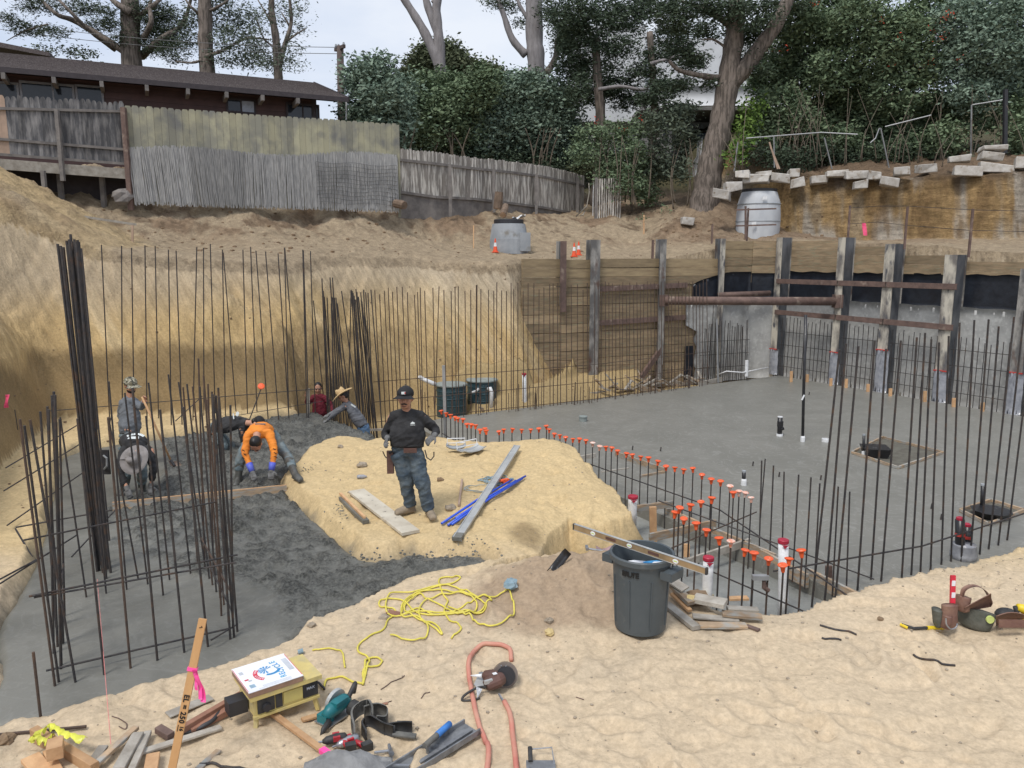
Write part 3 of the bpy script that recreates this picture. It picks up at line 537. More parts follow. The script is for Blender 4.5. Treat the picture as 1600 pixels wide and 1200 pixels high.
# timber back wall: lagging boards (each a part)
tw = thing('timber_shoring_wall', 'brown timber lagging wall between steel piles at the back of the pit', 'shoring wall', WALL[0]+V(0, 0, -4.3))
Lw = (WALL[1]-WALL[0]).length; segs = [0]+[s for s, _ in piles_b]+[Lw]
mesh_cache = {}
def board_piece(name, a, b, h, th_, nrm, m, parent, key=None):
    mb = MB().beam(a, b, th_, h, up=(0, 0, 1)); return mb.build(name, m, parent)
zt_wall = lambda s_: (.02 if s_ < 7.2 else .62)
for j in range(len(segs)-1):
    a, b = segs[j]+.01, segs[j+1]-.01; top = zt_wall((a+b)/2)-.03*(j == 1); z = top
    if b-a < .1: continue
    k = 0
    while z > -4.25:
        h = .285; zz = z-h/2; jit = random.uniform(-.012, .012)
        p0 = WALL[0]+wd*a+WN*(.02+jit)+V(0, 0, zz); p1 = WALL[0]+wd*b+WN*(.02+jit)+V(0, 0, zz+random.uniform(-.01, .01))
        board_piece('lagging_board', p0, p1, h-.014, random.uniform(.065, .10), WN, M['lagtop'] if k < 2 else M['lag'], tw); z -= h; k += 1
for zz, u0, u1 in ((-.85, 932, 1068), (-1.92, 932, 1068)):
    p0, _ = on_wall(u0); p1, _ = on_wall(u1)
    mb = MB().beam(p0-WN*.10+V(0, 0, zz-.08), p1-WN*.10+V(0, 0, zz), .10, .16); mb.build('waler', M['rust'], tw)
# black membrane and grey fabric in the back corner
rows = []
pc0, s0 = on_wall(1078); _, s1 = on_wall(1203)
for i in range(7):
    row = []
    for k in range(15):
        f = k/14; s_ = s0+(Lw-.05-s0)*f; topz = -.85+.42*min(1, f*1.6)**.7; row.append(WALL[0]+wd*s_-WN*(.055+.01*math.sin(k*2+i))+V(0, 0, topz+(-1.55-topz)*i/6))
    rows.append(row)
MB().sheet(rows, .004).build('black_membrane', M['black_film'], tw, smooth=True)
_, sg0 = on_wall(1068); rows = []
for i in range(12):
    row = []
    for k in range(19):
        f = k/18; ragged = (.0 if i < 4 else .45+.1*math.sin(i*2.2)) if True else 0
        s_ = sg0+ragged+(Lw-.02-sg0-ragged)*f; row.append(WALL[0]+wd*s_-WN*(.085+.025*math.sin(k*.9+i*.6)+.012*math.sin(k*2.7))+V(0, 0, -1.42-(4.2-1.42)*i/11))
    rows.append(row)
MB().sheet(rows, .004).build('drainage_fabric', M['grey_felt'], tw, smooth=True)
rows = [[WALL[0]+wd*(sg0+.05+.06*k)-WN*.07+V(0, 0, -2.9-1.25*i/5) for k in range(7)] for i in range(6)]
MB().sheet(rows, .004).build('black_flap', M['black_film'], tw)

# right wall bays
rw = thing('right_shoring_wall', 'lagging wall on the right with timber boards on top, black membrane and grey fabric below', 'shoring wall', wr(0, .4, -4.3))
OFF = .52
edges = [-.9]+[s for s, _ in rp]+[rp[-1][0]+3.5]
tops = [.62, .60, .38, .10, -.08, -.1]
# short return from the timber corner to the first pile
for j in range(6):
    a, b = (edges[j], edges[j+1]); z = tops[j]+.02; k = 0
    if j == 0: A_, B_ = WALL[1]+V(.0, .0, 0), wr(edges[1], OFF)
    else: A_, B_ = wr(a, OFF), wr(b, OFF)
    while z > -.42-(.03*j if j else 0):
        h = .28; zz = z-h/2
        board_piece('lagging_board', A_+V(0, 0, zz), B_+V(0, 0, zz-.01), h-.014, random.uniform(.07, .10), WRN, M['lag'], rw); z -= h; k += 1
    rows = [[lerp(A_, B_, q/12)-WRN*(.05+.005*math.sin(q*1.9+i*1.1))+V(0, 0, -.42+.02*math.sin(q*1.3+j)*(i == 0)-1.05*i/5) for q in range(13)] for i in range(6)]
    MB().sheet(rows, .004).build('black_membrane', M['black_film'], rw, smooth=True)
    rows = [[lerp(A_, B_, q/16)-WRN*(.095+(.014*math.sin(q*1.1+i*.8+j)+.01*math.sin(q*3.1+i*2))*min(1, i*.5))+V(0, 0, -1.33+.012*math.sin(q*.8)*(i == 0)-2.85*i/11) for q in range(17)] for i in range(12)]
    MB().sheet(rows, .004).build('drainage_fabric', M['grey_felt'], rw, smooth=True)
MB().box(wr(rp[1][0]+1.35, OFF-.1, -.62), (.02, .16, .12), Matrix((WRN, WRD, V(0, 0, 1))).transposed()).build('paper_tag', M['pvc'], rw)
for zz in (-.75, -1.82):
    for j in range(3):
        a, b = rp[j][0], rp[j+1][0]
        mb = MB(); p0 = wr(a+.02, -.075, zz-.02*j*(zz < -1)); p1 = wr(b-.02+(.3 if j == 2 else 0), -.075, zz-.02*(j+1)*(zz < -1))
        mb.beam(p0, p1, .012, .15); mb.beam(p0+V(0, 0, .075)+WRN*.03, p1+V(0, 0, .075)+WRN*.03, .06, .012); mb.beam(p0-V(0, 0, .075)+WRN*.03, p1-V(0, 0, .075)+WRN*.03, .06, .012)
        mb.build('waler', M['rust'], rw)
# strut pipe across the corner
p0, _ = on_wall(1027); p1, sr = on_right(1306)
a = p0-WN*.36+V(0, 0, -1.33); b = wr(sr, -.1, -1.33)
st = thing('strut_pipe', 'long rusty steel pipe strut across the inside corner of the shoring', 'steel strut', a)
MB().tube([a, lerp(a, b, .5), b], .135, 16).build('pipe', M['rust'], st, smooth=True)
MB().box(a+V(.0, .05, 0), (.30, .12, .36)).build('end_plate', M['rust'], st); MB().box(b+V(.1, .05, 0), (.24, .3, .42)).build('end_plate', M['rust'], st)
p2, _ = on_wall(1115); p3, _ = on_right(1205)
MB().tube([p2-WN*.2+V(0, 0, -1.2), p3-V(.2, .3, 1.16)], .09, 12).build('steel_pipe', M['rust'], smooth=True, label='short brown pipe behind the long strut in the corner', cat='steel pipe')
# wooden prop leaning on the timber wall
MB().beam(Z(992, 604, -4.1)+V(0, .0, 0), at(1033, 545, on_wall(1033)[0].y-.2), .10, .16).build('leaning_board', M['rust'], label='red-brown board leaning against the back timber wall', cat='board')

# guard posts and cables on the right wall
for i, (u, vt, vb) in enumerate(((1316, 321, 372), (1404, 323, 384), (1504, 326, 396), (1164, 325, 372), (1110, 350, 376))):
    if u > 1200: p, s_ = on_right(u, .25)
    else: p, _ = on_wall(u); p = p+WN*.1
    zb, zt = zat(u, vb, p)-.1, zat(u, vt, p)
    MB().beam(V(p.x, p.y, zb), V(p.x, p.y, zt), .05, .06, up=(0, 1, 0)).build('guard_post', M['rust'], label=['rusty guard post above the pile where the strut ends, left of the red marker flag', 'rusty guard post above the tall cream-splashed pile', 'rusty guard post nearest the right edge of the photo, above the cream-topped pile', 'thin rusty guard post in front of the big pale concrete barrel', 'short rusty guard post at the left foot of the brown bank'][i], cat='guard post', group='guard posts along the shoring')
for j, (zv, vs) in enumerate(((0, (325, 322, 322, 328, 330)), (1, (350, 347, 352, 360, 362)))):
    pts = []
    for u, v in zip((1316, 1360, 1404, 1504, 1600), vs):
        p, s_ = on_right(u, .25); pts.append(V(p.x, p.y, zat(u, v+(0 if j == 0 else 0), p)))
    MB().tube(pts, .008, 5).build('guard_cable', M['steel_bar'], label=['upper steel guard cable strung between the posts on the right wall', 'lower steel guard cable strung between the posts on the right wall'][j], cat='cable')
br = thing('barrel_rail', 'rusty two-bar guard rail and post in front of the pale barrel', 'guard rail', at(1165, 372, 27.0))
MB().beam(at(1165, 374, 27), at(1165, 322, 27), .06, .06, up=(0, 1, 0)).build('post', M['rust'], br)
for v in (327, 352): MB().beam(at(1150, v+1, 27.02), at(1213, v-1, 26.9), .04, .05).build('rail', M['rust'], br)

# ---------------- concrete vault, barrel and cones ----------------
M['vault'] = mat('grey_precast_concrete', (.36, .38, .40), (.24, .26, .28), 1.6, .8, .2, 30, c3=(.2, .19, .17), s3=3, t3=(.6, .75))
M['palecon'] = mat('pale_precast_concrete', (.52, .54, .56), (.40, .42, .45), 1.8, .75, .15, 30, stretch=(1, 1, .4))
M['dark'] = mat('dark_metal', (.03, .03, .035), rough=.5)
b0 = at(795, 402, 26.9); z0 = _fl(b0.x, b0.y)
vt = thing('concrete_vault', 'grey precast concrete manhole cone with a dark lid standing on the bank left of centre', 'manhole vault', V(b0.x, b0.y, z0-.1))
hh = zat(795, 350, b0)-z0
MB().lathe([(.66, -.1), (.66, .05), (.65, hh*.45), (.645, hh*.46), (.60, hh*.8), (.56, hh)], (b0.x, b0.y, z0), 28).build('shell', M['vault'], vt); 
MB().lathe([(.50, hh), (.51, hh+.02), (.51, hh+.13), (.49, hh+.15)], (b0.x, b0.y, z0), 26).build('lid', M['dark'], vt)
MB().box(V(b0.x+.52, b0.y-.35, z0+.30), (.36, .3, .62), Matrix.Rotation(.3, 3, 'Z')).build('side_block', M['vault'], vt)
b1 = at(1183, 372, 29.2); z1 = .62; H1 = zat(1183, 300, b1)-z1
bt = thing('concrete_barrel', 'tall pale grey concrete manhole barrel with black rim on the upper bank', 'manhole barrel', V(b1.x, b1.y, z1-.15))
MB().lathe([(.76, -.15), (.77, .02), (.79, H1*.33), (.795, H1*.45), (.79, H1*.55), (.75, H1*.8), (.63, H1*.99), (.60, H1)], (b1.x, b1.y, z1), 36).build('shell', M['palecon'], bt, smooth=True)
MB().lathe([(.60, H1), (.63, H1+.01), (.63, H1+.09), (.59, H1+.10)], (b1.x, b1.y, z1), 30).build('rim', M['dark'], bt)
for f in (.40, .74):
    r_ = .80 if f < .5 else .775; MB().lathe([(r_, H1*f), (r_+.008, H1*f+.01), (r_+.008, H1*f+.035), (r_, H1*f+.045)], (b1.x, b1.y, z1), 36).build('band', M['vault'], bt)
for u, v in ((1195, 309), (1178, 349)):
    q = at(u, v, b1.y-.84); MB().box(q, (.16, .02, .12)).build('paper_tag', M['pvc'], bt)
M['cone'] = mat('orange_cone', (.80, .10, .03), (.65, .09, .03), 9, .5)
for u, v, Y, lab in ((774, 404, 26.0, 'small orange traffic cone beside the grey concrete vault'), (897, 401, 25.8, 'orange traffic cone with white collar between the two left piles, front one'), (904, 400, 26.2, 'orange traffic cone half hidden just behind another cone')):
    p = at(u, v, Y); z = _fl(p.x, p.y); s = .62
    c = thing('traffic_cone', lab, 'traffic cone', V(p.x, p.y, z), 'orange cones on the bank')
    MB().box(V(p.x, p.y, z+.015), (.30*s*1.2, .30*s*1.2, .03)).build('base', M['cone'], c)
    MB().lathe([(.13*s, .03), (.085*s, .32*s)], (p.x, p.y, z), 14).build('lower_body', M['cone'], c)
    MB().lathe([(.086*s, .32*s), (.060*s, .52*s)], (p.x, p.y, z), 14).build('collar', M['pvc'], c)
    MB().lathe([(.060*s, .52*s), (.028*s, .74*s)], (p.x, p.y, z), 14).build('tip', M['cone'], c)
# white rag on top of the vault
p = at(812, 341, 26.9); MB().sheet([[p+V(.09*k-.25, .06*i, .05*math.sin(k*2+i*1.4)+.02*k*(k > 2)) for k in range(6)] for i in range(4)], .006).build('white_rag', M['pvc'], smooth=True, label='crumpled white rag lying on the grey vault lid', cat='rag')

# ---------------- white blocks along the cliff edge ----------------
M['block'] = vary(mat('broken_white_block', (.50, .48, .45), (.36, .33, .29), 5, .85, .4, 30, c3=(.25, .2, .15), s3=6, t3=(.58, .7)), .15)
BL = [(1192, 268, 24, 8), (1128, 300, 30, 14, -25), (1144, 288, 28, 14, 12), (1160, 268, 24, 12), (1182, 276, 44, 12, -4), (1218, 274, 34, 14, -8), (1240, 267, 20, 12), (1246, 281, 24, 14, 20), (1280, 277, 30, 14), (1308, 268, 36, 12), (1338, 270, 36, 12), (1344, 284, 22, 13, 10), (1366, 270, 24, 12), (1390, 280, 32, 14, -14), (1410, 264, 26, 14), (1446, 260, 28, 14), (1512, 264, 46, 14, -5), (1556, 259, 56, 14, -8), (1610, 254, 50, 16, -6), (1548, 243, 38, 12, -10), (1552, 231, 44, 8), (1500, 248, 34, 10), (1073, 343, 22, 12, -8)]
blt = []
import itertools
def cliff_y(u):
    r = ray(u, 270); k = r.x/r.y; best = 28.5
    for (a, b), (c, d) in zip(CLIFF[1:-4], CLIFF[2:-3]):
        den = (c-a)-k*(d-b)
        if abs(den) > 1e-6:
            t = (k*b-a)/den
            if -.05 <= t <= 1.05: best = b+(d-b)*t
    return best
names = ['left end of the row, above the barrel', 'lowest and leftmost, tilted beside the tree foot', 'tilted, right of the tree foot', 'just above the black rim of the barrel', 'long flat, lying over another right of the barrel', 'squarish, second group right of the barrel', 'small pale, perched above the squarish block', 'slipped, hanging below the row with dark underside', 'half buried, under the leaning grey stick', 'long flat, in the middle of the row', 'long flat, right of the middle of the row', 'slipped, hanging below the middle of the row', 'small, over the leaning pale block', 'bright leaning, tipped down the cliff face', 'grey-white upright, left of the bare soil gap', 'upright, alone in the bare soil gap', 'long, left end of the right-hand course', 'long split, middle of the right-hand course', 'right end of the course at the photo edge', 'upper, resting on the right-hand course', 'thin topmost, near the black fence post', 'earthy, left of the right-hand course', 'lone flat, low on the brown bank left of the barrel']
for i, b in enumerate(BL):
    u, v, w, h = b[:4]; rot = R(b[4])*.55 if len(b) > 4 else 0
    Y = cliff_y(u)-.05 if i != 22 else 29.5
    if v < 262: Y += .5
    if v > 278 and u > 1150: Y -= .25
    p = at(u, v+(4 if v > 255 else 1), Y+.2); s = Y/FPX*.86
    rg = random.Random(i); mb = MB(); d = (w*s*1.0, .40, h*s*1.08); k = []
    mb.box(p, d, Matrix.Rotation(rg.uniform(-.5, .1), 3, 'Z') @ Matrix.Rotation(rot*-1 if False else -rot, 3, 'Y')); mb.v = [tuple(np.array(q)+np.array([rg.uniform(-.045, .045) for _ in range(3)])) for q in mb.v]
    o = mb.build('stone_block', M['block'], label='broken white wall block '+names[i], cat='wall block', group='broken white blocks along the top of the cliff')
    bv = o.modifiers.new('edge', 'BEVEL'); bv.width = .025; bv.segments = 2

# ---------------- fences ----------------
M['fw_dark'] = vary(mat('dark_weathered_board', (.075, .075, .08), (.25, .24, .235), 5, .9, .3, 40, stretch=(2.2, 2.2, .35), lo=.42, hi=.68), .25)
M['fw_yel'] = vary(mat('mossy_board', (.24, .235, .19), (.38, .36, .25), 1.6, .9, .3, 40, stretch=(1, 1, .8), lo=.4, hi=.62, c3=(.17, .17, .16), s3=2.2, t3=(.5, .72)), .14)
M['fw_mid'] = vary(mat('peeling_board', (.22, .20, .18), (.60, .57, .52), 5, .9, .3, 40, stretch=(2.5, 2.5, .3), lo=.45, hi=.62), .22)
M['fw_bare'] = mat('bare_board', (.45, .32, .24), (.33, .24, .18), 4, .85)
M['reed'] = vary(mat('grey_reed', (.21, .21, .21), (.35, .345, .335), 9, .95, .3, 60, stretch=(3, 3, .4)), .3)
M['rail'] = mat('grey_fence_rail', (.13, .12, .115), (.22, .2, .185), 4, .9, .2, 40)
def picket(parent, p, x, w, z0, z1, m, kind, nrm, th_=.02, lean=0):
    """one board: x is the fence direction; kind dog / flat / round"""
    h = z1-z0
    if kind == 'dog': pr = [(-w/2, 0), (w/2, 0), (w/2, h-.05), (w/2-.035, h), (-w/2+.035, h), (-w/2, h-.05)]
    elif kind == 'round': pr = [(-w/2, 0), (w/2, 0), (w/2, h-.09), (w*.36, h-.03), (w*.16, h), (-w*.16, h), (-w*.36, h-.03), (-w/2, h-.09)]
    else: pr = [(-w/2, 0), (w/2, 0), (w/2, h), (-w/2, h)]
    Mx = frame(V(p.x, p.y, z0), x, V(lean, 0, 1)); return MB().prism(pr, th_, Mx).build('fence_board', m, parent)
F0, F1, F2 = at(-30, 250, 21.3), at(200, 250, 22.9), at(621, 250, 26.6)
F0.z = F1.z = F2.z = 0
def fence_top(u, v, Y): return at(u, v, Y).z
# left weathered fence on posts
fl = thing('weathered_fence', 'dark weathered plank fence with rounded tops raised over a gap, left of the mossy fence', 'fence', V(F0.x, F0.y, 1.4))
x = (F1-F0).normalized(); n_ = 26; nrm = V(x.y, -x.x, 0)
for i in range(n_):
    f = (i+.5)/n_; p = lerp(F0, F1, f); w = (F1-F0).length/n_*.985
    zt = lerp(4.30, 4.42, f)+random.uniform(-.03, .03); zb = lerp(2.82, 2.70, f)+random.uniform(-.01, .01)
    picket(fl, p+nrm*random.uniform(0, .012), x, w, zb, zt, M['fw_bare'] if i in (3, 4) else M['fw_dark'], 'round', nrm)
for zf in ((3.95, 4.15), (3.2, 3.1), (2.80, 2.70)):
    MB().beam(F0+nrm*.06+V(0, 0, zf[0]), F1+nrm*.06+V(0, 0, zf[1]), .04, .07).build('rail', M['rail'], fl)
MB().beam(F0+nrm*.05+V(0, 0, 2.55), F1+nrm*.05+V(0, 0, 2.42), .06, .28).build('beam', M['grey_wood'], fl)
for f, a, b in ((.53, 2.15, 4.05), (.40, 1.0, 2.4)): MB().beam(lerp(F0, F1, f)+nrm*.13+V(0, 0, a), lerp(F0, F1, f)+nrm*.13+V(0, 0, b), .10, .10, up=(0, 1, 0)).build('post', M['rail'], fl)
# tall mossy fence with reed roll
ft = thing('mossy_fence', 'tall yellow-green plank fence with a grey reed roll hung over its lower half', 'fence', V(F1.x, F1.y, 1.6))
x = (F2-F1).normalized(); nrm = V(x.y, -x.x, 0); n_ = 43
for i in range(n_):
    f = (i+.5)/n_; p = lerp(F1, F2, f); w = (F2-F1).length/n_*.97
    zt = lerp(4.33, 4.43, f)+random.uniform(-.015, .015); picket(ft, p+nrm*random.uniform(0, .01), x, w, 1.6, zt, M['fw_yel'], 'dog', nrm)
MB().beam(F1-x*.02+nrm*.1+V(0, 0, 1.4), F1-x*.02+nrm*.1+V(0, 0, 4.25), .13, .13, up=(0, 1, 0)).build('post', M['rust'], ft)
MB().beam(F2+x*.04+V(0, 0, 1.4), F2+x*.04+V(0, 0, 4.4), .09, .09, up=(0, 1, 0)).build('post', M['fw_yel'], ft)
reed_end = 0
for seg, (f0, f1) in enumerate(((0, .2), (.2, .4), (.4, .6), (.6, .8), (.8, .997))):      # five lengths of reed roll, reeds real but uncountable
    mb = MB(); n = 170
    for i in range(n):
        f = f0+(f1-f0)*(i+.5)/n; p = lerp(F1, F2, f); 
        zt = lerp(3.12, 3.42, f)+.09*math.sin(f*9)-.25*max(0, f-.72)*(1)+random.uniform(-.05, .05); zb = 1.62+random.uniform(-.09, .05)
        o_ = .05+.03*math.sin(f*60)+random.uniform(0, .035); sh = random.uniform(-.05, .05)+(.12 if f < .3 else 0)
        a = p+nrm*o_; w = .022
        mb.add([V(a.x, a.y, zt)-x*w/2, V(a.x, a.y, zt)+x*w/2, V(a.x, a.y, zb)+x*(w/2+sh)+nrm*.07, V(a.x, a.y, zb)+x*(-w/2+sh)+nrm*.07,
                V(a.x, a.y, zt)-nrm*.02], [(0, 3, 2, 1), (4, 0, 1), (4, 3, 0), (4, 1, 2)])
    mb.build('reed_roll', M['reed'], ft, kind='stuff')
M['wire'] = mat('thin_grey_wire', (.16, .16, .16), rough=.6)
wn_ = thing('wire_mesh', 'sagging wire mesh laid over the right-hand third of the reed roll', 'wire mesh', lerp(F1, F2, .66)+V(0, 0, 1.7))
mb = MB()
for j in range(11):
    pts = [lerp(F1, F2, f)+nrm*(.17+.02*math.sin(f*50+j))+V(0, 0, 3.05-.125*j+.03*math.sin(f*33+j*.4)) for f in np.linspace(.66, .99, 26)]; mb.tube(pts, .006, 4)
mb.build('horizontal_wires', M['wire'], wn_, kind='stuff'); mb = MB()
for f in np.linspace(.66, .99, 30): mb.tube([lerp(F1, F2, f)+nrm*.18+V(0, 0, 3.05), lerp(F1, F2, f)+nrm*.18+V(0, 0, 1.75)], .005, 4)
mb.build('vertical_wires', M['wire'], wn_, kind='stuff')
# curved fence behind the vault
def cpt(u, Y): q = at(u, 300, Y); return V(q.x, q.y, 0)
CF = [(622, 27.2, 231, 300, 327), (680, 28.0, 237, 308, 330), (740, 29.2, 246, 311, 333), (800, 30.8, 252, 318, 336), (845, 32.2, 258, 324, 338), (885, 33.8, 267, 331, 341), (912, 35, 275, 335, 345)]
fc = thing('curved_fence', 'low grey plank fence with peeling white paint curving away behind the concrete vault', 'fence', at(622, 327, 27.2))
tt = []; 
for (a, b) in zip(CF[:-1], CF[1:]):
    n = int((b[0]-a[0])/5.4)
    for i in range(n):
        f = (i+.5)/n; u = lerp(a[0], b[0], f); Y = lerp(a[1], b[1], f); p = cpt(u, Y); q0 = cpt(a[0], a[1]); q1 = cpt(b[0], b[1]); x = (q1-q0).normalized(); nn_ = V(x.y, -x.x, 0)
        picket(fc, p+nn_*random.uniform(0, .012), x, (q1-q0).length/n*.95, at(u, lerp(a[3], b[3], f), Y).z, at(u, lerp(a[2], b[2], f), Y).z+random.uniform(-.03, .02), M['fw_mid'], 'dog', nn_)
    g = lambda t, o_: V(t.x, t.y, 0)
    q0 = cpt(a[0], a[1]); q1 = cpt(b[0], b[1]); x = (q1-q0).normalized(); nn_ = V(x.y, -x.x, 0)
    for dv0, k0 in ((.27, 1), (1.0, 1)):
        z0_, z1_ = (at(c_[0], lerp(c_[2], c_[3], dv0), c_[1]).z for c_ in (a, b)); MB().beam(q0+nn_*.05+V(0, 0, z0_), q1+nn_*.05+V(0, 0, z1_), .04, .09).build('rail', M['rail'], fc)
    z0_, z1_ = (at(c_[0], c_[4], c_[1]).z for c_ in (a, b)); z2_, z3_ = (at(c_[0], c_[3]+1, c_[1]).z for c_ in (a, b))
    MB().add([q0+V(0, 0, z0_-.3), q1+V(0, 0, z1_-.3), q1+V(0, 0, z3_), q0+V(0, 0, z2_), q0+V(.02, .04, z0_-.3), q1+V(.02, .04, z1_-.3), q1+V(.02, .04, z3_), q0+V(.02, .04, z2_)], [(0, 1, 2, 3), (7, 6, 5, 4), (3, 2, 6, 7), (1, 0, 4, 5), (0, 3, 7, 4), (2, 1, 5, 6)]).build('kickboard', M['rail'], fc)
for u, vt_, vb_, Y in ((704, 258, 332, 28.2), (772, 258, 326, 29.6), (838, 272, 334, 31.7), (902, 275, 338, 34.1)):
    p = at(u, 300, Y); MB().beam(V(p.x, p.y-.12, at(u, vb_, Y).z-.15), V(p.x, p.y-.12, at(u, vt_, Y).z), .11, .11, up=(0, 1, 0)).build('post', M['rail'], fc)
# slatted gate panel
g0 = at(931, 361, 32.5); g1 = at(970, 362, 32.2); zt = at(940, 279, 32.4).z; zb = at(940, 360, 32.4).z
gt = thing('slat_gate', 'narrow gate of grey vertical slats with one clipped corner, right of the curved fence', 'gate', V(g0.x, g0.y, zb))
x = (g1-g0); x.z = 0; Lg = x.length; x.normalize(); nn_ = V(x.y, -x.x, 0)
for i in range(11):
    f = (i+.5)/11; picket(gt, V(g0.x, g0.y, 0)+x*Lg*f, x, .055, zb, zt-(.25*max(0, (f-.72)/.28)), M['fw_mid'], 'flat', nn_, .03)
for zz in (zt-.30, zb+.25): MB().beam(V(g0.x, g0.y, zz)-nn_*.04, V(g0.x, g0.y, zz)-nn_*.04+x*Lg, .04, .09).build('rail', M['rail'], gt)
MB().beam(V(g0.x-.02, g0.y, zb), V(g0.x-.02, g0.y, zt+.05), .10, .10, up=(0, 1, 0)).build('post', M['rail'], gt)
MB().tube([at(928, 285, 33), at(927, 300, 33), at(926, 358, 33)], .02, 6).build('metal_post', M['pvc'], label='thin pale metal post just left of the slatted gate', cat='post')
MB().tube([at(914, 330, 33), at(911, 336, 32.8), at(900, 338, 32.7), at(917, 322, 33), at(921, 300, 33), at(920, 286, 33)], .025, 6).build('hose_loop', M['grey_wood'], smooth=True, label='pale hose hanging in a loop at the end of the curved fence', cat='hose')
# cut logs on the bank
M['log'] = mat('cut_log', (.20, .14, .10), (.12, .085, .06), 6, .9, .5, 30); M['endgrain'] = mat('end_grain', (.50, .33, .2), (.40, .24, .14), 9, .8)
for (a, b, r_, lab) in ((at(777, 326, 29.0), at(780, 300, 29.0), .16, 'upright cut stump standing behind the vault lid'), (at(786, 336, 27.6), at(790, 322, 28.2), .12, 'short cut log with orange sawn end lying above the vault'), (at(618, 318, 26.3), at(632, 321, 26.0), .14, 'grey rotten log at the right foot of the mossy fence')):
    lg = thing('cut_log', lab, 'log', a); MB().tube([a, lerp(a, b, .5)+V(.01, 0, .01), b], [r_, r_*1.06, r_*.95], 10).build('bark', M['log'], lg); d = (a-b).normalized(); MB().tube([a+d*.001, a+d*.012], r_*.9, 10).build('sawn_end', M['endgrain'], lg)
bq_ = at(193, 308, 22.8); mb = MB().rock(bq_, .27, 4, flat=.9); mb.build('boulder', M['rail'], label='tan boulder at the foot of the rusty post under the weathered fence', cat='boulder')

# ---------------- survey stakes and lath near the fences ----------------
def stake(name, a, b, w, h, m, lab, cat='stake', grp=None): return MB().beam(a, b, w, h, up=(0, 1, 0)).build(name, m, label=lab, cat=cat, group=grp)
stake('survey_stake', at(449, 327, 25.0), at(449, 282, 25.0), .06, .03, M['fw_bare'], 'thin wooden stake standing in front of the reed roll', grp='survey stakes')
stake('survey_stake', at(207, 400, 20.8), at(207, 352, 20.8), .05, .03, M['fw_bare'], 'wooden stake at the crest of the cut, where the white lath ends', grp='survey stakes')
stake('survey_stake', at(1006, 368, 30.0), at(1006, 336, 30.2), .06, .03, M['new_wood'], 'leaning wooden stake right of the slatted gate', grp='survey stakes')
stake('survey_stake', at(740, 388, 25.8), at(740, 352, 25.9), .03, .03, M['new_wood'], 'very thin stake on the bench left of the vault', grp='survey stakes')
MB().beam(at(-20, 316, 19.2), at(213, 351, 20.9), .05, .06).build('white_lath', M['grey_wood'], label='long pale lath lying across the yellow spoil heap at the left', cat='lath')

# ---------------- ranch house ----------------
M['siding'] = vary(mat('brown_siding', (.085, .045, .042), (.065, .035, .034), 3, .7), .12)
M['shingle'] = mat('brown_shingle', (.11, .09, .085), (.075, .06, .06), 12, .9, .6, 14, c3=(.15, .13, .125), s3=22, t3=(.5, .7))
M['fascia'] = mat('dark_fascia', (.05, .04, .045), rough=.7)
M['glass'] = mat('dark_window_glass', (.02, .025, .035), rough=.08); M['sashw'] = mat('grey_window_frame', (.25, .25, .27), rough=.5)
M['curtain'] = mat('pale_curtain', (.38, .42, .50), rough=.4)
E0, E1 = V(-20.5, 24.9, 0), V(-6.75, 31.4, 0)            # eave line
hx = (E1-E0).normalized(); hn = V(hx.y, -hx.x, 0); EZ = 6.22
hs = thing('ranch_house', 'long low dark brown wooden house with shallow shingle roof behind the left fences', 'house', V(-14, 30, 2))
W0, W1 = E0-hn*.9, E1-hn*.9-hx*.75
Hl = (W1-W0).length
for i in range(14):
    zb = 3.2+i*.235; o = MB().beam(W0+V(0, 0, zb), W1+V(0, 0, zb+.0), .05+.012*(i % 2), .228).build('siding_board', M['siding'], hs)
MB().beam(W1-hn*.06+V(0, 0, 4.8), W1-hn*6+V(0, 0, 4.8), .1, 3.3).build('end_wall', M['siding'], hs)
MB().beam(W1+hn*.05-hx*.05+V(0, 0, 3), W1+hn*.05-hx*.05+V(0, 0, 6.3), .16, .16, up=(0, 1, 0)).build('corner_post', M['fascia'], hs)
rise = 1.0; Rg = [E0+V(0, 0, EZ), E1+hx*.35+V(0, 0, EZ), E1+hx*.35-hn*6.5+V(0, 0, EZ+1.85), E0-hn*6.5+V(0, 0, EZ+1.85)]
rows = 14; tri = MB()
for i in range(rows):                                # overlapping shingle courses
    f0, f1 = i/rows, (i+1.15)/rows; a = lerp(Rg[0], Rg[3], f0); b = lerp(Rg[1], Rg[2], f0); c_ = lerp(Rg[1], Rg[2], min(1, f1)); d = lerp(Rg[0], Rg[3], min(1, f1)); up = V(0, 0, .05); u1 = V(0, 0, .012)
    MB().add([a+up, b+up, c_+u1, d+u1, a+V(0, 0, .0), b+V(0, 0, .0), c_-V(0, 0, .02), d-V(0, 0, .02)], [(0, 1, 2, 3), (7, 6, 5, 4), (1, 0, 4, 5), (3, 2, 6, 7), (0, 3, 7, 4), (2, 1, 5, 6)]).build('shingle_course', M['shingle'], hs)
MB().beam(E0+hn*.03+V(0, 0, EZ-.06), E1+hx*.36+hn*.03+V(0, 0, EZ-.06), .05, .17).build('fascia', M['fascia'], hs)
MB().beam(E1+hx*.38+V(0, 0, EZ-.04), E1+hx*.38-hn*6.5+V(0, 0, EZ+1.8), .05, .2).build('verge_board', M['fascia'], hs)
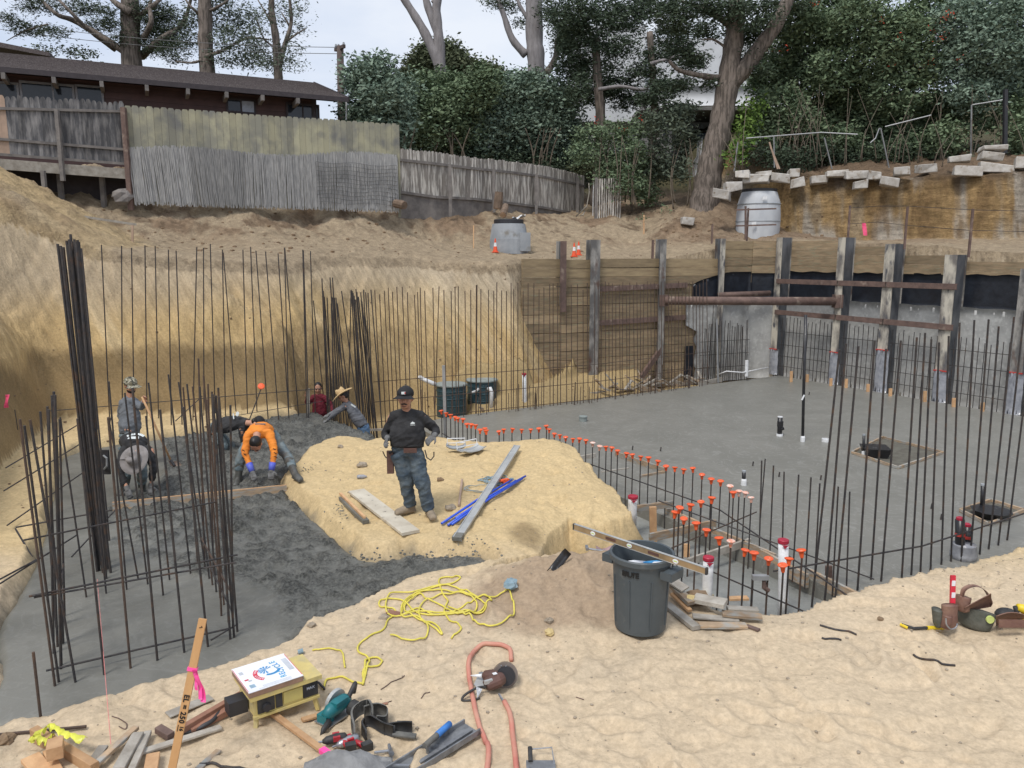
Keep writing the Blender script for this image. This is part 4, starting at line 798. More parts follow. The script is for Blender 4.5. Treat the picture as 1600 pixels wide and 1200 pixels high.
MB().add([E0-hn*6.4+V(0, 0, EZ+1.68), E1-hn*6.4+V(0, 0, EZ+1.68), E1-hn*.1+V(0, 0, EZ-.12), E0-hn*.1+V(0, 0, EZ-.12), E0-hn*6.4+V(0, 0, EZ+1.64), E1-hn*6.4+V(0, 0, EZ+1.64), E1-hn*.1+V(0, 0, EZ-.15), E0-hn*.1+V(0, 0, EZ-.15)], [(0, 1, 2, 3), (7, 6, 5, 4)]).build('soffit', M['fascia'], hs)
def eave_f(u):
    r = ray(u, 120); k = r.x/r.y; return ((k*E0.y-E0.x)/(hx.x-k*hx.y))
for u in (6, 84, 158, 228, 292, 352, 408, 463):
    s_ = eave_f(u); p = E0+hx*s_+V(0, 0, EZ-.28); MB().box(p-hn*.3, (.12, 1.0, .20), Matrix((hx, -hn, V(0, 0, 1))).transposed()).build('rafter_tail', M['rail'], hs)
def wall_u(u):
    r = ray(u, 160); k = r.x/r.y; return W0+hx*((k*W0.y-W0.x)/(hx.x-k*hx.y))
def zv(u, v, p): r = ray(u, v); return r.z*p.y/r.y
for (u0, v0, u1, v1, split, fc_) in ((-40, 124, 32, 175, .5, 'sashw'), (33, 126, 118, 180, .6, 'sashw'), (119, 132, 163, 182, None, 'sashw'), (353, 153, 399, 176, .5, 'fascia'), (446, 160, 498, 186, .5, 'fascia')):
    a, b = wall_u(u0), wall_u(u1); z1_ = zv(u0, v0, a); z0_ = z1_-(zv(u0, v0, a)-zv(u0, v1, a)); w_ = (b-a).length; cc_ = (a+b)/2+hn*.06+V(0, 0, (z0_+z1_)/2); rot = Matrix((hx, -hn, V(0, 0, 1))).transposed(); hh_ = z1_-z0_
    fr = MB(); t_ = .07
    fr.box(cc_+V(0, 0, hh_/2-t_/2), (w_, .06, t_), rot).box(cc_-V(0, 0, hh_/2-t_/2), (w_, .06, t_), rot).box(cc_-hx*(w_/2-t_/2), (t_, .058, hh_-2*t_), rot).box(cc_+hx*(w_/2-t_/2), (t_, .058, hh_-2*t_), rot)
    if split: fr.box(cc_+hx*(w_*(split-.5)), (.05, .056, hh_-2*t_), rot)
    wo_ = fr.build('window', M[fc_], hs)
    pn = MB().box(cc_-hn*.015, (w_-.1, .012, hh_-.1), rot).build('pane', M['glass'], wo_)
    if u0 == 353: MB().box(cc_+hx*w_*.24+hn*.0, (w_*.42, .01, hh_*.82), rot).build('curtain', M['curtain'], wo_)
# neighbour's roof corner at the far left
MB().prism([(0, 0), (2.2, -.32), (2.2, -.48), (0, -.2)], -6, frame(at(-20, 62, 33), V(1, .3, 0), V(0, 0, 1))).build('neighbour_roof', M['shingle'], label='corner of another brown roof peeping over the ranch house at the far left', cat='roof')
# utility pole and wires
M['polew'] = mat('brown_pole_wood', (.10, .075, .065), (.07, .05, .045), 5, .9, .3, 30)
pp = at(531, 188, 36); up_ = thing('utility_pole', 'brown wooden utility pole with short crossarm and insulators behind the end of the ranch house', 'utility pole', V(pp.x, pp.y, 2.5))
MB().tube([V(pp.x, pp.y, 2.5), at(531.5, 72, 36)], [.19, .15], 12).build('pole', M['polew'], up_, smooth=True)
MB().beam(at(524, 78, 36.4), at(538, 72, 35.6), .12, .14).build('crossarm', M['polew'], up_)
for u in (525, 529, 537): MB().lathe([(.03, 0), (.06, .06), (.04, .16)], at(u, 75 if u < 530 else 72, 36), 8).build('insulator', M['vault'], up_)
for (a, b, lab) in ((at(527, 74, 36), at(-60, 24, 44), 'upper power line from the utility pole to the left'), (at(527, 84, 36), at(-60, 36, 46), 'lower power line from the utility pole to the left')):
    MB().tube([lerp(a, b, f)-V(0, 0, 1.2*4*f*(1-f)*.3) for f in np.linspace(0, 1, 14)], .014, 4).build('power_line', M['wire'], label=lab, cat='power line')
MB().tube([at(541, 187, 33), at(541, 158, 33)], .03, 6).build('vent_pipe', M['pvc'], label='thin white vertical pipe at the right end of the ranch house', cat='pipe')
# ---------------- white hillside house ----------------
M['stucco'] = mat('white_stucco', (.60, .61, .62), (.52, .53, .54), 1.2, .9); M['stucco2'] = mat('grey_stucco', (.26, .25, .24), (.2, .195, .19), 1.2, .9)
wh = thing('white_house', 'modern white stucco house with curved balconies glimpsed through the dark trees on the hill', 'house', V(8, 44, 3))
def slab_(u0, v0, u1, v1, Y, dep, m, name):
    a, b = at(u0, v1, Y), at(u1, v0, Y); return MB().box(V((a.x+b.x)/2, Y+dep/2, (a.z+b.z)/2), (abs(b.x-a.x), dep, abs(b.z-a.z))).build(name, M[m], wh)
slab_(895, 40, 1010, 190, 46, 6, 'stucco', 'rear_wing'); slab_(980, 60, 1260, 260, 47, 7, 'stucco', 'main_wall')
rows = []
for i in range(2):
    rows.append([V(at(u, 150, 42.5).x, 42.5+1.2*((u-1130)/130)**2, at(u, (135 if i else 166)+(u-1000)*(-.0 if i else -.0), 42.5).z) for u in range(1000, 1262, 20)])
MB().sheet(rows, .25).build('balcony', M['stucco'], wh, smooth=True)
slab_(1000, 166, 1260, 172, 43.2, 4, 'stucco2', 'balcony_slab'); slab_(1010, 196, 1050, 250, 43.5, 2.5, 'stucco2', 'lower_column'); slab_(893, 205, 960, 246, 42, 3, 'stucco2', 'garden_wall')
slab_(1088, 208, 1104, 258, 43.4, .2, 'glass', 'window'); slab_(1036, 200, 1044, 212, 43.3, .1, 'glass', 'window')
for u, v in ((903, 216), (903, 234)): slab_(u, v, u+9, v+5, 41.95, .1, 'glass', 'vent_opening')
for v in (216, 227, 236): slab_(988, v, 1012, v+4, 42.6, .3, 'stucco2', 'shelf')
MB().sheet([[at(1098-3*math.sin(i*.5), 215+i*12, 34.6), at(1090-2*math.sin(i*.4)-(6 if i > 2 else 0), 222+i*11, 34.6)] for i in range(6)], .08).build('white_board', M['stucco'], smooth=True, label='curved white board leaning against the left side of the big leaning trunk', cat='board')
slab2 = MB().sheet([[at(975, 262, 37), at(1030, 238, 38)], [at(972, 252, 37.5), at(1012, 236, 38.5)]], .06); slab2.build('white_sheet', M['stucco'], label='white sheet lying among the shrubs below the hillside house', cat='sheet')
# chain link fence rail on top of the cliff
M['galv'] = mat('galvanised_tube', (.34, .35, .36), (.26, .27, .28), 5, .5, metal=.3)
cf_ = thing('wire_fence', 'sagging galvanised rail fence with thin posts in front of the big shrubs on the cliff', 'fence', at(1147, 262, 30))
for a, b in (((1166, 216), (1283, 207)), ((1283, 207), (1340, 210)), ((1383, 198), (1455, 180)), ((1518, 164), (1568, 156))): MB().tube([at(*a, 29.5), at(*b, 29)], .022, 6).build('rail', M['galv'], cf_)
for a, b in (((1147, 268), (1153, 222)), ((1210, 262), (1209, 213)), ((1517, 246), (1518, 164)), ((1300, 264), (1288, 215)), ((1389, 262), (1376, 200))): MB().tube([at(*a, 29.5), at(*b, 29.3)], .025, 6).build('post', M['galv'], cf_)
MB().tube([at(1360, 223, 29), at(1368, 216, 29), at(1374, 200, 29)], .02, 6).build('bent_tube', M['galv'], cf_)
MB().beam(at(1570, 240, 28.6), at(1571, 140, 28.6), .12, .12, up=(0, 1, 0)).build('fence_post', M['dark'], label='tall black post among the shrubs near the right edge', cat='post')
for i, (a, b) in enumerate((((1215, 264), (1202, 222)), ((1218, 264), (1204, 230)))): MB().beam(at(*a, 28.8), at(*b, 28.8), .05, .03, up=(0, 1, 0)).build('leaning_stake', M['fw_bare'], label=['leaning wooden stake above the barrel, upper of a crossed pair', 'leaning wooden stake above the barrel, lower of a crossed pair'][i], cat='stake')
M['pinkf'] = mat('pink_flagging', (.95, .12, .25), (.8, .08, .2), 10, .5)
MB().sheet([[at(1347+k*3+i*.5, 348+i*5, 25.2)+V(0, .02*math.sin(i+k), 0) for k in range(3)] for i in range(5)], .004).build('marker_flag', M['pinkf'], label='pink-red marker ribbon hanging on the ochre cliff', cat='flag')
MB().sheet([[at(8+k*3-i*.2, 617+i*4, 13.6)+V(0, .02*math.sin(i+k), 0) for k in range(3)] for i in range(6)], .004).build('marker_flag', M['pinkf'], label='pink marker ribbon against the left side wall of the pit', cat='flag')

# floor and dark backing added behind the left fence to shade the gap
dk_ = thing('gap_shade', 'added floor, dark backing and short posts shading the gap under the weathered fence', 'gap_shade', V(-15, 24, 1.8)); x = (F1-F0).normalized(); nrm = V(x.y, -x.x, 0)
MB().beam(F0-nrm*1.6+V(0, 0, 2.66), F1-nrm*1.6+V(0, 0, 2.56), 3.0, .05).build('shade_floor', M['rail'], dk_)
for f in (.15, .5, .8): p = lerp(F0, F1, f)-nrm*.5; MB().beam(p+V(0, 0, 1.2), p+V(0, 0, 2.55), .12, .12, up=(0, 1, 0)).build('gap_post', M['rail'], dk_)
MB().beam(F0-nrm*1.1+V(0, 0, 2.1), F1-nrm*1.1+V(0, 0, 2.0), .04, 1.1).build('dark_backing', M['fascia'], dk_)
# ---------------- reinforcing bars ----------------
def unit_bar(n=6):
    mb = MB(); mb.tube([(0, 0, 0), (0, 0, 1)], 1, n); me = mb.mesh('rebar_bar', smooth=False); me.materials.append(M['steel_bar']); return me
UB = unit_bar(); UBR = UB.copy(); UBR.materials.clear(); UBR.materials.append(M['rebar_rust'])
def bar(parent, a, b, r=.011, name='vertical_bar', me=None, lab=None, cat=None, grp=None):
    a = Vector(a); b = Vector(b); d = b-a
    o = bpy.data.objects.new(name, me or UB); COL.objects.link(o)
    org = ORG[parent] if parent is not None else Vector((0, 0, 0))
    o.parent = parent; o.location = a-org; o.rotation_mode = 'QUATERNION'; o.rotation_quaternion = Vector((0, 0, 1)).rotation_difference(d.normalized()); o.scale = (r, r, d.length)
    ORG[o] = a
    return tag(o, lab, cat, grp)
def pbar(parent, ub, vb, ut, vt, z=ZC, Y=None, r=.011, dY=0, name='vertical_bar', me=None):
    a = Z(ub, vb, z-.06) if Y is None else at(ub, vb, Y)
    a0 = Z(ub, vb, z) if Y is None else a
    b = at(ut, vt, a0.y+dY); d = (b-a0).normalized()
    return bar(parent, a0-d*.06, b, r, name, me)
q = lambda l, ox, oy, s: [(ox+a*s, oy+b*s) for a, b in l]
# 1 tall leaning bundle
t = thing('rebar_bundle', 'tall tight bundle of long rebars leaning left out of the poured footing', 'rebar bundle', Z(166, 900, ZC), 'rebar bundles')
rg = random.Random(3)
for i, (ut, vt) in enumerate([(90, 381), (95, 384), (99, 386), (104, 376), (108, 374), (110, 366), (113, 377), (116, 374), (119, 378), (123, 378), (121, 375), (106, 382)]):
    ub = lerp(153, 172, i/11)+rg.uniform(-2, 2); vb = 905-rg.uniform(0, 22); pbar(t, ub, vb, ut, vt, r=.016, dY=rg.uniform(-.1, .15))
pbar(t, 171, 845, 127, 388, r=.013, dY=.2)
# 2 front cage
cg = thing('rebar_cage', 'rectangular open rebar cage standing in the poured footing, nearest the lower left corner', 'rebar cage', Z(225, 1000, ZC))
front = [((86, 1072), (31, 655)), ((92, 1066), (38, 665)), ((118, 1066), (47, 656)), ((163, 1054), (121, 654)), ((204, 1044), (169, 652)), ((246, 1032), (207, 606)), ((288, 1020), (250, 640)), ((325, 1011), (286, 636)), ((360, 999), (332, 616)), ((366, 996), (337, 618)), ((371, 987), (342, 620))]
for (b_, t_) in front: pbar(cg, *b_, *t_, r=.0115, me=None if rg.random() < .8 else UBR)
left = [((96, 1040), (84, 612)), ((99, 1005), (81, 618)), ((95, 1046), (86, 617)), ((90, 1010), (74, 635)), ((88, 980), (63, 643)), ((84, 1020), (76, 640)), ((97, 975), (88, 660)), ((101, 962), (93, 655))]
for (b_, t_) in left: pbar(cg, *b_, *t_, r=.012)
back = [((135, 933), (94, 652)), ((166, 927), (142, 700)), ((198, 921), (170, 596)), ((231, 913), (195, 614)), ((265, 906), (232, 598)), ((298, 898), (263, 585)), ((255, 930), (228, 650)), ((216, 905), (170, 655))]
for (b_, t_) in back: pbar(cg, *b_, *t_, r=.0105)
right = [((322, 896), (279, 597)), ((327, 905), (292, 600)), ((332, 914), (301, 604)), ((338, 925), (312, 604)), ((344, 934), (318, 587)), ((350, 945), (324, 624)), ((346, 962), (331, 612)), ((357, 972), (341, 606)), ((364, 978), (360, 633)), ((320, 890), (310, 560)), ((334, 900), (325, 600)), ((309, 880), (286, 605))]
for (b_, t_) in right: pbar(cg, *b_, *t_, r=.0105, me=None if rg.random() < .8 else UBR)
def hbar(parent, a, za, b, zb, r=.009): return bar(parent, Z(*a, za), Z(*b, zb), r, 'horizontal_bar')
hbar(cg, (72, 1048), ZC+.08, (358, 982), ZC+.08); hbar(cg, (330, 1000), ZC+.1, (368, 977), ZC+.1)
# upper front ring follows the front bars
def on_bar(bt, v, dY=0): 
    (b_, t_) = bt; Y = Z(*b_, ZC).y; u = lerp(b_[0], t_[0], (b_[1]-v)/(b_[1]-t_[1])); return at(u, v, Y+dY)
bar(cg, on_bar(front[0], 932)+V(-.12, 0, 0), on_bar(front[-1], 868)+V(.05, .02, 0), .0095, 'horizontal_bar')
bar(cg, on_bar(front[0], 936)+V(-.1, .03, 0), on_bar(front[-3], 880)+V(.1, .02, 0), .0085, 'horizontal_bar')
bar(cg, on_bar(front[0], 844)+V(-.1, 0, 0), on_bar(right[6], 784), .0085, 'horizontal_bar'); bar(cg, at(25, 824, 8.7), at(175, 797, 8.9), .0095, 'horizontal_bar')
bar(cg, on_bar(left[0], 950), on_bar(left[-1], 880), .009, 'horizontal_bar'); bar(cg, on_bar(right[8], 930), on_bar(right[0], 840), .009, 'horizontal_bar', UBR); bar(cg, on_bar(right[8], 958), on_bar(right[1], 876), .009, 'horizontal_bar')
bar(cg, Z(84, 840, ZC+1.0), Z(95, 962, ZC+.3), .009, 'horizontal_bar')
# loose sloping bars tied to the cage and leaning on the side wall
for i, (a, Ya, b, Yb) in enumerate((((9, 731), 11.0, (133, 657), 13.4), ((6, 767), 10.4, (136, 687), 12.8), ((11, 821), 9.6, (143, 729), 11.6), ((0, 912), 7.6, (120, 836), 8.6), ((0, 905), 7.5, (75, 865), 8.3), ((112, 870), 8.6, (182, 795), 9.8))):
    bar(None, at(*a, Ya), at(*b, Yb), .0095, 'sloping_bar', None, ['topmost sloping rebar running from the left sand bank to the tall bundle', 'second sloping rebar from the top between the sand bank and the tall bundle', 'third sloping rebar from the top between the sand bank and the tall bundle', 'sloping rebar from the left photo edge into the cage, lower of a close pair', 'sloping rebar from the left photo edge into the cage, upper of a close pair', 'short sloping rebar crossing in front of the tall bundle foot'][i], 'rebar', 'loose sloping rebars at the left')
bar(None, Z(65, 1134, -3.62), at(52, 1019, Z(65, 1134, -3.62).y), .012, 'upright_bar', UBR, 'single short rebar stuck in the sand at the lower left', 'rebar')
bar(None, gz(-20, 1153)+V(0, 0, .02), gz(135, 1141)+V(0, 0, .03), .013, 'lying_bar', UBR, 'rusty rebar lying on the sand at the lower left', 'rebar')
bar(None, gz(50, 868), at(24, 826, gz(50, 868).y+.2), .012, 'upright_bar', None, 'grey bar leaning out of the left sand bank', 'rebar')
bar(None, at(28, 672, 13.2), at(23, 640, 13.2), .008, 'upright_bar', None, 'thin rebar stub by the pink ribbon on the side wall', 'rebar'); 
# 3 tall row behind the workers
t = thing('rebar_curtain', 'tall widely spaced rebar row along the back edge of the poured footing behind the workers', 'rebar row', Z(320, 670, ZC))
RB = [((528, 75), (575, 1070)), ((633, 80), (638, 1060)), ((685, 90), (700, 1075)), ((755, 78), (767, 1080)), ((808, 80), (826, 1010)), ((877, 100), (893, 1065)), ((917, 105), (950, 1060)), ((1025, 85), (1004, 1030)), ((1060, 90), (1062, 1000)), ((1095, 70), (1122, 990)), ((1158, 100), (1175, 1000)), ((1163, 115), (1232, 980)), ((1265, 100), (1290, 990)), ((1305, 85), (1340, 985)), ((1333, 105), (1397, 990)), ((1383, 110), (1452, 995)), ((1448, 120), (1506, 990)), ((1483, 90), (1556, 975)), ((1580, 105), (1608, 985)), ((420, 95), (512, 1075))]
for a, b in RB:
    (ut, vt), (ub, vb) = q([a, b], 0, 360, .3); pbar(t, ub, vb, ut, vt, r=.0125)
for a, b in (((15, 90), (38, 990)), ((110, 100), (132, 985)), ((150, 108), (176, 960)), ((165, 365), (226, 940))):
    (ut, vt), (ub, vb) = q([a, b], 440, 360, .3); pbar(t, ub, vb, ut, vt, r=.0125)
pa, pb = Z(172, 690, ZC), Z(492, 650, ZC); bar(t, pa+V(-1.2, 0, .62), pb+V(.2, 0, .65), .009, 'horizontal_bar'); bar(t, pa+V(-.5, 0, .02), pb+V(.2, 0, .35), .007, 'horizontal_bar')
bar(t, at(166, 702, 15), at(175, 640, 15.2), .009, 'vertical_bar'); bar(t, at(274, 658, 15.2), at(316, 619, 15.6), .010, 'brace_bar')
# 4 two crowded bundles in the middle
for k, (lab, lst) in enumerate((('crowded rebar bundle right of the maroon shirt worker', [((210, 250), (232, 780)), ((213, 310), (236, 800)), ((217, 315), (246, 860)), ((237, 350), (255, 830)), ((252, 245), (290, 820)), ((265, 245), (300, 830)), ((262, 345), (268, 840)), ((268, 350), (285, 870)), ((275, 350), (312, 830)), ((283, 350), (325, 840)), ((290, 380), (345, 835)), ((312, 315), (388, 870)), ((258, 380), (275, 850)), ((272, 420), (335, 850)), ((222, 345), (262, 850)), ((362, 310), (350, 830))]),
        ('crowded rebar bundle behind the straw hat worker', [((362, 312), (402, 880)), ((368, 316), (418, 900)), ((372, 325), (430, 950)), ((387, 305), (440, 960)), ((392, 320), (452, 980)), ((378, 340), (410, 960)), ((412, 322), (462, 980)), ((427, 308), (455, 970)), ((438, 322), (470, 900)), ((450, 325), (478, 990)), ((465, 308), (505, 800)), ((400, 345), (470, 960)), ((385, 360), (425, 990)), ((418, 370), (482, 960)), ((366, 350), (395, 900)), ((430, 400), (490, 980))]))):
    p0 = at(440+lst[0][1][0]*.3, 360+lst[0][1][1]*.3, 17.6+k*.3); t = thing('rebar_bundle', lab, 'rebar bundle', V(p0.x, p0.y, -4.2), 'rebar bundles')
    for a, b in lst:
        (ut, vt), (ub, vb) = q([a, b], 440, 360, .3); Y = 17.7+k*.4+rg.uniform(-.35, .35); vz = 600+FPX*math.tan(math.atan2(4.25, Y)-PITCH); f = (vz-vb)/(vb-vt); pbar(t, ub+(ub-ut)*f, vz, ut, vt, Y=Y, r=.0135)
# 5 curtain along the tank side and back edge of the slab
t = thing('rebar_curtain', 'dense rust-brown rebar row in front of the tanks and the timber wall', 'rebar row', V(0, 20, -4.2))
tops = [485, 510, 535, 555, 577, 600, 628, 655, 692, 708, 722, 745, 788, 820, 845, 883, 903, 920, 955, 985, 1014, 1018, 1038, 1078, 1105, 1121, 1146, 1171, 1195, 1209, 1231, 1258, 1284, 1314, 1341, 1366, 1396, 1414, 1438, 1455, 1482, 1508, 1541, 1570, 1592]
rg = random.Random(11)
for i, tx in enumerate(tops):
    ut = 440+tx*.3; vt = 360+(300 if tx > 450 else 280)*.3+rg.uniform(-5, 9)+(-4 if tx > 900 else 2); lean = 22*max(0, 1-(tx-485)/500)+rg.uniform(-3, 3)
    if i in (11,): lean = 12
    if i == 13: lean = -14
    ub = ut+lean*.5; Yb = lerp(18.6, 21.4, max(0, (ut-600)/320)) if ut < 920 else 21.6
    vz = 600+FPX*math.tan(math.atan2(4.2, Yb)-PITCH); pbar(t, ub, vz, ut, vt, Y=Yb, r=.0115, me=UBR)
for i, tx in enumerate(range(12, 860, 26)):
    ut = 927+tx*.21; vt = 443+rg.uniform(-4, 6)-(i > 26)*1+(0 if tx < 700 else -2); Yb = lerp(21.7, 24.6, tx/860); vz = 600+FPX*math.tan(math.atan2(4.0, Yb)-PITCH); 
    pbar(t, ut+rg.uniform(-2, 2), vz, ut, vt, Y=Yb, r=.0115, me=UBR)
L0, L1 = at(585, 640, 18.5), at(925, 600, 21.6); L2 = at(1108, 590, 24.7)
for zz in (-3.95, -3.45, -2.95): bar(t, V(L0.x, L0.y, zz), V(L1.x, L1.y, zz), .009, 'horizontal_bar', UBR); bar(t, V(L1.x, L1.y, zz), V(L2.x, L2.y, zz), .009, 'horizontal_bar', UBR)
for i in range(46):                                     # short dowels low in the same row
    f = rg.random(); p = lerp(L1, L2, f)+V(0, -.25, 0) if i % 2 else lerp(L0, L1, f)-V(0, .3, 0); bar(t, V(p.x, p.y, -4.2), V(p.x+rg.uniform(-.04, .04), p.y, -3.4+rg.uniform(-.15, .3)), .009, 'short_bar', UBR)
# 6 curtains on the right shoring wall and in the corner
for j in range(5):
    a, b = (rp[j][0]+.25, (rp[j+1][0]-.25 if j < 4 else rp[j][0]+3)); lab = ['rebar mat against the grey fabric in the first bay right of the corner pile', 'rebar mat in the bay between the strut pile and the tall cream pile', 'rebar mat in the bay left of the cream-topped pile', 'rebar mat in the wide bay right of the cream-topped pile', 'rebar mat in the last bay at the right photo edge'][j]
    t = thing('rebar_mat', lab, 'rebar mat', wr((a+b)/2, .08, ZS), 'rebar mats on the right shoring wall'); n = max(3, int((b-a)/.155))
    for i in range(n+1):
        s_ = lerp(a, b, i/n)+rg.uniform(-.02, .02); bar(t, wr(s_, .08, ZS-.1), wr(s_+rg.uniform(-.02, .02), .10, -2.05+rg.uniform(-.08, .1)-(.05*j)), .0115)
    for zz in (-2.5, -2.95, -3.35, -3.7): bar(t, wr(a-.1, .115, zz), wr(b+.1, .115, zz+rg.uniform(-.02, .02)), .009, 'horizontal_bar')
t = thing('rebar_mat', 'rebar mat in front of the ragged grey fabric in the back corner', 'rebar mat', WALL[0]+wd*7-WN*.4+V(0, 0, -4.1))
for i in range(24):
    s_ = lerp(sg0+.5, Lw-.35, i/23)+rg.uniform(-.03, .03); p = WALL[0]+wd*s_-WN*(.38 if i > 3 else .5); bar(t, p+V(0, 0, -4.2), p+V(rg.uniform(-.05, .05), 0, -2.2+rg.uniform(-.1, .15)+(.6 if i in (5, 9) else 0)), .0115)
for zz in (-2.75, -3.2, -3.65): bar(t, WALL[0]+wd*(sg0+.4)-WN*.4+V(0, 0, zz), WALL[0]+wd*(Lw-.3)-WN*.4+V(0, 0, zz), .009, 'horizontal_bar')
# 7 foreground row on the right
t = thing('rebar_row', 'long thick rebars leaning right in front of the slab, behind the right sand bank', 'rebar row', Z(1400, 900, ZS))
u6 = [1306, 1317, 1336, 1362, 1381, 1402, 1412, 1428, 1441, 1452, 1465, 1480, 1496, 1517, 1537, 1553, 1573, 1588, 1604]
bs = [(1271, 922), (1290, 925), (1306, 927), (1340, 920), (1361, 903), (1377, 906), (1394, 904), (1409, 902), (1424, 896), (1438, 896), (1454, 889), (1471, 880), (1486, 875), (1502, 875), (1516, 872), (1531, 864), (1545, 856), (1560, 850), (1574, 842)]
vts = [546, 537, 541, 532, 545, 532, 530, 527, 520, 530, 535, 525, 504, 500, 499, 510, 495, 485, 480]
RF = []
for i, (u, (ub, vb), vt) in enumerate(zip(u6, bs, vts)):
    if i in (6,): continue
    ut = ub+(u-ub)*(vb-vt)/(vb-600); p = Z(ub, vb, -3.98); o = pbar(t, ub, vb, ut, vt, z=-3.98, r=.0135, dY=-.1); o2 = p-V(0, 0, .35); RF.append(p)
    bar(t, p+V(-.01, 0, -.30), p+V(0, 0, .06), .0135)
hb = [V(p.x, p.y+.02, -3.62) for p in RF]; bar(t, hb[0]-V(.6, .3, .0), hb[8], .011, 'horizontal_bar'); bar(t, hb[8], hb[-1]+V(.4, .1, .02), .011, 'horizontal_bar')
t = thing('rebar_row', 'shorter rebars without caps between the capped dowels and the long leaning bars', 'rebar row', Z(1250, 900, ZS))
for (a, b) in zip([(110, 435), (130, 425), (177, 463), (237, 498), (320, 515), (390, 530), (440, 565), (545, 583), (610, 612)], [(95, 960), (102, 760), (155, 985), (225, 1010), (285, 1100), (355, 1140), (408, 1150), (512, 1180), (590, 1190)]):
    (ut, vt), (ub, vb) = q([a, b], 1160, 600, .275); pbar(t, ub, vb, ut, vt, z=-4.0, r=.0105)
bar(t, at(1028, 880-98, 9.9), Z(1366, 905, -3.9), .009, 'horizontal_bar')
# 8 capped dowels
capm = MB(); capm.lathe([(.014, 0), (.018, .0), (.026, .045), (.030, .062), (.052, .078), (.054, .086), (.046, .094), (.018, .097)], n=14)
CAP = capm.mesh('cap', smooth=False); CAP.materials.append(M['orange_cap']); CAPW = CAP.copy(); CAPW.materials.clear(); CAPW.materials.append(M['white_cap'])
def cap_at(p, white, row, s=1):
    o = bpy.data.objects.new('safety_cap', CAPW if white else CAP); COL.objects.link(o); o.parent = row; o.location = p-V(0, 0, .055*s)-ORG[row]; o.rotation_euler = (rg.uniform(-.16, .16), rg.uniform(-.16, .16), rg.uniform(0, 6)); s *= rg.uniform(.82, .95); o.scale = (s, s, s); ORG[o] = p.copy(); return tag(o, 'white concrete-splashed cap' if white else None)
R1 = [(690, 643), (697, 647), (704, 650), (711, 653), (716, 655), (723, 656), (730, 664), (736, 664.5), (743, 666), (750, 673), (758, 671), (760, 674.5), (780, 675), (787, 672.5), (800, 671.5), (815, 672.5), (829, 672), (842, 671), (854, 667), (858, 672), (866, 679), (875, 681), (884, 684.5), (895, 687), (905, 687), (915.5, 689), (926, 693.5), (936.5, 699), (947, 699.5), (955.5, 700.5), (965, 705.5), (978.5, 710), (988.7, 711.4), (1001, 714.5), (1013.5, 717), (1027.5, 722), (1041, 730), (1054.5, 732), (1068, 735), (1083, 733), (1097, 743), (1111.5, 750.6), (1126, 753.7)]
R1b = [(1140.6, 761.4, 1), (1146, 771.6, 0), (1155, 769.5, 1), (1163.7, 771, 1), (1174, 779, 1)]
dr = thing('dowel_row', 'long row of upright dowels with orange caps along the near-left edge of the slab', 'dowel row', V(2, 12, -4.2))
for i, c_ in enumerate(R1+R1b):
    u, v = c_[:2]; w = (len(c_) > 2 and c_[2]) or i in (26, 27)
    if u < 765: p = Z(u, v, -3.05); zb = -4.1
    else: p = Z(u, v, -3.2+.0*i); zb = -4.1
    bar(dr, V(p.x, p.y, zb-.15), p, .0095, 'dowel'); cap_at(p, w, dr)
for zz in (-3.75,):
    pts = [Z(854, 690, zz), Z(1000, 742, zz), Z(1175, 815, zz), Z(1330, 880, zz)]
    bar(dr, V(Z(862, 672, -3.2).x, Z(862, 672, -3.2).y, -3.6), V(Z(1126, 753, -3.2).x, Z(1126, 753, -3.2).y, -3.62), .010, 'horizontal_bar'); a_ = Z(1126, 753, -3.2); bar(dr, V(a_.x, a_.y, -3.62), Z(1346, 1000, -3.7)+V(.3, 1.0, 0), .010, 'horizontal_bar')
    bar(dr, V(Z(690, 643, -3.05).x, Z(690, 643, -3.05).y, -3.5), V(Z(760, 674, -3.05).x, Z(760, 674, -3.05).y, -3.55), .009, 'horizontal_bar')
    bar(dr, V(Z(780, 674, -3.2).x, Z(780, 674, -3.2).y, -3.6), V(Z(854, 667, -3.2).x, Z(854, 667, -3.2).y, -3.6), .009, 'horizontal_bar')
R2 = [(1054, 803), (1061, 795), (1068.5, 811.5), (1078, 791), (1095.5, 785.5), (1112, 780.5), (1088, 820.5), (1103.5, 830.5), (1124.5, 844), (1142, 847.5), (1163, 861.5), (1178.4, 867), (1201, 874.8), (1224, 885.6), (1232.6, 875.5), (1253.5, 863.5)]
dr2 = thing('dowel_row', 'nearer cluster of tall dowels with orange caps between the trash can and the white pipes', 'dowel row', V(2.6, 8.6, -4.2))
for i, (u, v) in enumerate(R2):
    p = Z(u, v, -3.22 if u < 1110 and v < 800 else -3.3); bar(dr2, V(p.x, p.y, -4.25), p, .0115, 'dowel', UBR if i % 3 == 0 else None)
    cap_at(p, i == 9, dr2, 1.12)
ps = [Z(u, v, -3.3) for u, v in R2]; bar(dr2, V(ps[0].x-.1, ps[0].y+.1, -3.85), V(ps[12].x+.5, ps[12].y-.3, -3.85), .010, 'horizontal_bar')
bar(dr2, V(ps[6].x-.3, ps[6].y+.2, -3.7), Z(1182, 800, -3.6), .009, 'horizontal_bar', UBR)
MB().tube([Z(1176, 900, -3.6)-V(0, 0, .5), Z(1176, 900, -3.6), Z(1180, 899, -3.55), Z(1192, 903, -3.55)], .012, 6).build('bent_dowel', M['steel_bar'], label='bent dowel hooked under the brown clamp near the white pipes', cat='rebar')
cl = thing('clamp', 'brown and grey screw clamp gripping the dowel bars left of the near white pipe', 'clamp', Z(1190, 905, -3.55)); pc_ = Z(1188, 902, -3.5)
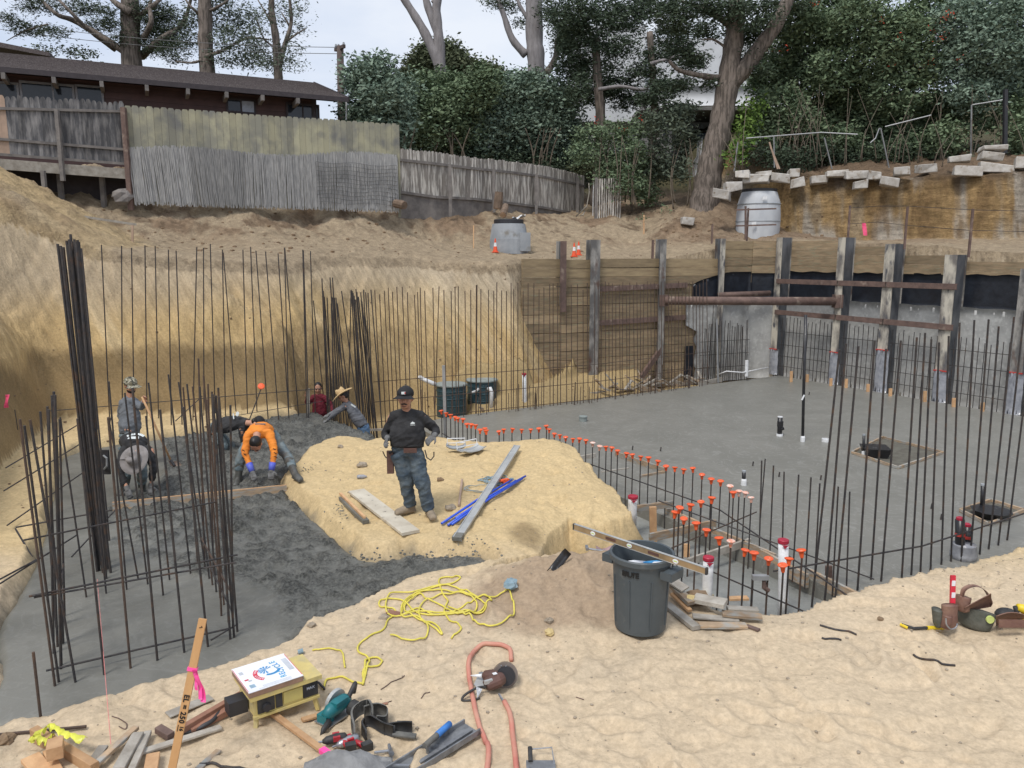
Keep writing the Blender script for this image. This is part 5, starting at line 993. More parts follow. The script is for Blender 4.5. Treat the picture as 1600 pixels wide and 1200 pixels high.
MB().box(pc_, (.18, .06, .05)).build('jaw', M['galv'], cl); MB().tube([pc_+V(.04, 0, 0), pc_+V(.05, 0, -.12), pc_+V(.10, 0, -.16)], [.018, .03, .028], 8).build('handle', M['rust'], cl)
# grey steel stake/post
MB().beam(Z(697, 705, -3.9)-V(0, 0, .3), at(693, 571, Z(697, 705, -3.9).y), .06, .035, up=(0, 1, 0)).build('steel_stake', M['galv'], label='tall grey steel stake rising behind the standing man, beside the left tank', cat='stake')
dd = thing('capped_bar', 'single rebar with orange cap sticking up beyond the two bending workers', 'rebar', at(392, 648, 15.5)); a_ = at(388, 660, 15.2); b_ = at(408, 607, 15.4); bar(dd, a_, b_, .012, 'bar'); o = bpy.data.objects.new('cap', CAP); COL.objects.link(o); o.parent = dd; o.location = b_-ORG[dd]; o.scale = (1.3,)*3; o.rotation_euler = (.9, .5, 0); ORG[o] = b_

# ---------------- tanks ----------------
M['tank'] = mat('dark_teal_plastic', (.015, .045, .06), (.03, .07, .085), 8, .5, c3=(.12, .16, .17), s3=28, t3=(.6, .72)); M['tanklid'] = mat('dusty_grey_lid', (.26, .29, .28), (.20, .23, .22), 5, .7)
for u, v0, r_, Y, lab in ((705, 599, .41, 20.9, 'left dark teal sump tank with grey lid and white pipe entering its side'), (753, 592, .42, 21.6, 'right dark teal sump tank with grey lid and white elbow pipe on its front')):
    p = at(u, v0, Y); zt = p.z; tk = thing('sump_tank', lab, 'tank', V(p.x, p.y, -4.4), 'sump tanks'); 
    MB().lathe([(r_, -4.4), (r_, zt-.06), (r_-.01, zt-.05)], (p.x, p.y, 0), 32).build('body', M['tank'], tk, smooth=False)
    MB().lathe([(r_+.03, zt-.05), (r_+.035, zt-.02), (r_+.02, zt), (.05, zt+.015)], (p.x, p.y, 0), 32).build('lid', M['tanklid'], tk)
    for k in range(3): zz = zt-.2-.2*k; MB().lathe([(r_, zz), (r_+.012, zz+.01), (r_+.012, zz+.02), (r_, zz+.03)], (p.x, p.y, 0), 32, cap=False).build('rib', M['tank'], tk)
    if u < 720: MB().tube([at(655, 589, Y), at(660, 592, Y-.05), at(681, 601, Y-.15)], .06, 12).build('inlet_pipe', M['pvc'], tk, smooth=True)
    else:
        MB().tube([at(763, 608, Y-.45), at(766, 607, Y-.5), at(768, 612, Y-.52), at(767, 645, Y-.5)], .055, 12).build('elbow_pipe', M['pvc'], tk, smooth=True)
        MB().tube([at(738, 613, Y-.46), at(745, 610.5, Y-.5), at(748, 607, Y-.5)], .03, 8).build('small_pipe', M['pvc'], tk)
def capped_pipe(ub, vb, ut, vt, z, r_, lab, Y=None, m='pvc', capm='red_plastic'):
    a = Z(ub, vb, z) if Y is None else at(ub, vb, Y); b = at(ut, vt, a.y); t = thing('riser_pipe', lab, 'pipe', a, 'capped riser pipes'); MB().tube([a-V(0, 0, .25), a, lerp(a, b, .5), b], r_, 18).build('pipe', M[m], t, smooth=True)
    d = (b-a).normalized(); MB().lathe([(r_*1.03, -.03), (r_*1.10, -.02), (r_*1.10, .012), (r_*1.0, .018)], b, 18).build('cap', M[capm], t); 
    MB().prism([(-r_*.7, 0), (r_*.7, 0), (r_*.1, -.035), (0, -.05), (-r_*.3, -.02)], .006, frame(b-V(0, r_*1.16, .03), V(1, 0, 0), V(0, 0, 1))).build('tape_flap', M[capm], t)
capped_pipe(1224, 935, 1224, 845, -3.95, .058, 'near white riser pipe with dark red cap, right one of the pair')
capped_pipe(1105, 925, 1107, 872, -3.75, .058, 'near white riser pipe with dark red cap, behind the end of the level')
capped_pipe(988, 798, 989, 776, -3.75, .07, 'white riser pipe with red cap peeping over the right edge of the sand island')
capped_pipe(820, 632, 819, 584, -4.05, .06, 'far white riser pipe with red cap at the back-left edge of the slab')
capped_pipe(794, 610, 794, 578, -4.1, .05, 'thin far white riser pipe with red cap, right of the tanks', Y=22.5)
# pipes standing in the slab
lp = Z(1254, 690, ZS); t = thing('vent_stack', 'tall thin black pipe standing alone in the middle of the slab', 'pipe', lp); MB().tube([lp, at(1256, 600, lp.y), at(1259, 492, lp.y)], .032, 14).build('pipe', M['abs'], t, smooth=True); MB().lathe([(.05, 0), (.05, .10), (.036, .13)], lp, 14).build('white_collar', M['pvc'], t); MB().tube([at(1253, 625, lp.y-.05), at(1257, 617, lp.y-.05)], .02, 8).build('fitting', M['pvc'], t)
lp = Z(1218, 681, ZS); t = thing('pipe_stub', 'black pipe stub with a side cleanout and white foot, left of the tall black pipe', 'pipe', lp, 'pipe stubs in the slab'); MB().tube([lp, at(1219, 652, lp.y)], .055, 14).build('pipe', M['abs'], t, smooth=True); MB().lathe([(.075, 0), (.07, .05)], lp, 14).build('white_foot', M['pvc'], t); MB().tube([at(1219, 670, lp.y), at(1224, 668, lp.y)], .055, 12).build('cleanout', M['abs'], t); MB().lathe([(.068, .22), (.068, .34)], lp, 14).build('coupling', M['abs'], t); MB().lathe([(.058, 0), (.058, .02)], at(1219, 652, lp.y), 14).build('cap', M['pvc'], t)
for (ub, vb, ut, vt, r_, lab) in ((1162, 758, 1162.5, 736, .035, 'short black ribbed pipe stub near the capped dowels'), (1349, 713, 1350, 679, .028, 'thin black pipe stub at the left corner of the floor box opening'), (1534, 800, 1536, 757, .032, 'black pipe stub wrapped in plastic beside the right floor opening')):
    lp = Z(ub, vb, ZS); t = thing('pipe_stub', lab, 'pipe', lp, 'pipe stubs in the slab'); b_ = at(ut, vt, lp.y); MB().tube([lp, b_], r_, 12).build('pipe', M['abs'], t, smooth=True); MB().lathe([(r_*1.5, 0), (r_*1.4, .09), (r_*1.1, .12)], lp, 12).build('wrapped_foot', M['pvc'] if r_ != .032 else M['poly_wrap'], t); MB().lathe([(r_*1.05, -.02), (r_*1.05, .01)], b_, 12).build('top_rim', M['vault'], t)
lp = Z(1290, 690, ZS); MB().lathe([(.085, 0), (.085, .07), (.065, .075), (.065, .02)], lp, 16, cap=False).build('pipe_ring', M['pvc'], label='small white pipe ring set flush in the slab right of the tall black pipe', cat='pipe ring')
lp = Z(911, 658, ZS); MB().lathe([(.10, 0), (.10, .09), (.11, .10), (.11, .13), (.08, .14)], lp, 14).build('floor_cleanout', M['tanklid'], label='small grey-green round cleanout on the slab left of centre', cat='cleanout')
for i, (u, v) in enumerate(((1032, 829-124, ), (988, 703), (1176, 728), (1217, 745), (1455, 795), (1470, 812), (1282, 750), (1264, 617))):
    lp = Z(u, v, ZS); MB().tube([lp, lp+V(.01, 0, .09)], .014, 6).build('anchor_stub', M['steel_bar'], label='tiny dark stub poking out of the slab surface', cat='stub', group='tiny stubs in the slab')
t = thing('wrapped_pipes', 'pair of black pipes with red caps and tape, foot wrapped in plastic', 'pipes', Z(1502, 872, ZS))
for k, (u, v0) in enumerate(((1500, 812), (1509, 822))):
    a = Z(1500+k*11, 872-k*6, ZS); b_ = at(u+k*2, v0, a.y); MB().tube([a, b_], .06, 14).build('pipe', M['abs'], t, smooth=True); MB().lathe([(.05, 0), (.05, .03), (.02, .045)], b_, 12).build('red_cap', M['red_plastic'], t); c_ = lerp(a, b_, .62); MB().lathe([(.064, -.02), (.064, .02)], c_, 14).build('red_tape', M['red_tape'], t)
MB().lathe([(.16, -.02), (.17, .06), (.14, .18), (.15, .2)], Z(1505, 872, ZS), 12).build('plastic_wrap', M['poly_wrap'], t, smooth=True)
# openings boxed out of the slab
M['muck'] = mat('muddy_opening', (.13, .125, .10), (.09, .08, .065), 6, .9, .6, 30)
def opening(pts, lab, box):
    P = [Z(u, v, ZS) for u, v in pts]; c_ = sum(P, Vector())/4; t = thing('floor_opening', lab, 'slab opening', c_)
    MB().add([p+V(0, 0, .004) for p in P], [(0, 1, 2, 3)]).build('muddy_floor', M['muck'], t)
    for i in range(4): MB().beam(P[i]+V(0, 0, .03), P[(i+1) % 4]+V(0, 0, .03), .035, .05).build('form_board', M['form_wood'], t)
    b = Z(*box[:2], ZS+.0); w, d, h = box[2:]
    return t
opening([(1331, 709), (1379, 685), (1473, 709), (1403, 733)], 'square floor opening edged with pale boards and a black box in its left half', (1368, 710, .5, .3, .1))
c_ = Z(1367, 713, ZS); MB().lathe([(.27, 0), (.36, .20)], c_, 4, M=Matrix.Rotation(.6, 3, 'Z')).build('black_box', M['abs'], label='black plastic drain box standing in the left half of the square opening', cat='drain box')
opening([(1500, 800), (1548, 784), (1600, 800), (1545, 822)], 'second floor opening near the right edge with a black drain box inside', (0, 0, 0, 0, 0))
c_ = Z(1548, 808, ZS); MB().lathe([(.20, 0), (.30, .12)], c_, 8).build('black_drain', M['abs'], label='black eight-sided drain body in the right floor opening', cat='drain box')
# ---------------- form boards in the trench and near the tanks ----------------
def fb(a, b, w=.04, h=.14, m='form_wood', lab='', name='form_board', grp='form boards in the trench', cat='form board'):
    return MB().beam(a, b, w, h).build(name, M[m], label=lab, cat=cat, group=grp)
e0, e1, e2 = Z(1113, 840, -4.0), Z(1215, 892, -4.0), Z(1330, 932, -4.0)
fb(Z(1040, 802, -4.0), Z(1213, 872, -4.0)+V(-.05, -.1, 0), h=.2, lab='long form board along the slab edge behind the nearer capped dowels')
fb(Z(1188, 868, -4.0), Z(1262, 908, -4.0), h=.18, lab='form board along the slab edge behind the near white pipe'); fb(Z(1262, 898, -3.98), Z(1345, 940, -3.98), h=.18, lab='form board along the slab edge at the foot of the long leaning bars')
fb(Z(985, 796, -3.8), Z(1052, 787, -3.8), h=.1, lab='short pale board crossing the trench beside the sand island'); fb(Z(1015, 840, -3.85), Z(1118, 818, -3.85), h=.12, lab='orange-brown board crossing the trench, middle one'); fb(Z(1075, 878, -3.95), Z(1172, 846, -3.95), h=.1, lab='grey splashed board crossing the trench left of the near white pipe', m='grey_wood')
MB().beam(Z(1021, 855, -4.2), at(1020, 792, Z(1021, 855, -4.2).y), .10, .05, up=(0, 1, 0)).build('form_post', M['new_wood'], label='upright orange timber post in the trench beside the sand island', cat='post')
for i, (u, v, vt) in enumerate(((1084, 830, 812), (1073, 870, 850), (1295, 925, 884))): MB().beam(Z(u, v, -4.2)-V(0, 0, .1), at(u, vt, Z(u, v, -4.2).y), .08, .035, up=(0, 1, 0)).build('form_stake', M['new_wood' if i < 2 else 'rust'], label=['small stake in the trench behind the capped dowels', 'small stake in the trench below the capped dowels', 'rusty brown stake at the foot of the long leaning bars'][i], cat='stake', group='form stakes')
# notch in the slab edge
fb(Z(897, 720, -4.0), Z(930, 714, -4.0), h=.16, m='grey_wood', lab='grey board at the left side of the notch in the slab edge'); 
P = [Z(900, 719, -3.99), Z(962, 712, -3.99), Z(1038, 738, -3.99), Z(1000, 745, -3.99)]
fb(P[1], P[2], h=.18, lab='diagonal board at the far side of the notch in the slab edge'); fb(P[2], P[3], h=.06, lab='thin board closing the right end of the notch'); fb(Z(940, 742, -4.05), Z(982, 736, -4.05), h=.14, m='grey_wood', lab='grey board across the trench by the notch, left'); fb(Z(975, 762, -4.1), Z(984, 776, -4.1), h=.14, m='grey_wood', lab='short board end at the right cliff of the sand island')
# boards holding the poured footing by the straw hat worker
fb(at(492, 648, 18.9), at(572, 692, 15.6), w=.05, h=.16, m='grey_wood', lab='long splashed form board holding back the fresh concrete under the maroon worker'); fb(at(536, 670, 17.2), at(582, 692, 15.6), w=.10, h=.04, lab='pale flat board on the form beside the straw hat worker'); fb(at(458, 635, 19.5), at(492, 636, 19.4), h=.12, lab='short grey board at the toe of the cut left of the maroon worker', m='grey_wood'); fb(at(463, 668, 17.9)+V(0, 0, .1), at(462, 612, 17.9), w=.05, h=.06, lab='upright stake left of the maroon worker', cat='stake', name='form_stake') if False else None
MB().beam(at(482, 652, 17.7), at(482, 607, 17.7), .06, .04, up=(0, 1, 0)).build('form_stake', M['grey_wood'], label='upright grey stake in front of the maroon shirt worker', cat='stake', group='form stakes')
fb(at(575, 672, 17.4), at(600, 671, 17.6), h=.05, lab='short pale board behind the standing man at the left', m='grey_wood')
BX_ = [((820, 605), (866, 592), 4.0), ((866, 592), (915, 599), 4.0), ((820, 605), (868, 614), 4.05), ((868, 614), (930, 602), 4.05), ((915, 602), (962, 606), 4.05), ((885, 622), (962, 612), 4.1), ((830, 612), (868, 628), 4.1), ((962, 598), (985, 606), 4.0), ((1000, 606), (1032, 612), 4.0), ((1055, 596), (1078, 603), 4.0), ((940, 596), (960, 590), 3.95), ((775, 622), (810, 633), 4.1), ((725, 628), (755, 640), 4.1), ((775, 610), (830, 600), 4.0), ((600, 640), (650, 632), 4.1), ((590, 612), (612, 626), 4.1), ((1070, 598), (1100, 594), 3.95), ((1092, 600), (1128, 593), 3.95), ((985, 600), (1012, 593), 3.95)]
wd_ = ['far', 'left', 'near-left', 'near', 'right', 'long front', 'slanting', 'short tilted', 'flat', 'small propped', 'thin raised', 'slanting low', 'low', 'long thin far', 'left low', 'small slanting', 'pale propped', 'low pale', 'thin propped']
for i, (a, b, z) in enumerate(BX_):
    p0, p1 = Z(*a, -z), Z(*b, -z); w = 'by the timber wall' if a[0] > 880 else 'beside the tanks' if a[0] < 815 else 'of the box forms right of the tanks'
    fb(p0, p1, h=.15 if i % 3 else .09, m='grey_wood' if i % 2 else 'form_wood', lab=wd_[i]+' form board '+w, grp='form boards between the tanks and the timber wall')
rg = random.Random(5)
for i in range(26):                                    # scrap offcuts heaped at the foot of the timber wall
    u = rg.uniform(945, 1100); v = lerp(606, 594, (u-945)/155)+rg.uniform(-4, 6); a = Z(u, v, -3.98); d = V(rg.uniform(-1, 1), rg.uniform(-.5, .5), rg.uniform(-.1, .45)).normalized()*rg.uniform(.3, .8)
    MB().beam(a, a+d, .09, .04).build('timber_offcut', M['form_wood' if i % 3 else 'grey_wood'], label='short timber offcut in the jumble at the foot of the back timber wall', cat='offcut', group='offcuts at the foot of the timber wall')
for i, (u, v, h) in enumerate(((1236, 597, 17), (1261, 597, 12), (1298, 603, 12), (1322, 606, 14), (1356, 612, 12), (1391, 619, 12), (1445, 628, 17), (1490, 636, 14), (1535, 643, 14))):
    a = Z(u, v, ZS); MB().beam(a-V(0, 0, .05), at(u+.5, v-h, a.y), .09, .04, up=(0, 1, 0)).build('edge_stake', M['new_wood'], label='small wooden stake on the slab edge '+['at the corner pile', 'just behind the tall black pipe', 'left of the strut pile foot', 'right of the strut pile foot', 'left of the tall cream pile foot', 'right of the tall cream pile foot', 'left of the cream-topped pile', 'right of the cream-topped pile foot', 'nearest the right photo edge'][i], cat='stake', group='stakes along the slab edge under the right wall')
MB().tube([at(1120, 586, 25.4), at(1135, 580, 25.2), at(1160, 582, 25.2), at(1200, 574, 25.6)], .02, 6).build('white_conduit', M['pvc'], smooth=True, label='thin white conduit bending low in front of the corner fabric', cat='conduit')
MB().tube([at(1166, 588, 25.3), at(1167, 563, 25.3)], .06, 10).build('white_sleeve', M['pvc'], label='short white pipe sleeve at the foot of the corner fabric', cat='pipe')
MB().tube([at(1122, 598, 25.0), at(1120, 498, 25.0)], .028, 8).build('galvanised_pole', M['galv'], label='thin galvanised pole standing among the bars at the back corner', cat='pole')
# ---------------- people ----------------
def remesh(mb, name, m, parent, vox=.012, sm=4, fold=0, fs=9, seed=0):
    org = ORG[parent]; me = mb.mesh(name, org); o = bpy.data.objects.new(name, me); COL.objects.link(o); bmf(o)
    r = o.modifiers.new('r', 'REMESH'); r.mode = 'VOXEL'; r.voxel_size = vox
    s = o.modifiers.new('s', 'SMOOTH'); s.iterations = sm; s.factor = .6
    bpy.context.view_layer.update(); me2 = bpy.data.meshes.new_from_object(o.evaluated_get(bpy.context.evaluated_depsgraph_get())); bpy.data.objects.remove(o); bpy.data.meshes.remove(me)
    me2.name = name
    if fold:
        n = len(me2.vertices); co = np.empty(n*3, np.float32); me2.vertices.foreach_get('co', co); co = co.reshape(-1, 3)
        no = np.empty(n*3, np.float32); me2.vertices.foreach_get('normal', no); no = no.reshape(-1, 3)
        a = fbm(co[:, 0]*fs+co[:, 1]*fs*.5+seed, co[:, 2]*fs*1.3, 1, 3, 3); b = 1-np.abs(fbm(co[:, 0]*fs*.7-co[:, 2]*fs*1.1+seed, co[:, 1]*fs+co[:, 2]*fs*.8, 1, 2, 6))*2.5
        co = co+no*((a*.8+np.maximum(b, 0)*.5)*fold)[:, None]; me2.vertices.foreach_set('co', co.astype(np.float32).ravel())
    me2.shade_smooth(); me2.materials.clear(); me2.materials.append(m)
    o = bpy.data.objects.new(name, me2); COL.objects.link(o); o.parent = parent; ORG[o] = org; return o
M['skin'] = mat('skin_brown', (.50, .27, .18), (.42, .21, .14), 20, .55); M['hair'] = mat('black_hair', (.012, .01, .01), rough=.5)
M['jean'] = mat('dusty_jeans', (.045, .07, .10), (.11, .135, .15), 7, .9, .3, 70, c3=(.19, .19, .165), s3=5, t3=(.6, .9)); M['jean2'] = mat('wet_muddy_jeans', (.10, .14, .16), (.20, .24, .25), 6, .8, .3, 60, c3=(.12, .12, .11), s3=5, t3=(.5, .66))
M['jeanb'] = mat('blue_jeans', (.07, .14, .26), (.11, .18, .28), 6, .9, .3, 70)
M['blk'] = mat('black_shirt', (.016, .016, .018), (.04, .04, .042), 5, .9, .3, 60); M['gry'] = mat('grey_shirt', (.13, .145, .165), (.19, .205, .225), 6, .9, .3, 60); M['gry2'] = mat('dark_grey_shirt', (.10, .105, .12), (.15, .155, .17), 6, .9, .3, 60)
M['org'] = mat('orange_shirt', (.80, .26, .03), (.68, .21, .03), 5, .85, .3, 60); M['mar'] = mat('maroon_shirt', (.16, .012, .025), (.11, .01, .02), 5, .85, .3, 60)
M['glove'] = mat('grey_work_glove', (.20, .20, .20), (.10, .10, .10), 14, .8, .3, 80); M['gblue'] = mat('blue_glove_cuff', (.08, .11, .62), (.12, .15, .5), 9, .6)
M['boot'] = mat('tan_boot', (.30, .24, .17), (.20, .16, .12), 9, .8, .3, 60); M['rubber'] = mat('muddy_rubber_boot', (.05, .05, .045), (.11, .11, .10), 7, .5, .2, 30)
M['hatgrey'] = mat('grey_felt_hat', (.26, .24, .235), (.19, .175, .17), 9, .9, .2, 60); M['straw'] = mat('straw', (.62, .45, .24), (.48, .33, .16), 30, .8, .5, 120)
M['camo'] = mat('camouflage_cap', (.20, .18, .12), (.06, .06, .045), 22, .9, lo=.47, hi=.53, c3=(.4, .38, .3), s3=30, t3=(.52, .56)); M['capblk'] = mat('black_cap', (.012, .012, .014), rough=.8)
M['printw'] = mat('white_print', (.75, .80, .80), rough=.8); M['leather'] = mat('brown_leather', (.13, .065, .05), (.09, .045, .035), 7, .6, .3, 50); M['belt'] = mat('black_belt', (.015, .014, .013), rough=.5)

def limb(mb, pts, rad, n=12, side=None):
    """subdivide a joint chain so that joints bend softly"""
    P = []; Rr = []
    for i in range(len(pts)-1):
        for f in (0, .33, .66): P.append(lerp(Vector(pts[i]), Vector(pts[i+1]), f)); a = rad[i]; b = rad[i+1]; Rr.append(tuple(np.array(a)*(1-f)+np.array(b)*f) if hasattr(a, '__len__') else a+(b-a)*f)
    P.append(Vector(pts[-1])); Rr.append(rad[-1]); Q = [P[0]]+[(P[i-1]+P[i]*2+P[i+1])/4 for i in range(1, len(P)-1)]+[P[-1]]
    mb.tube(Q, Rr, n, side=side); return mb
def hand(mb, w, d, pn, s=1, curl=.8, thumb=1):
    """palm and five separate bent fingers: w wrist, d pointing direction, pn palm normal"""
    d = Vector(d).normalized(); pn = Vector(pn); pn = (pn-d*pn.dot(d)).normalized(); x = d.cross(pn)
    mb.tube([w-d*.02, w+d*.03*s, w+d*.075*s, w+d*.095*s], [(.028, .022), (.040*s, .020*s), (.045*s, .018*s), (.040*s, .015*s)], 10, side=x)
    for i, ln in enumerate((.068, .078, .072, .056)):
        b = w+d*.088*s+x*((i-1.5)*.022*s*thumb); l = ln*s; a1 = curl*.5; a2 = curl*1.3
        p1 = b+(d*math.cos(a1*.5)+pn*math.sin(a1*.5))*l*.45; p2 = p1+(d*math.cos(a1+.3*curl)+pn*math.sin(a1+.3*curl))*l*.33; p3 = p2+(d*math.cos(a2)+pn*math.sin(a2))*l*.3
        mb.tube([b, p1, p2, p3], [.0105*s, .010*s, .0092*s, .007*s], 7)
    b = w+d*.025*s-x*.038*s*thumb; p1 = b+(d*.6-x*.7*thumb+pn*.35)*.04*s; p2 = p1+(d*.9-x*.2*thumb+pn*.4)*.032*s; mb.tube([b, p1, p2], [.015*s, .012*s, .009*s], 7)
def head(th, c, fwd, up=(0, 0, 1), s=1.0, skin='skin', body=None, tache=False, hair=True, beard=False):
    f = Vector(fwd).normalized(); up = Vector(up); up = (up-f*up.dot(f)).normalized(); x = f.cross(up); rot = Matrix((x, f, up)).transposed()
    L_ = lambda a, b, c_: Vector(c)+x*a*s+f*b*s+up*c_*s
    body.ell(L_(0, -.012, .025), (.076*s, .095*s, .098*s), rot); body.ell(L_(0, .018, -.045), (.060*s, .068*s, .072*s), rot); body.ell(L_(0, .045, -.088), (.030*s, .026*s, .022*s), rot)
    body.tube([L_(0, .078, .015), L_(0, .100, -.022), L_(0, .096, -.032)], [.010*s, .016*s, .012*s], 8)
    for sx in (-1, 1):
        body.ell(L_(.076*sx, -.008, -.01), (.010*s, .020*s, .032*s), rot); body.ell(L_(.038*sx, .062, -.025), (.024*s, .022*s, .024*s), rot); body.ell(L_(.033*sx, .077, .032), (.026*s, .014*s, .008*s), rot)
    body.tube([L_(-.02, .083, -.060), L_(0, .090, -.058), L_(.02, .083, -.060)], [.006*s, .009*s, .006*s], 6)
    e = MB()
    for sx in (-1, 1): e.ell(L_(.031*sx, .080, .012), (.013*s, .008*s, .0075*s), rot, 8, 5)
    e.build('eyes', M['hair'], th)
    e = MB()
    for sx in (-1, 1): e.tube([L_(.014*sx, .094, .031), L_(.032*sx, .092, .036), L_(.052*sx, .078, .031)], [.004*s, .005*s, .003*s], 5)
    e.build('eyebrows', M['hair'], th)
    MB().tube([L_(-.024, .086, -.071), L_(0, .094, -.070), L_(.024, .086, -.071)], [.003*s, .0052*s, .003*s], 6).build('lips', M['lip'], th)
    if tache: MB().tube([L_(-.034, .082, -.056), L_(-.014, .094, -.045), L_(0, .097, -.043), L_(.014, .094, -.045), L_(.034, .082, -.056)], [.004*s, .008*s, .007*s, .008*s, .004*s], 6).build('moustache', M['hair'], th)
    if beard: MB().ell(L_(0, .025, -.072), (.062*s, .062*s, .048*s), rot).build('beard', M['hair'], th, smooth=True)
    if hair:
        h = MB(); h.ell(L_(0, -.026, .035), (.082*s, .094*s, .100*s), rot); h.ell(L_(0, -.050, -.025), (.068*s, .060*s, .055*s), rot); h.build('hair', M['hair'], th, smooth=True)
    return L_, rot
M['lip'] = mat('lips', (.24, .09, .07), rough=.5)
def ball_cap(th, L_, rot, c, m, s=1.0, tilt=0):
    t = MB(); prof = [(.094, 0), (.096, .03), (.088, .06), (.065, .088), (.03, .102), (.004, .105)]
    o = L_(0, -.012, .030); Mx = rot
    vs = MB(); vs.lathe([(r*s*1.14, z*s*1.08) for r, z in prof], o, 20, M=rot, sy=1.12); vs.build('cap_crown', M[m], th, smooth=True)
    rows = []
    for i in range(5):
        rr_ = .096+.075*i/4; rows.append([L_(math.sin(a)*rr_*(.92 if i else 1.0), -.012+math.cos(a)*rr_*1.1+.0, .040-.012*(i/4)-.030*(math.sin(a)**2)*i/4) for a in np.linspace(-.85, .85, 9)])
    MB().sheet(rows, .006*s).build('cap_brim', M[m], th, smooth=True); MB().lathe([(.008, 0), (.006, .006)], L_(0, -.012, .142), 8).build('cap_button', M[m], th)
def brim_hat(th, c, rot, m, R0=.20, crown=.12, wave=.02, s=1):
    n = 28; v = []
    rows = []
    for r_, z in ((R0, .0), (R0*.97, .012), (R0*.75, .004), (.105, -.002), (.098, .03), (.09, crown*.75), (.075, crown), (.045, crown*1.02), (.02, crown*.86), (.002, crown*.82)):
        rows.append([Vector(c)+rot @ Vector((math.cos(a)*r_*s, math.sin(a)*r_*1.12*s, (z+(wave*math.cos(2*a)*(r_/R0)**2 if r_ > .1 else -.012*math.cos(2*a)*(r_ < .08)))*s)) for a in np.linspace(0, 2*math.pi, n)])
    MB().sheet(rows, .005).build('hat', M[m], th, smooth=True)
    MB().lathe([(.1015*s, .004), (.0995*s, .026)], c, 24, M=rot, cap=False, sy=1.12).build('hat_band', M['leather' if m == 'straw' else 'hatgrey'], th)
def shoe(mb, ank, toe, s=1, tall=0, kn=None):
    ank = Vector(ank); toe = Vector(toe); d = toe-ank; d.z = 0; d.normalize(); z = min(toe.z, ank.z); 
    mb.tube([V(ank.x, ank.y, z+.05)-d*.07, V(ank.x, ank.y, z+.045)-d*.03, V(ank.x, ank.y, z+.05)+d*.05, V(ank.x, ank.y, z+.035)+d*.13, V(ank.x, ank.y, z+.03)+d*.19, V(ank.x, ank.y, z+.025)+d*.215], [(.040, .05), (.048, .06), (.052, .062), (.058, .05), (.052, .04), (.034, .024)], 12, side=d.cross(V(0, 0, 1)))
    tp = V(ank.x, ank.y, z+.17) if not tall else ank+(Vector(kn)-ank)*.72; mb.tube([V(ank.x, ank.y, z+.05), lerp(V(ank.x, ank.y, z+.05), tp, .5), tp], [.056, .060, .062+.02*(tall > 0)], 12); mb.tube([V(ank.x, ank.y, z+.012)-d*.08, V(ank.x, ank.y, z+.012)+d*.215], [(.05, .016), (.048, .016)], 10, side=d.cross(V(0, 0, 1)))

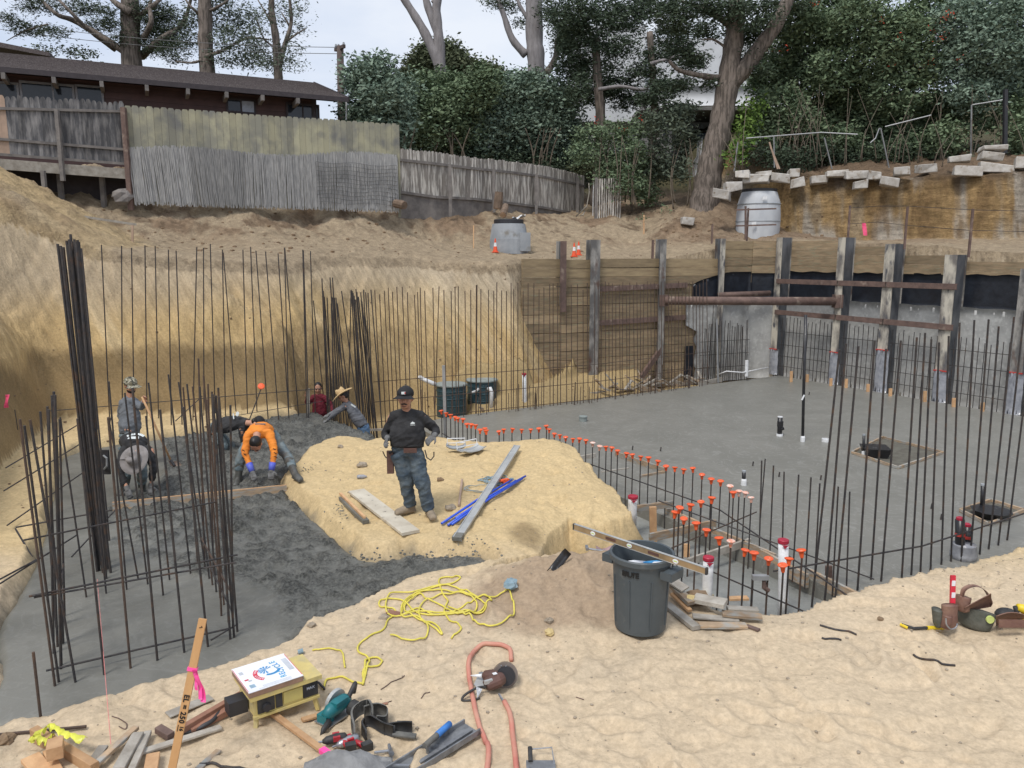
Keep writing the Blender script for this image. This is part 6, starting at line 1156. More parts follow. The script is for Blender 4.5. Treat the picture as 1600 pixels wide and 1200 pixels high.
def worker(lab, J, shirt, pants, boots, glovem, fwd, hup=(0, 0, 1), s=1.12, tall=0, tor=None, skinny=1.0, seed=0, tache=False, hair=True, beard=False, curl=.8, cuff=None, legs=1.0, hd=None, pn=None, sleeve=.95, face=True):
    """J: joints in metres: pel, che, nek, hed, shL, elL, wrL, haL, shR, ..., hpL, knL, anL, toL, ..."""
    th = thing('person', lab, 'worker', V((J['anL'].x+J['anR'].x)/2, (J['anL'].y+J['anR'].y)/2, min(J['anL'].z, J['anR'].z)-.08))
    side = (J['shR']-J['shL']).normalized(); k = skinny
    # skin body, one surface
    b = MB(); limb(b, [J['pel'], J['che'], J['nek'], lerp(J['nek'], J['hed'], .55)], [(.12, .09), (.14, .09), (.06, .058), .056], side=side)
    b.tube([J['shL'], lerp(J['shL'], J['shR'], .5), J['shR']], .05, 10)
    for q_ in 'LR':
        limb(b, [J['sh'+q_], J['el'+q_], J['wr'+q_]], [.045, .036, .027]); limb(b, [J['hp'+q_], J['kn'+q_], J['an'+q_]], [.07, .05, .036])
        b.tube([J['pel'], J['hp'+q_]], .08, 10)
        dd = J['ha'+q_]-J['wr'+q_]; hand(b, J['wr'+q_], dd, (pn or {}).get(q_, V(0, .3, -1)), .95, curl, 1 if q_ == 'L' else -1)
    L_, rot = head(th, J['hed'], fwd, hup, s, body=b, tache=tache, hair=hair, beard=beard)
    remesh(b, 'body', M['skin'], th, .0095 if s > 1.15 else .0125, 3)
    # shirt
    t = MB(); T = tor or [(.17, .125), (.185, .14), (.175, .12), (.09, .07)]
    a = lerp(J['pel'], J['che'], .08); limb(t, [a, lerp(J['pel'], J['che'], .5), J['che'], lerp(J['che'], J['nek'], .9)], T, 18, side=side)
    t.tube([J['shL'], lerp(J['shL'], J['shR'], .5)+(J['nek']-J['che'])*.25, J['shR']], [.062, .078, .062], 12)
    for q_ in 'LR': limb(t, [lerp(J['sh'+q_], lerp(J['shL'], J['shR'], .5), .2), J['el'+q_], lerp(J['el'+q_], J['wr'+q_], sleeve)], [.074*k, .056*k, .040*k])
    remesh(t, 'shirt', M[shirt], th, .011, 4, .017, 8, seed)
    p = MB(); limb(p, [lerp(J['pel'], J['che'], .22), J['pel'], lerp(J['hpL'], J['hpR'], .5)-V(0, 0, .02)], [(T[0][0]*.95, T[0][1]*.95), (T[0][0]*.97, .135), (.15, .12)], 16, side=side)
    for q_ in 'LR': limb(p, [J['hp'+q_], J['kn'+q_], lerp(J['kn'+q_], J['an'+q_], .93 if not tall else .62)], [.098*k*legs, .078*k*legs, .064*k*legs])
    remesh(p, 'trousers', M[pants], th, .012, 3, .019, 10, seed+3)
    MB().tube([lerp(J['pel'], J['che'], .13)-(J['che']-J['pel']).normalized()*.02, lerp(J['pel'], J['che'], .13)+(J['che']-J['pel']).normalized()*.02], [(T[0][0]*1.03, T[0][1]*1.05)]*2, 22, side=side).build('belt', M['belt'], th, smooth=True)
    for q_ in 'LR':
        g = MB(); shoe(g, J['an'+q_], J['to'+q_], 1, tall, J['kn'+q_]); remesh(g, 'boot', M[boots], th, .011, 3, .003)
        if glovem:
            g = MB(); dd = J['ha'+q_]-J['wr'+q_]; hand(g, J['wr'+q_], dd, (pn or {}).get(q_, V(0, .3, -1)), 1.12, curl, 1 if q_ == 'L' else -1); limb(g, [lerp(J['el'+q_], J['wr'+q_], .86), J['wr'+q_], J['wr'+q_]+dd.normalized()*.03], [.042, .038, .036]); remesh(g, 'glove', M[glovem], th, .0075, 2, .002)
        if cuff: MB().tube([lerp(J['el'+q_], J['wr'+q_], .6), lerp(J['el'+q_], J['wr'+q_], .8), J['wr'+q_]], [.054, .050, .044], 14).build('glove_cuff', M[cuff], th, smooth=True)
    return th, L_, rot
def print_on(th, c, x, y, items):
    """small printed marks a hair above the cloth"""
    for kind, a in items: pass

# standing man on the island
gp = gz(655, 806, -3.36); Y0 = gp.y-.02; g0 = gp.z
def A(u, v, dy=0): return at(u, v, Y0+dy)
J = dict(pel=A(636, 700), che=A(637, 659, .03), nek=A(635, 641, .02), hed=A(633.5, 622, -.02), shL=A(612, 650.5, .03), elL=A(600, 680, .16), wrL=A(606, 684.5, -.07), haL=A(603, 690, -.15), shR=A(660, 650, .03), elR=A(683, 672, .16), wrR=A(679, 680, -.06), haR=A(671, 687, -.10),
         hpL=A(624, 708), knL=A(635, 752, -.04), anL=V(0, 0, 0), toL=V(0, 0, 0), hpR=A(648, 708), knR=A(659, 754, -.05), anR=V(0, 0, 0), toR=V(0, 0, 0))
for k_, (u, v, tu, tv) in dict(L=(641, 795, 628, 806), R=(671, 801, 673, 812)).items():
    a = gz(u, v+7); J['an'+k_] = V(a.x, a.y, a.z+.085); b = gz(tu, tv); J['to'+k_] = V(b.x, b.y, a.z+.02)
J['knL'] = at(635, 752, (J['anL'].y+Y0)/2-.05); J['knR'] = at(660, 755, (J['anR'].y+Y0)/2-.07)
mw, L_, rot = worker('man in black long sleeve shirt, cap and dusty jeans standing on the sand island', J, 'blk', 'jean', 'boot', 'glove', (-.05, -1, -.04), tor=[(.215, .155), (.235, .18), (.20, .135), (.09, .075)], seed=1, tache=True, pn=dict(L=V(.6, -.3, -.6), R=V(-.6, -.3, -.6)), curl=1.2, s=1.2, legs=1.22)
ball_cap(mw, L_, rot, None, 'capblk')
MB().box(L_(0, .106, .078), (.05, .012, .03), rot).build('cap_badge', M['printw'], mw); MB().box(L_(-.018, .110, .080), (.012, .01, .022), rot).build('cap_badge', M['red_tape'], mw)
cf = A(645, 661, -.165)
MB().prism([(-.03, 0), (-.012, .012), (0, .022), (.012, .012), (.032, .004), (.02, -.008), (-.02, -.008)], .004, frame(cf-V(0, .012, 0), V(1, 0, 0), V(0, .1, 1))).build('chest_logo', M['printw'], mw); MB().box(cf-V(0, .016, .022), (.062, .004, .006)).build('chest_logo', M['printw'], mw)
bg = thing('tool_belt', 'brown tool belt pouch and steel hooks hanging at the standing man\'s hips', 'tool belt', A(608, 720))
MB().box(A(610, 722, -.02), (.085, .06, .30)).build('hammer_holder', M['leather'], bg); MB().tube([A(617, 700, -.03), A(612, 706, -.05), A(608, 708, -.05)], .012, 6).build('strap', M['belt'], bg)
MB().tube([A(598, 705, -.02), A(601, 712, -.02), A(604, 716, -.03)], .008, 6).build('claw', M['steel_bar'], bg); MB().tube([A(664, 703, -.02), A(667, 715, -.05), A(673, 719, -.05), A(678, 713, -.05), A(678, 706, -.05)], .009, 6).build('hook', M['steel_bar'], bg); MB().box(A(641, 704, -.17), (.17, .02, .06)).build('apron_flap', M['leather'], bg)

# floor level for the men in the concrete
def cz(u, v, z=ZC): return Z(u, v, z)
# grey shirt man with the shovel
Y1 = 13.1; B = lambda u, v, d=0: at(u, v, Y1+d); gz1 = ZC-.05
J = dict(pel=B(202, 680), che=B(203, 645), nek=B(203, 620), hed=B(204, 602.5), shL=B(190, 631, .02), elL=B(188, 652, .12), wrL=B(197, 668, -.1), haL=B(204, 672, -.14), shR=B(213, 629, -.02), elR=B(223, 637, -.1), wrR=B(224, 627, -.28), haR=B(226, 622, -.3))
J.update(hpL=B(197, 687), knL=B(196, 720), hpR=B(208, 687), knR=B(209, 721)); 
for k_, u in (('L', 196), ('R', 211)): p = B(u, 740); J['an'+k_] = V(p.x, Y1, gz1+.08); J['to'+k_] = V(p.x+.12, Y1-.1, gz1+.02)
w1, L_, rot = worker('man in grey shirt and camouflage cap standing with a shovel by the tall bundle', J, 'gry', 'jean2', 'rubber', None, (.72, -.62, -.28), tor=[(.165, .13), (.19, .165), (.18, .12), (.08, .07)], seed=2, beard=True, tall=.2, curl=1.3, pn=dict(L=V(0, 0, -1), R=V(0, -1, 0)))
ball_cap(w1, L_, rot, None, 'camo')
sh = thing('shovel', 'long handled shovel resting in the fresh concrete, held by the grey shirt man', 'shovel', Z(284, 748, ZC)); top = B(222, 620, -.33); bot = at(268, 722, 13.0)
MB().tube([top, lerp(top, bot, .5), bot], .018, 8).build('handle', M['new_wood'], sh, smooth=True); bl = at(283, 742, 12.85); MB().sheet([[lerp(bot, bl, f)+V(k*.055*(1-.25*abs(f-.9)), .02*abs(k)+.01, .01*abs(k)) for k in (-2, -1, 0, 1, 2)] for f in (0, .4, .8, 1.15, 1.5)], .006).build('blade', M['rust'], sh, smooth=True); MB().tube([lerp(top, bot, .97), lerp(bot, bl, .3)], .024, 8).build('socket', M['dark'], sh)

# grey hat man bent over the screed at the left
Y2 = 11.45; B = lambda u, v, d=0: at(u, v, Y2+d)
J = dict(pel=B(204, 688, .25), che=B(212, 692, -.05), nek=B(214, 703, -.30), hed=B(213, 722, -.40), shL=B(190, 703, -.15), elL=B(188, 735, -.3), wrL=B(199, 764, -.42), haL=B(203, 778, -.46), shR=B(236, 702, -.15), elR=B(240, 730, -.3), wrR=B(236, 759, -.36), haR=B(235, 773, -.40), hpL=B(195, 700, .28), hpR=B(217, 700, .28), knL=B(196, 738, .05), knR=B(222, 736, .05))
for k_, u in (('L', 196), ('R', 222)): p = B(u, 772, .2); J['an'+k_] = V(p.x, Y2+.2, gz1+.08); J['to'+k_] = V(p.x, Y2-.1, gz1+.02)
w2, L_, rot = worker('man in black shirt and grey brimmed hat bending at the left of the screed board', J, 'blk', 'jean2', 'rubber', 'glove', (.02, -.55, -.83), hup=(0, -.83, .55), seed=4, tall=.22, curl=1.4, pn=dict(L=V(0, 1, -.2), R=V(0, 1, -.2)), sleeve=.75)
brim_hat(w2, L_(0, -.02, .055), rot, 'hatgrey', .205, .13, .02)
bk = frame(B(212, 689, -.22)+V(0, 0, .03), V(1, 0, 0), V(0, .85, .55))
for i in range(9):
    a = lerp(-.62, .62, i/8); Mx = bk @ Matrix.Translation((math.sin(a)*.20, math.cos(a)*.20-.13, .03)) @ Matrix.Rotation(-a, 4, 'Z'); MB().prism([(-.014, -.018), (.014, -.018), (.012, .018), (-.012, .018)], .006, Mx).build('back_print', M['printw'], w2)
MB().prism([(-.085, -.03), (.085, -.03), (.07, .02), (-.07, .02)], .006, bk @ Matrix.Translation((0, -.02, .05))).build('back_print', M['printw'], w2)
sc = thing('screed_board', 'long splashed timber screed board held on the fresh concrete by two bending men', 'screed board', Z(305, 790, ZC+.02)); a, b = Z(176, 792, ZC+.06), Z(448, 764, ZC+.06)
MB().beam(a, b, .042, .13).build('board', M['form_wood'], sc); MB().beam(a+V(0, 0, .068), b+V(0, 0, .068), .03, .006).build('worn_top_edge', M['new_wood'], sc)
fl_ = thing('finishing_float', 'dark flat finishing float with curved handle hanging left of the grey hat man', 'float', B(165, 730)); MB().box(B(164.5, 722, -.1), (.13, .03, .38)).build('blade', M['dark'], fl_); MB().tube([B(162, 712, -.12), B(167, 716, -.19), B(167, 728, -.19), B(163, 733, -.12)], .016, 8).build('handle', M['galv'], fl_)

# black shirt man bent behind, hips to the left
Y3 = 14.3; B = lambda u, v, d=0: at(u, v, Y3+d)
J = dict(pel=B(336, 668, .05), che=B(368, 660, -.12), nek=B(388, 661, -.2), hed=B(402, 662, -.25), shL=B(380, 656, .08), elL=B(392, 676, .1), wrL=B(398, 694, .05), haL=B(400, 706, 0), shR=B(378, 672, -.28), elR=B(382, 695, -.2), wrR=B(392, 714, -.15), haR=B(396, 725, -.15), hpL=B(336, 676, .1), hpR=B(338, 678, -.1), knL=B(366, 702, .1), knR=B(352, 700, -.1))
for k_, u in (('L', 366), ('R', 352)): p = B(u, 722, 0); J['an'+k_] = V(p.x-(.12 if k_ == 'R' else 0), Y3+(.12 if k_ == 'L' else -.1), gz1+.08); J['to'+k_] = J['an'+k_]+V(.14, -.03, -.06)
w3, L_, rot = worker('man in black shirt bent double behind the orange shirt man', J, 'blk', 'jean2', 'rubber', 'glove', (.35, -.25, -.9), hup=(.9, 0, .35), seed=6, tall=.22, curl=1.2)
ball_cap(w3, L_, rot, None, 'navycap' if 'navycap' in M else 'capblk')
bk = frame(B(371, 647, -.2), V(.85, -.3, .35), V(.1, .3, 1)); MB().prism([(.03*math.cos(a)*1.3, .045*math.sin(a)) for a in np.linspace(0, 6.28, 15)[:-1]], .006, bk @ Matrix.Translation((.03, -.01, .03))).build('back_print', M['printw'], w3); MB().prism([(-.012, -.06), (.012, -.06), (.012, .05), (-.012, .05)], .006, bk @ Matrix.Translation((-.07, -.02, .03))).build('back_print', M['printw'], w3)

# orange shirt man
Y4 = 12.2; B = lambda u, v, d=0: at(u, v, Y4+d)
J = dict(pel=B(412, 672, .35), che=B(405, 672, -.02), nek=B(401, 680, -.28), hed=B(400, 694, -.42), shL=B(385, 678, -.12), elL=B(382, 706, -.32), wrL=B(394, 737, -.48), haL=B(399, 754, -.58), shR=B(424, 676, -.12), elR=B(429, 705, -.32), wrR=B(424, 735, -.46), haR=B(423, 752, -.54), hpL=B(396, 680, .35), hpR=B(424, 678, .3), knL=B(377, 708, .05), knR=B(448, 712, .1))
pL = cz(372, 756, ZC-.03); J['anL'] = V(pL.x, pL.y, ZC+.02); J['toL'] = pL+V(.02, -.15, 0)
pR = gz(462, 752, -3.5); J['anR'] = V(pR.x, pR.y+.02, pR.z+.08); J['toR'] = pR+V(.12, -.14, .02)
w4, L_, rot = worker('man in orange shirt with blue-cuffed gloves bending over the right end of the screed board', J, 'org', 'jean2', 'rubber', 'glove', (-.05, -.30, -.95), hup=(0, -.95, .30), seed=8, tall=.24, curl=1.4, cuff='gblue', pn=dict(L=V(0, 1, -.2), R=V(0, 1, -.2)), sleeve=.62, tor=[(.165, .125), (.19, .135), (.19, .12), (.09, .07)])
for (u, v, q_) in ((381, 716, 0), (382.5, 710, 1), (430, 708, 2), (431, 714, 3), (380.5, 704, 4), (429, 702, 5)): MB().box(B(u, v, -.41 if q_ < 6 else 0), (.05, .006, .012), Matrix.Rotation(.5, 3, 'Y')).build('sleeve_print', M['capblk'], w4)
MB().box(B(407, 664.5, -.05)+V(0, 0, .02), (.16, .02, .02)).build('back_print', M['hatgrey'], w4)

# maroon shirt man and straw hat man in the lower trench
Y5 = 18.0; B = lambda u, v, d=0: at(u, v, Y5+d); g5 = -4.28
J = dict(pel=B(500, 655), che=B(499, 632), nek=B(498, 617), hed=B(497, 607), shL=B(487, 622, .05), elL=B(479, 632, .02), wrL=B(480, 620, -.15), haL=B(479, 614, -.18), shR=B(511, 623, -.05), elR=B(519, 634, -.1), wrR=B(520, 643, -.3), haR=B(519, 648, -.38), hpL=B(494, 660), hpR=B(506, 660), knL=B(494, 684, -.1), knR=B(506, 684, -.1))
for k_, u in (('L', 494), ('R', 507)): p = B(u, 690); J['an'+k_] = V(p.x, Y5, g5+.08); J['to'+k_] = V(p.x, Y5-.2, g5+.02)
w5, L_, rot = worker('black-haired man in maroon shirt standing in the trench behind the form board', J, 'mar', 'jean', 'rubber', None, (.15, -.95, -.25), seed=10, tall=.2, pn=dict(L=V(0, -1, 0), R=V(0, 0, -1)))
Y6 = 16.9; B = lambda u, v, d=0: at(u, v, Y6+d)
J = dict(pel=B(568, 668), che=B(550, 640), nek=B(541, 628), hed=B(536, 619, -.02), shL=B(538, 634, -.12), elL=B(524, 646, -.15), wrL=B(512, 656, -.1), haL=B(505, 660, -.1), shR=B(544, 636, .14), elR=B(528, 640, .2), wrR=B(514, 648, .15), haR=B(507, 651, .15), hpL=B(567, 676, -.1), hpR=B(572, 676, .1), knL=B(566, 704, -.1), knR=B(572, 705, .1))
for k_, u, d in (('L', 566, -.1), ('R', 574, .12)): p = B(u, 720); J['an'+k_] = V(p.x, Y6+d, g5+.08); J['to'+k_] = V(p.x-.18, Y6+d, g5+.02)
w6, L_, rot = worker('man in straw hat and grey shirt leaning left over the form board', J, 'gry2', 'jeanb', 'rubber', 'glove', (-.8, -.15, -.55), hup=(-.5, 0, .85), seed=12, tall=.2)
brim_hat(w6, L_(0, -.01, .05), rot, 'straw', .235, .13, .03)
MB().box(B(552, 634, -.16), (.12, .01, .03), Matrix.Rotation(.6, 3, 'Y')).build('back_print', M['printw'], w6)
# ---------------- foreground tools and materials ----------------
def G(u, v, up=0): p = gz(u, v); return V(p.x, p.y, p.z+up)
M['canp'] = mat('slate_grey_plastic', (.060, .075, .085), (.075, .09, .10), 4, .5, .08, 60, c3=(.13, .14, .14), s3=9, t3=(.62, .8)); M['steel'] = mat('brushed_steel', (.42, .43, .45), (.28, .29, .31), 9, .35, .1, 60, metal=.7)
M['alu'] = mat('dusty_aluminium', (.50, .51, .50), (.38, .385, .38), 5, .5, .15, 40, metal=.35); M['bronze'] = mat('bronze_painted_level', (.42, .30, .17), (.32, .22, .12), 8, .45, metal=.3)
M['vial'] = mat('yellow_green_vial', (.65, .75, .25), (.5, .6, .2), 9, .2); M['ycord'] = mat('yellow_cord', (.72, .62, .10), (.58, .50, .08), 12, .55); M['hose'] = mat('dusty_red_hose', (.50, .17, .13), (.55, .28, .20), 4, .7)
M['yel'] = mat('yellow_saw_paint', (.66, .53, .20), (.56, .45, .17), 5, .5, c3=(.45, .38, .2), s3=7, t3=(.5, .7)); M['card'] = mat('white_pizza_card', (.80, .81, .84), (.72, .73, .77), 3, .7); M['cardb'] = mat('brown_card', (.35, .22, .15), rough=.9)
M['pblue'] = mat('blue_print', (.05, .30, .62), rough=.7); M['pred'] = mat('red_print', (.75, .06, .10), rough=.7); M['pgrey'] = mat('grey_print', (.55, .58, .63), rough=.7)
M['teal'] = mat('teal_tool_plastic', (.01, .16, .18), (.01, .12, .14), 9, .45); M['rubb'] = mat('dark_rubber', (.02, .02, .022), (.05, .048, .045), 12, .6); M['redt'] = mat('red_tool_plastic', (.45, .02, .03), (.32, .02, .03), 9, .4)
M['foam'] = mat('grey_foam_pad', (.17, .165, .15), (.09, .09, .085), 9, .9, .2, 60); M['bluep'] = mat('blue_plastic_pipe', (.02, .07, .55), (.04, .12, .62), 7, .35); M['cable'] = mat('grey_cable', (.05, .05, .055), rough=.6)
M['yt'] = mat('bright_yellow_plastic', (.85, .62, .03), rough=.45); M['ytape'] = mat('yellow_caution_tape', (.78, .78, .10), rough=.4); M['pinkr'] = mat('hot_pink_ribbon', (.95, .10, .38), (.9, .07, .33), 9, .45); M['blackink'] = mat('black_marker_ink', (.01, .01, .01), rough=.8)

# trash can with level
c = gz(1000, 977); c.z -= .01; RC, RT, H = .235, .285, .74
tc = thing('trash_can', 'round slate-grey plastic trash can standing on the sand by the dowels', 'trash can', c)
prof = [(RC-.02, 0), (RC, .015), (RC+.006, .08), (RT-.02, H-.10), (RT-.018, H-.06), (RT+.012, H-.055), (RT+.016, H-.01), (RT+.008, H), (RT-.010, H-.004), (RT-.02, H-.08), (RC-.02, .05), (.001, .04)]
b_ = MB(); b_.lathe(prof, c, 48); bo = b_.build('can_body', M['canp'], tc, smooth=True); smooth_by(bo, 40)
for k, sx in enumerate((1, -1)):
    ang = -.75 if sx > 0 else math.pi-.75; d = V(math.cos(ang), math.sin(ang), 0); t_ = V(-d.y, d.x, 0)
    MB().box(c+d*(RT+.045)+V(0, 0, H-.10), (.085, .20, .022), Matrix((d, t_, V(0, 0, 1))).transposed()).box(c+d*(RT+.085)+V(0, 0, H-.13), (.018, .20, .075), Matrix((d, t_, V(0, 0, 1))).transposed()).box(c+d*(RT+.03)+t_*.095+V(0, 0, H-.13), (.11, .014, .07), Matrix((d, t_, V(0, 0, 1))).transposed()).box(c+d*(RT+.03)-t_*.095+V(0, 0, H-.13), (.11, .014, .07), Matrix((d, t_, V(0, 0, 1))).transposed()).build('handle', M['canp'], tc)
for a in np.linspace(0, 2*math.pi, 9)[:-1]:            # moulded ribs
    d = V(math.cos(a+.2), math.sin(a+.2), 0); MB().beam(c+d*(RC+.006)+V(0, 0, .08), c+d*(RT-.022)+V(0, 0, H-.2), .012, .014, up=d).build('rib', M['canp'], tc)
for i, ch in enumerate('BRUTE'):
    a = math.atan2(-c.y, -c.x)-.62+i*.12; d = V(math.cos(a), math.sin(a), 0); t_ = V(-d.y, d.x, 0)
    text_mesh('lettering', ch, .068, M['blackink'], frame(c+d*(RT-.012)+V(0, 0, H-.135), t_, V(0, 0, 1)), tc, .002)
MB().sheet([[c+V(.14*k-.2, .1*i-.1, H-.10-.06*abs(math.sin(k*1.7+i))) for k in range(4)] for i in range(3)], .006).build('crumpled_paper', M['card'], label='crumpled white and blue wrapper inside the trash can', cat='litter')
MB().sheet([[c+V(.1*k-.05, .08*i-.16, H-.12-.05*abs(math.sin(k*2.7+i*1.3))) for k in range(4)] for i in range(4)], .006).build('crumpled_plastic', M['pblue'], label='blue plastic bag crumpled inside the trash can', cat='litter')
zl = c.z+H+.03; La, Lb = Z(898, 823, zl), Z(1103, 892, zl); Lr = gz
Ld = (Lb-La).normalized(); Lw = V(-Ld.y, Ld.x, 0)
if (Lb-La).length > 1.9: La = Lb-Ld*1.9
lv = thing('spirit_level', 'long bronze and silver spirit level lying across the trash can rim', 'spirit level', lerp(La, Lb, .5))
MB().beam(La, Lb, .020, .055).build('level_body', M['bronze'], lv)
for s_ in (-1, 1): MB().beam(La+V(0, 0, s_*.0295), Lb+V(0, 0, s_*.0295), .028, .005).build('level_edge', M['alu'], lv)
for f in (.165, .46, .80):
    p = lerp(La, Lb, f)-Lw*.0105; Mx = frame(p+Lw*-.001, Ld, V(0, 0, 1)); MB().prism([(math.cos(a)*.030, math.sin(a)*.02) for a in np.linspace(0, 6.28, 17)[:-1]], .003, Mx).build('vial_window', M['card'], lv); MB().beam(p-Ld*.02-Lw*.003, p+Ld*.02-Lw*.003, .005, .011).build('vial', M['vial'], lv)
for f in (.31, .64): MB().beam(lerp(La, Lb, f-.04)-Lw*.011, lerp(La, Lb, f+.04)-Lw*.011, .003, .026).build('hand_slot', M['leather'], lv)
MB().beam(Lb, Lb+Ld*.015, .03, .062).build('end_cap', M['rubb'], lv); MB().beam(La-Ld*.015, La, .03, .062).build('end_cap', M['rubb'], lv)

# scrap lumber by the can
def plank(a, b, w, h, m, lab, cat='scrap lumber', grp=None, up=(0, 0, 1), name='scrap_board'): return MB().beam(a, b, w, h, up=up, bev=.003).build(name, M[m], label=lab, cat=cat, group=grp)
SG = 'scrap lumber beside the trash can'
for (a, b, w, h, z, m, lab) in (((1040, 948), (1088, 986), .09, .04, .03, 'grey_wood', 'long thin grey scrap board running down from the trash can'), ((1044, 925), (1080, 958), .09, .04, .10, 'form_wood', 'orange-brown scrap board leaning by the trash can'), ((1050, 935), (1078, 962), .05, .03, .05, 'new_wood', 'narrow orange scrap strip next to the trash can'), ((1084, 952), (1133, 962), .16, .045, .12, 'grey_wood', 'wide grey board on top of the scrap heap'), ((1078, 955), (1110, 946), .07, .05, .14, 'yelwood', 'short yellow split block on the scrap heap'), ((1138, 945), (1168, 944), .09, .045, .08, 'new_wood', 'short clean block at the back of the scrap heap'), ((1082, 967), (1154, 973), .09, .02, .03, 'grey_wood', 'thin grey board under the wide one in the scrap heap'), ((1092, 980), (1166, 981), .10, .03, .02, 'form_wood', 'long reddish board at the front of the scrap heap'), ((1128, 966), (1190, 972), .10, .03, .05, 'form_wood', 'reddish board at the right of the scrap heap'), ((1136, 957), (1184, 960), .09, .04, .04, 'grey_wood', 'dark grey board at the back right of the scrap heap'), ((1166, 980), (1186, 987), .05, .02, .015, 'rust', 'small dark stick at the front right of the scrap heap'), ((1048, 930), (1070, 945), .14, .02, .16, 'grey_wood', 'pale grey board end leaning at the back left of the scrap heap')):
    if m == 'yelwood': M.setdefault('yelwood', mat('yellow_split_wood', (.62, .50, .24), (.5, .38, .18), 9, .8, .4, 40))
    plank(G(*a, z), G(*b, z), w, h, m, lab, grp=SG)
M['clod'] = mat('brown_clod', (.25, .17, .10), (.16, .11, .07), 8, .95, .7, 25); M['stone'] = mat('field_stone', (.36, .30, .23), (.24, .2, .15), 9, .9, .4, 30)
for i, (u, v, r_, m, lab) in enumerate(((1090, 940, .13, 'clod', 'big brown clod behind the scrap lumber heap'), (688, 751, .055, 'clod', 'dark round clod on the sand island right of the standing man'), (704, 796, .075, 'stone', 'flat stone on the sand island at the foot of the wooden stick'), (566, 729, .09, 'stone', 'low flat stone on the sand island left of the standing man'), (532, 717-18, .05, 'stone', 'small stone at the back of the sand island'), (600, 966, .05, 'stone', 'reddish stone left of the yellow cord tangle'), (487, 978, .04, 'stone', 'pale pebble at the edge of the poured concrete'), (858, 972, .045, 'stone', 'small stone below the brown soil heap'), (10, 1158, .06, 'clod', 'brown clod on the sand at the left photo edge'), (859, 990, .05, 'yelwood', 'yellowish stone near the middle of the sand'), (1375, 968+900-900, .03, 'clod', 'tiny dark clod on the right sand'))):
    p = G(u, v); MB().rock(p+V(0, 0, r_*.3), r_, i+20, flat=.62).build('stone', M[m], label=lab, cat='stone')

# things on the sand island
PL = G(548, 776, .03); PR_ = G(640, 838, .035)
pk = plank(G(557, 772, .025), G(642, 836, .03), .24, .04, 'palep' if M.setdefault('palep', mat('concrete_dusted_plank', (.60, .55, .45), (.44, .39, .31), 3, .85, .25, 40, c3=(.2, .18, .15), s3=12, t3=(.66, .72))) else '', 'wide pale plank lying on the sand island in front of the standing man', 'plank', name='wide_plank')
plank(G(534, 781, .025), G(572, 821, .03), .09, .05, 'wet_concrete', 'short board caked in wet grey concrete beside the wide plank', 'board', name='caked_board')
MB().beam(G(532, 777, .05), G(570, 815, .055), .035, .03).build('clean_strip', M['new_wood'], label='thin clean wood strip lying on the concrete-caked board', cat='wood strip')
sa, sb = G(714, 848, .07), G(808, 706, .08); _k = max(_fl(*lerp(sa, sb, f)[:2])-lerp(sa, sb, f).z for f in np.linspace(0, 1, 15)); sa.z += max(0, _k+.03); sb.z += max(0, _k+.03); se = thing('straightedge', 'long grey aluminium screed bar lying across the sand island with a concrete-caked end', 'straightedge', sa); MB().beam(sa, sb, .11, .035).build('bar', M['alu'], se); MB().beam(sa-(sb-sa).normalized()*.02, sa+(sb-sa).normalized()*.12, .12, .05).build('caked_end', M['wet_concrete'], se)
MB().beam(sa+V(-.045, 0, .02), sb+V(-.045, 0, .02), .012, .01).build('raised_lip', M['alu'], se)
for i, (a, b) in enumerate((((690, 822), (800, 754)), ((700, 824), (806, 755)), ((706, 823), (816, 752)), ((712, 816), (821, 748)), ((695, 818), (790, 760)))): 
    p0, p1 = G(*a, .03), G(*b, .04); MB().tube([p0, lerp(p0, p1, .5)+V(0, 0, .02), p1], .016, 10).build('blue_pipe', M['bluep'], smooth=True, label='blue plastic pipe, '+['leftmost', 'second from left', 'middle', 'rightmost and longest', 'shortest, topmost'][i]+' of the bunch under the screed bar', cat='pipe', group='blue plastic pipes on the sand island')
p0 = G(790, 756, .05); MB().box(p0, (.10, .06, .05), Matrix.Rotation(.5, 3, 'Z')).tube([p0, p0+V(-.08, -.05, .01)], .022, 8).build('orange_tool', M['orange_cap'], label='small orange plastic tool between the blue pipes and the rope', cat='tool')
def tangle(c_, rx, ry, n, r_, m, lab, seed, name, cat, z=.015, pts_extra=None):
    rg = random.Random(seed); pts = []; a = 0
    for i in range(n):
        a += rg.uniform(.5, 1.1); k = rg.uniform(.45, 1.0); x_ = c_[0]+math.cos(a)*rx*k+rg.uniform(-.1, .1)*rx; y_ = c_[1]+math.sin(a)*ry*k+rg.uniform(-.1, .1)*ry; pts.append((x_, y_))
    Q = []
    for i in range(len(pts)-3):
        for f in (0, .2, .4, .6, .8):
            p0_, p1_, p2_, p3_ = [np.array(pts[i+j]) for j in range(4)]; q_ = .5*((2*p1_)+(-p0_+p2_)*f+(2*p0_-5*p1_+4*p2_-p3_)*f*f+(-p0_+3*p1_-3*p2_+p3_)*f**3); Q.append(tuple(q_))
    X = np.array(Q); hz = ground(X[:, 0], X[:, 1])[0]; P = [V(x_, y_, h_+z+rg.uniform(0, .012)) for (x_, y_), h_ in zip(Q, hz)]
    return P
M['rope'] = mat('dusty_blue_rope', (.17, .27, .33), (.26, .33, .36), 14, .8); M['rope2'] = mat('pale_blue_cord', (.33, .38, .38), rough=.8)
c_ = G(776, 752); mbr = MB(); mbr.tube(tangle((c_.x, c_.y), .27, .20, 34, .01, None, '', 4, '', ''), .0075, 5); mbr.build('rope_tangle', M['rope'], label='tangle of dusty blue rope under the screed bar', cat='rope')
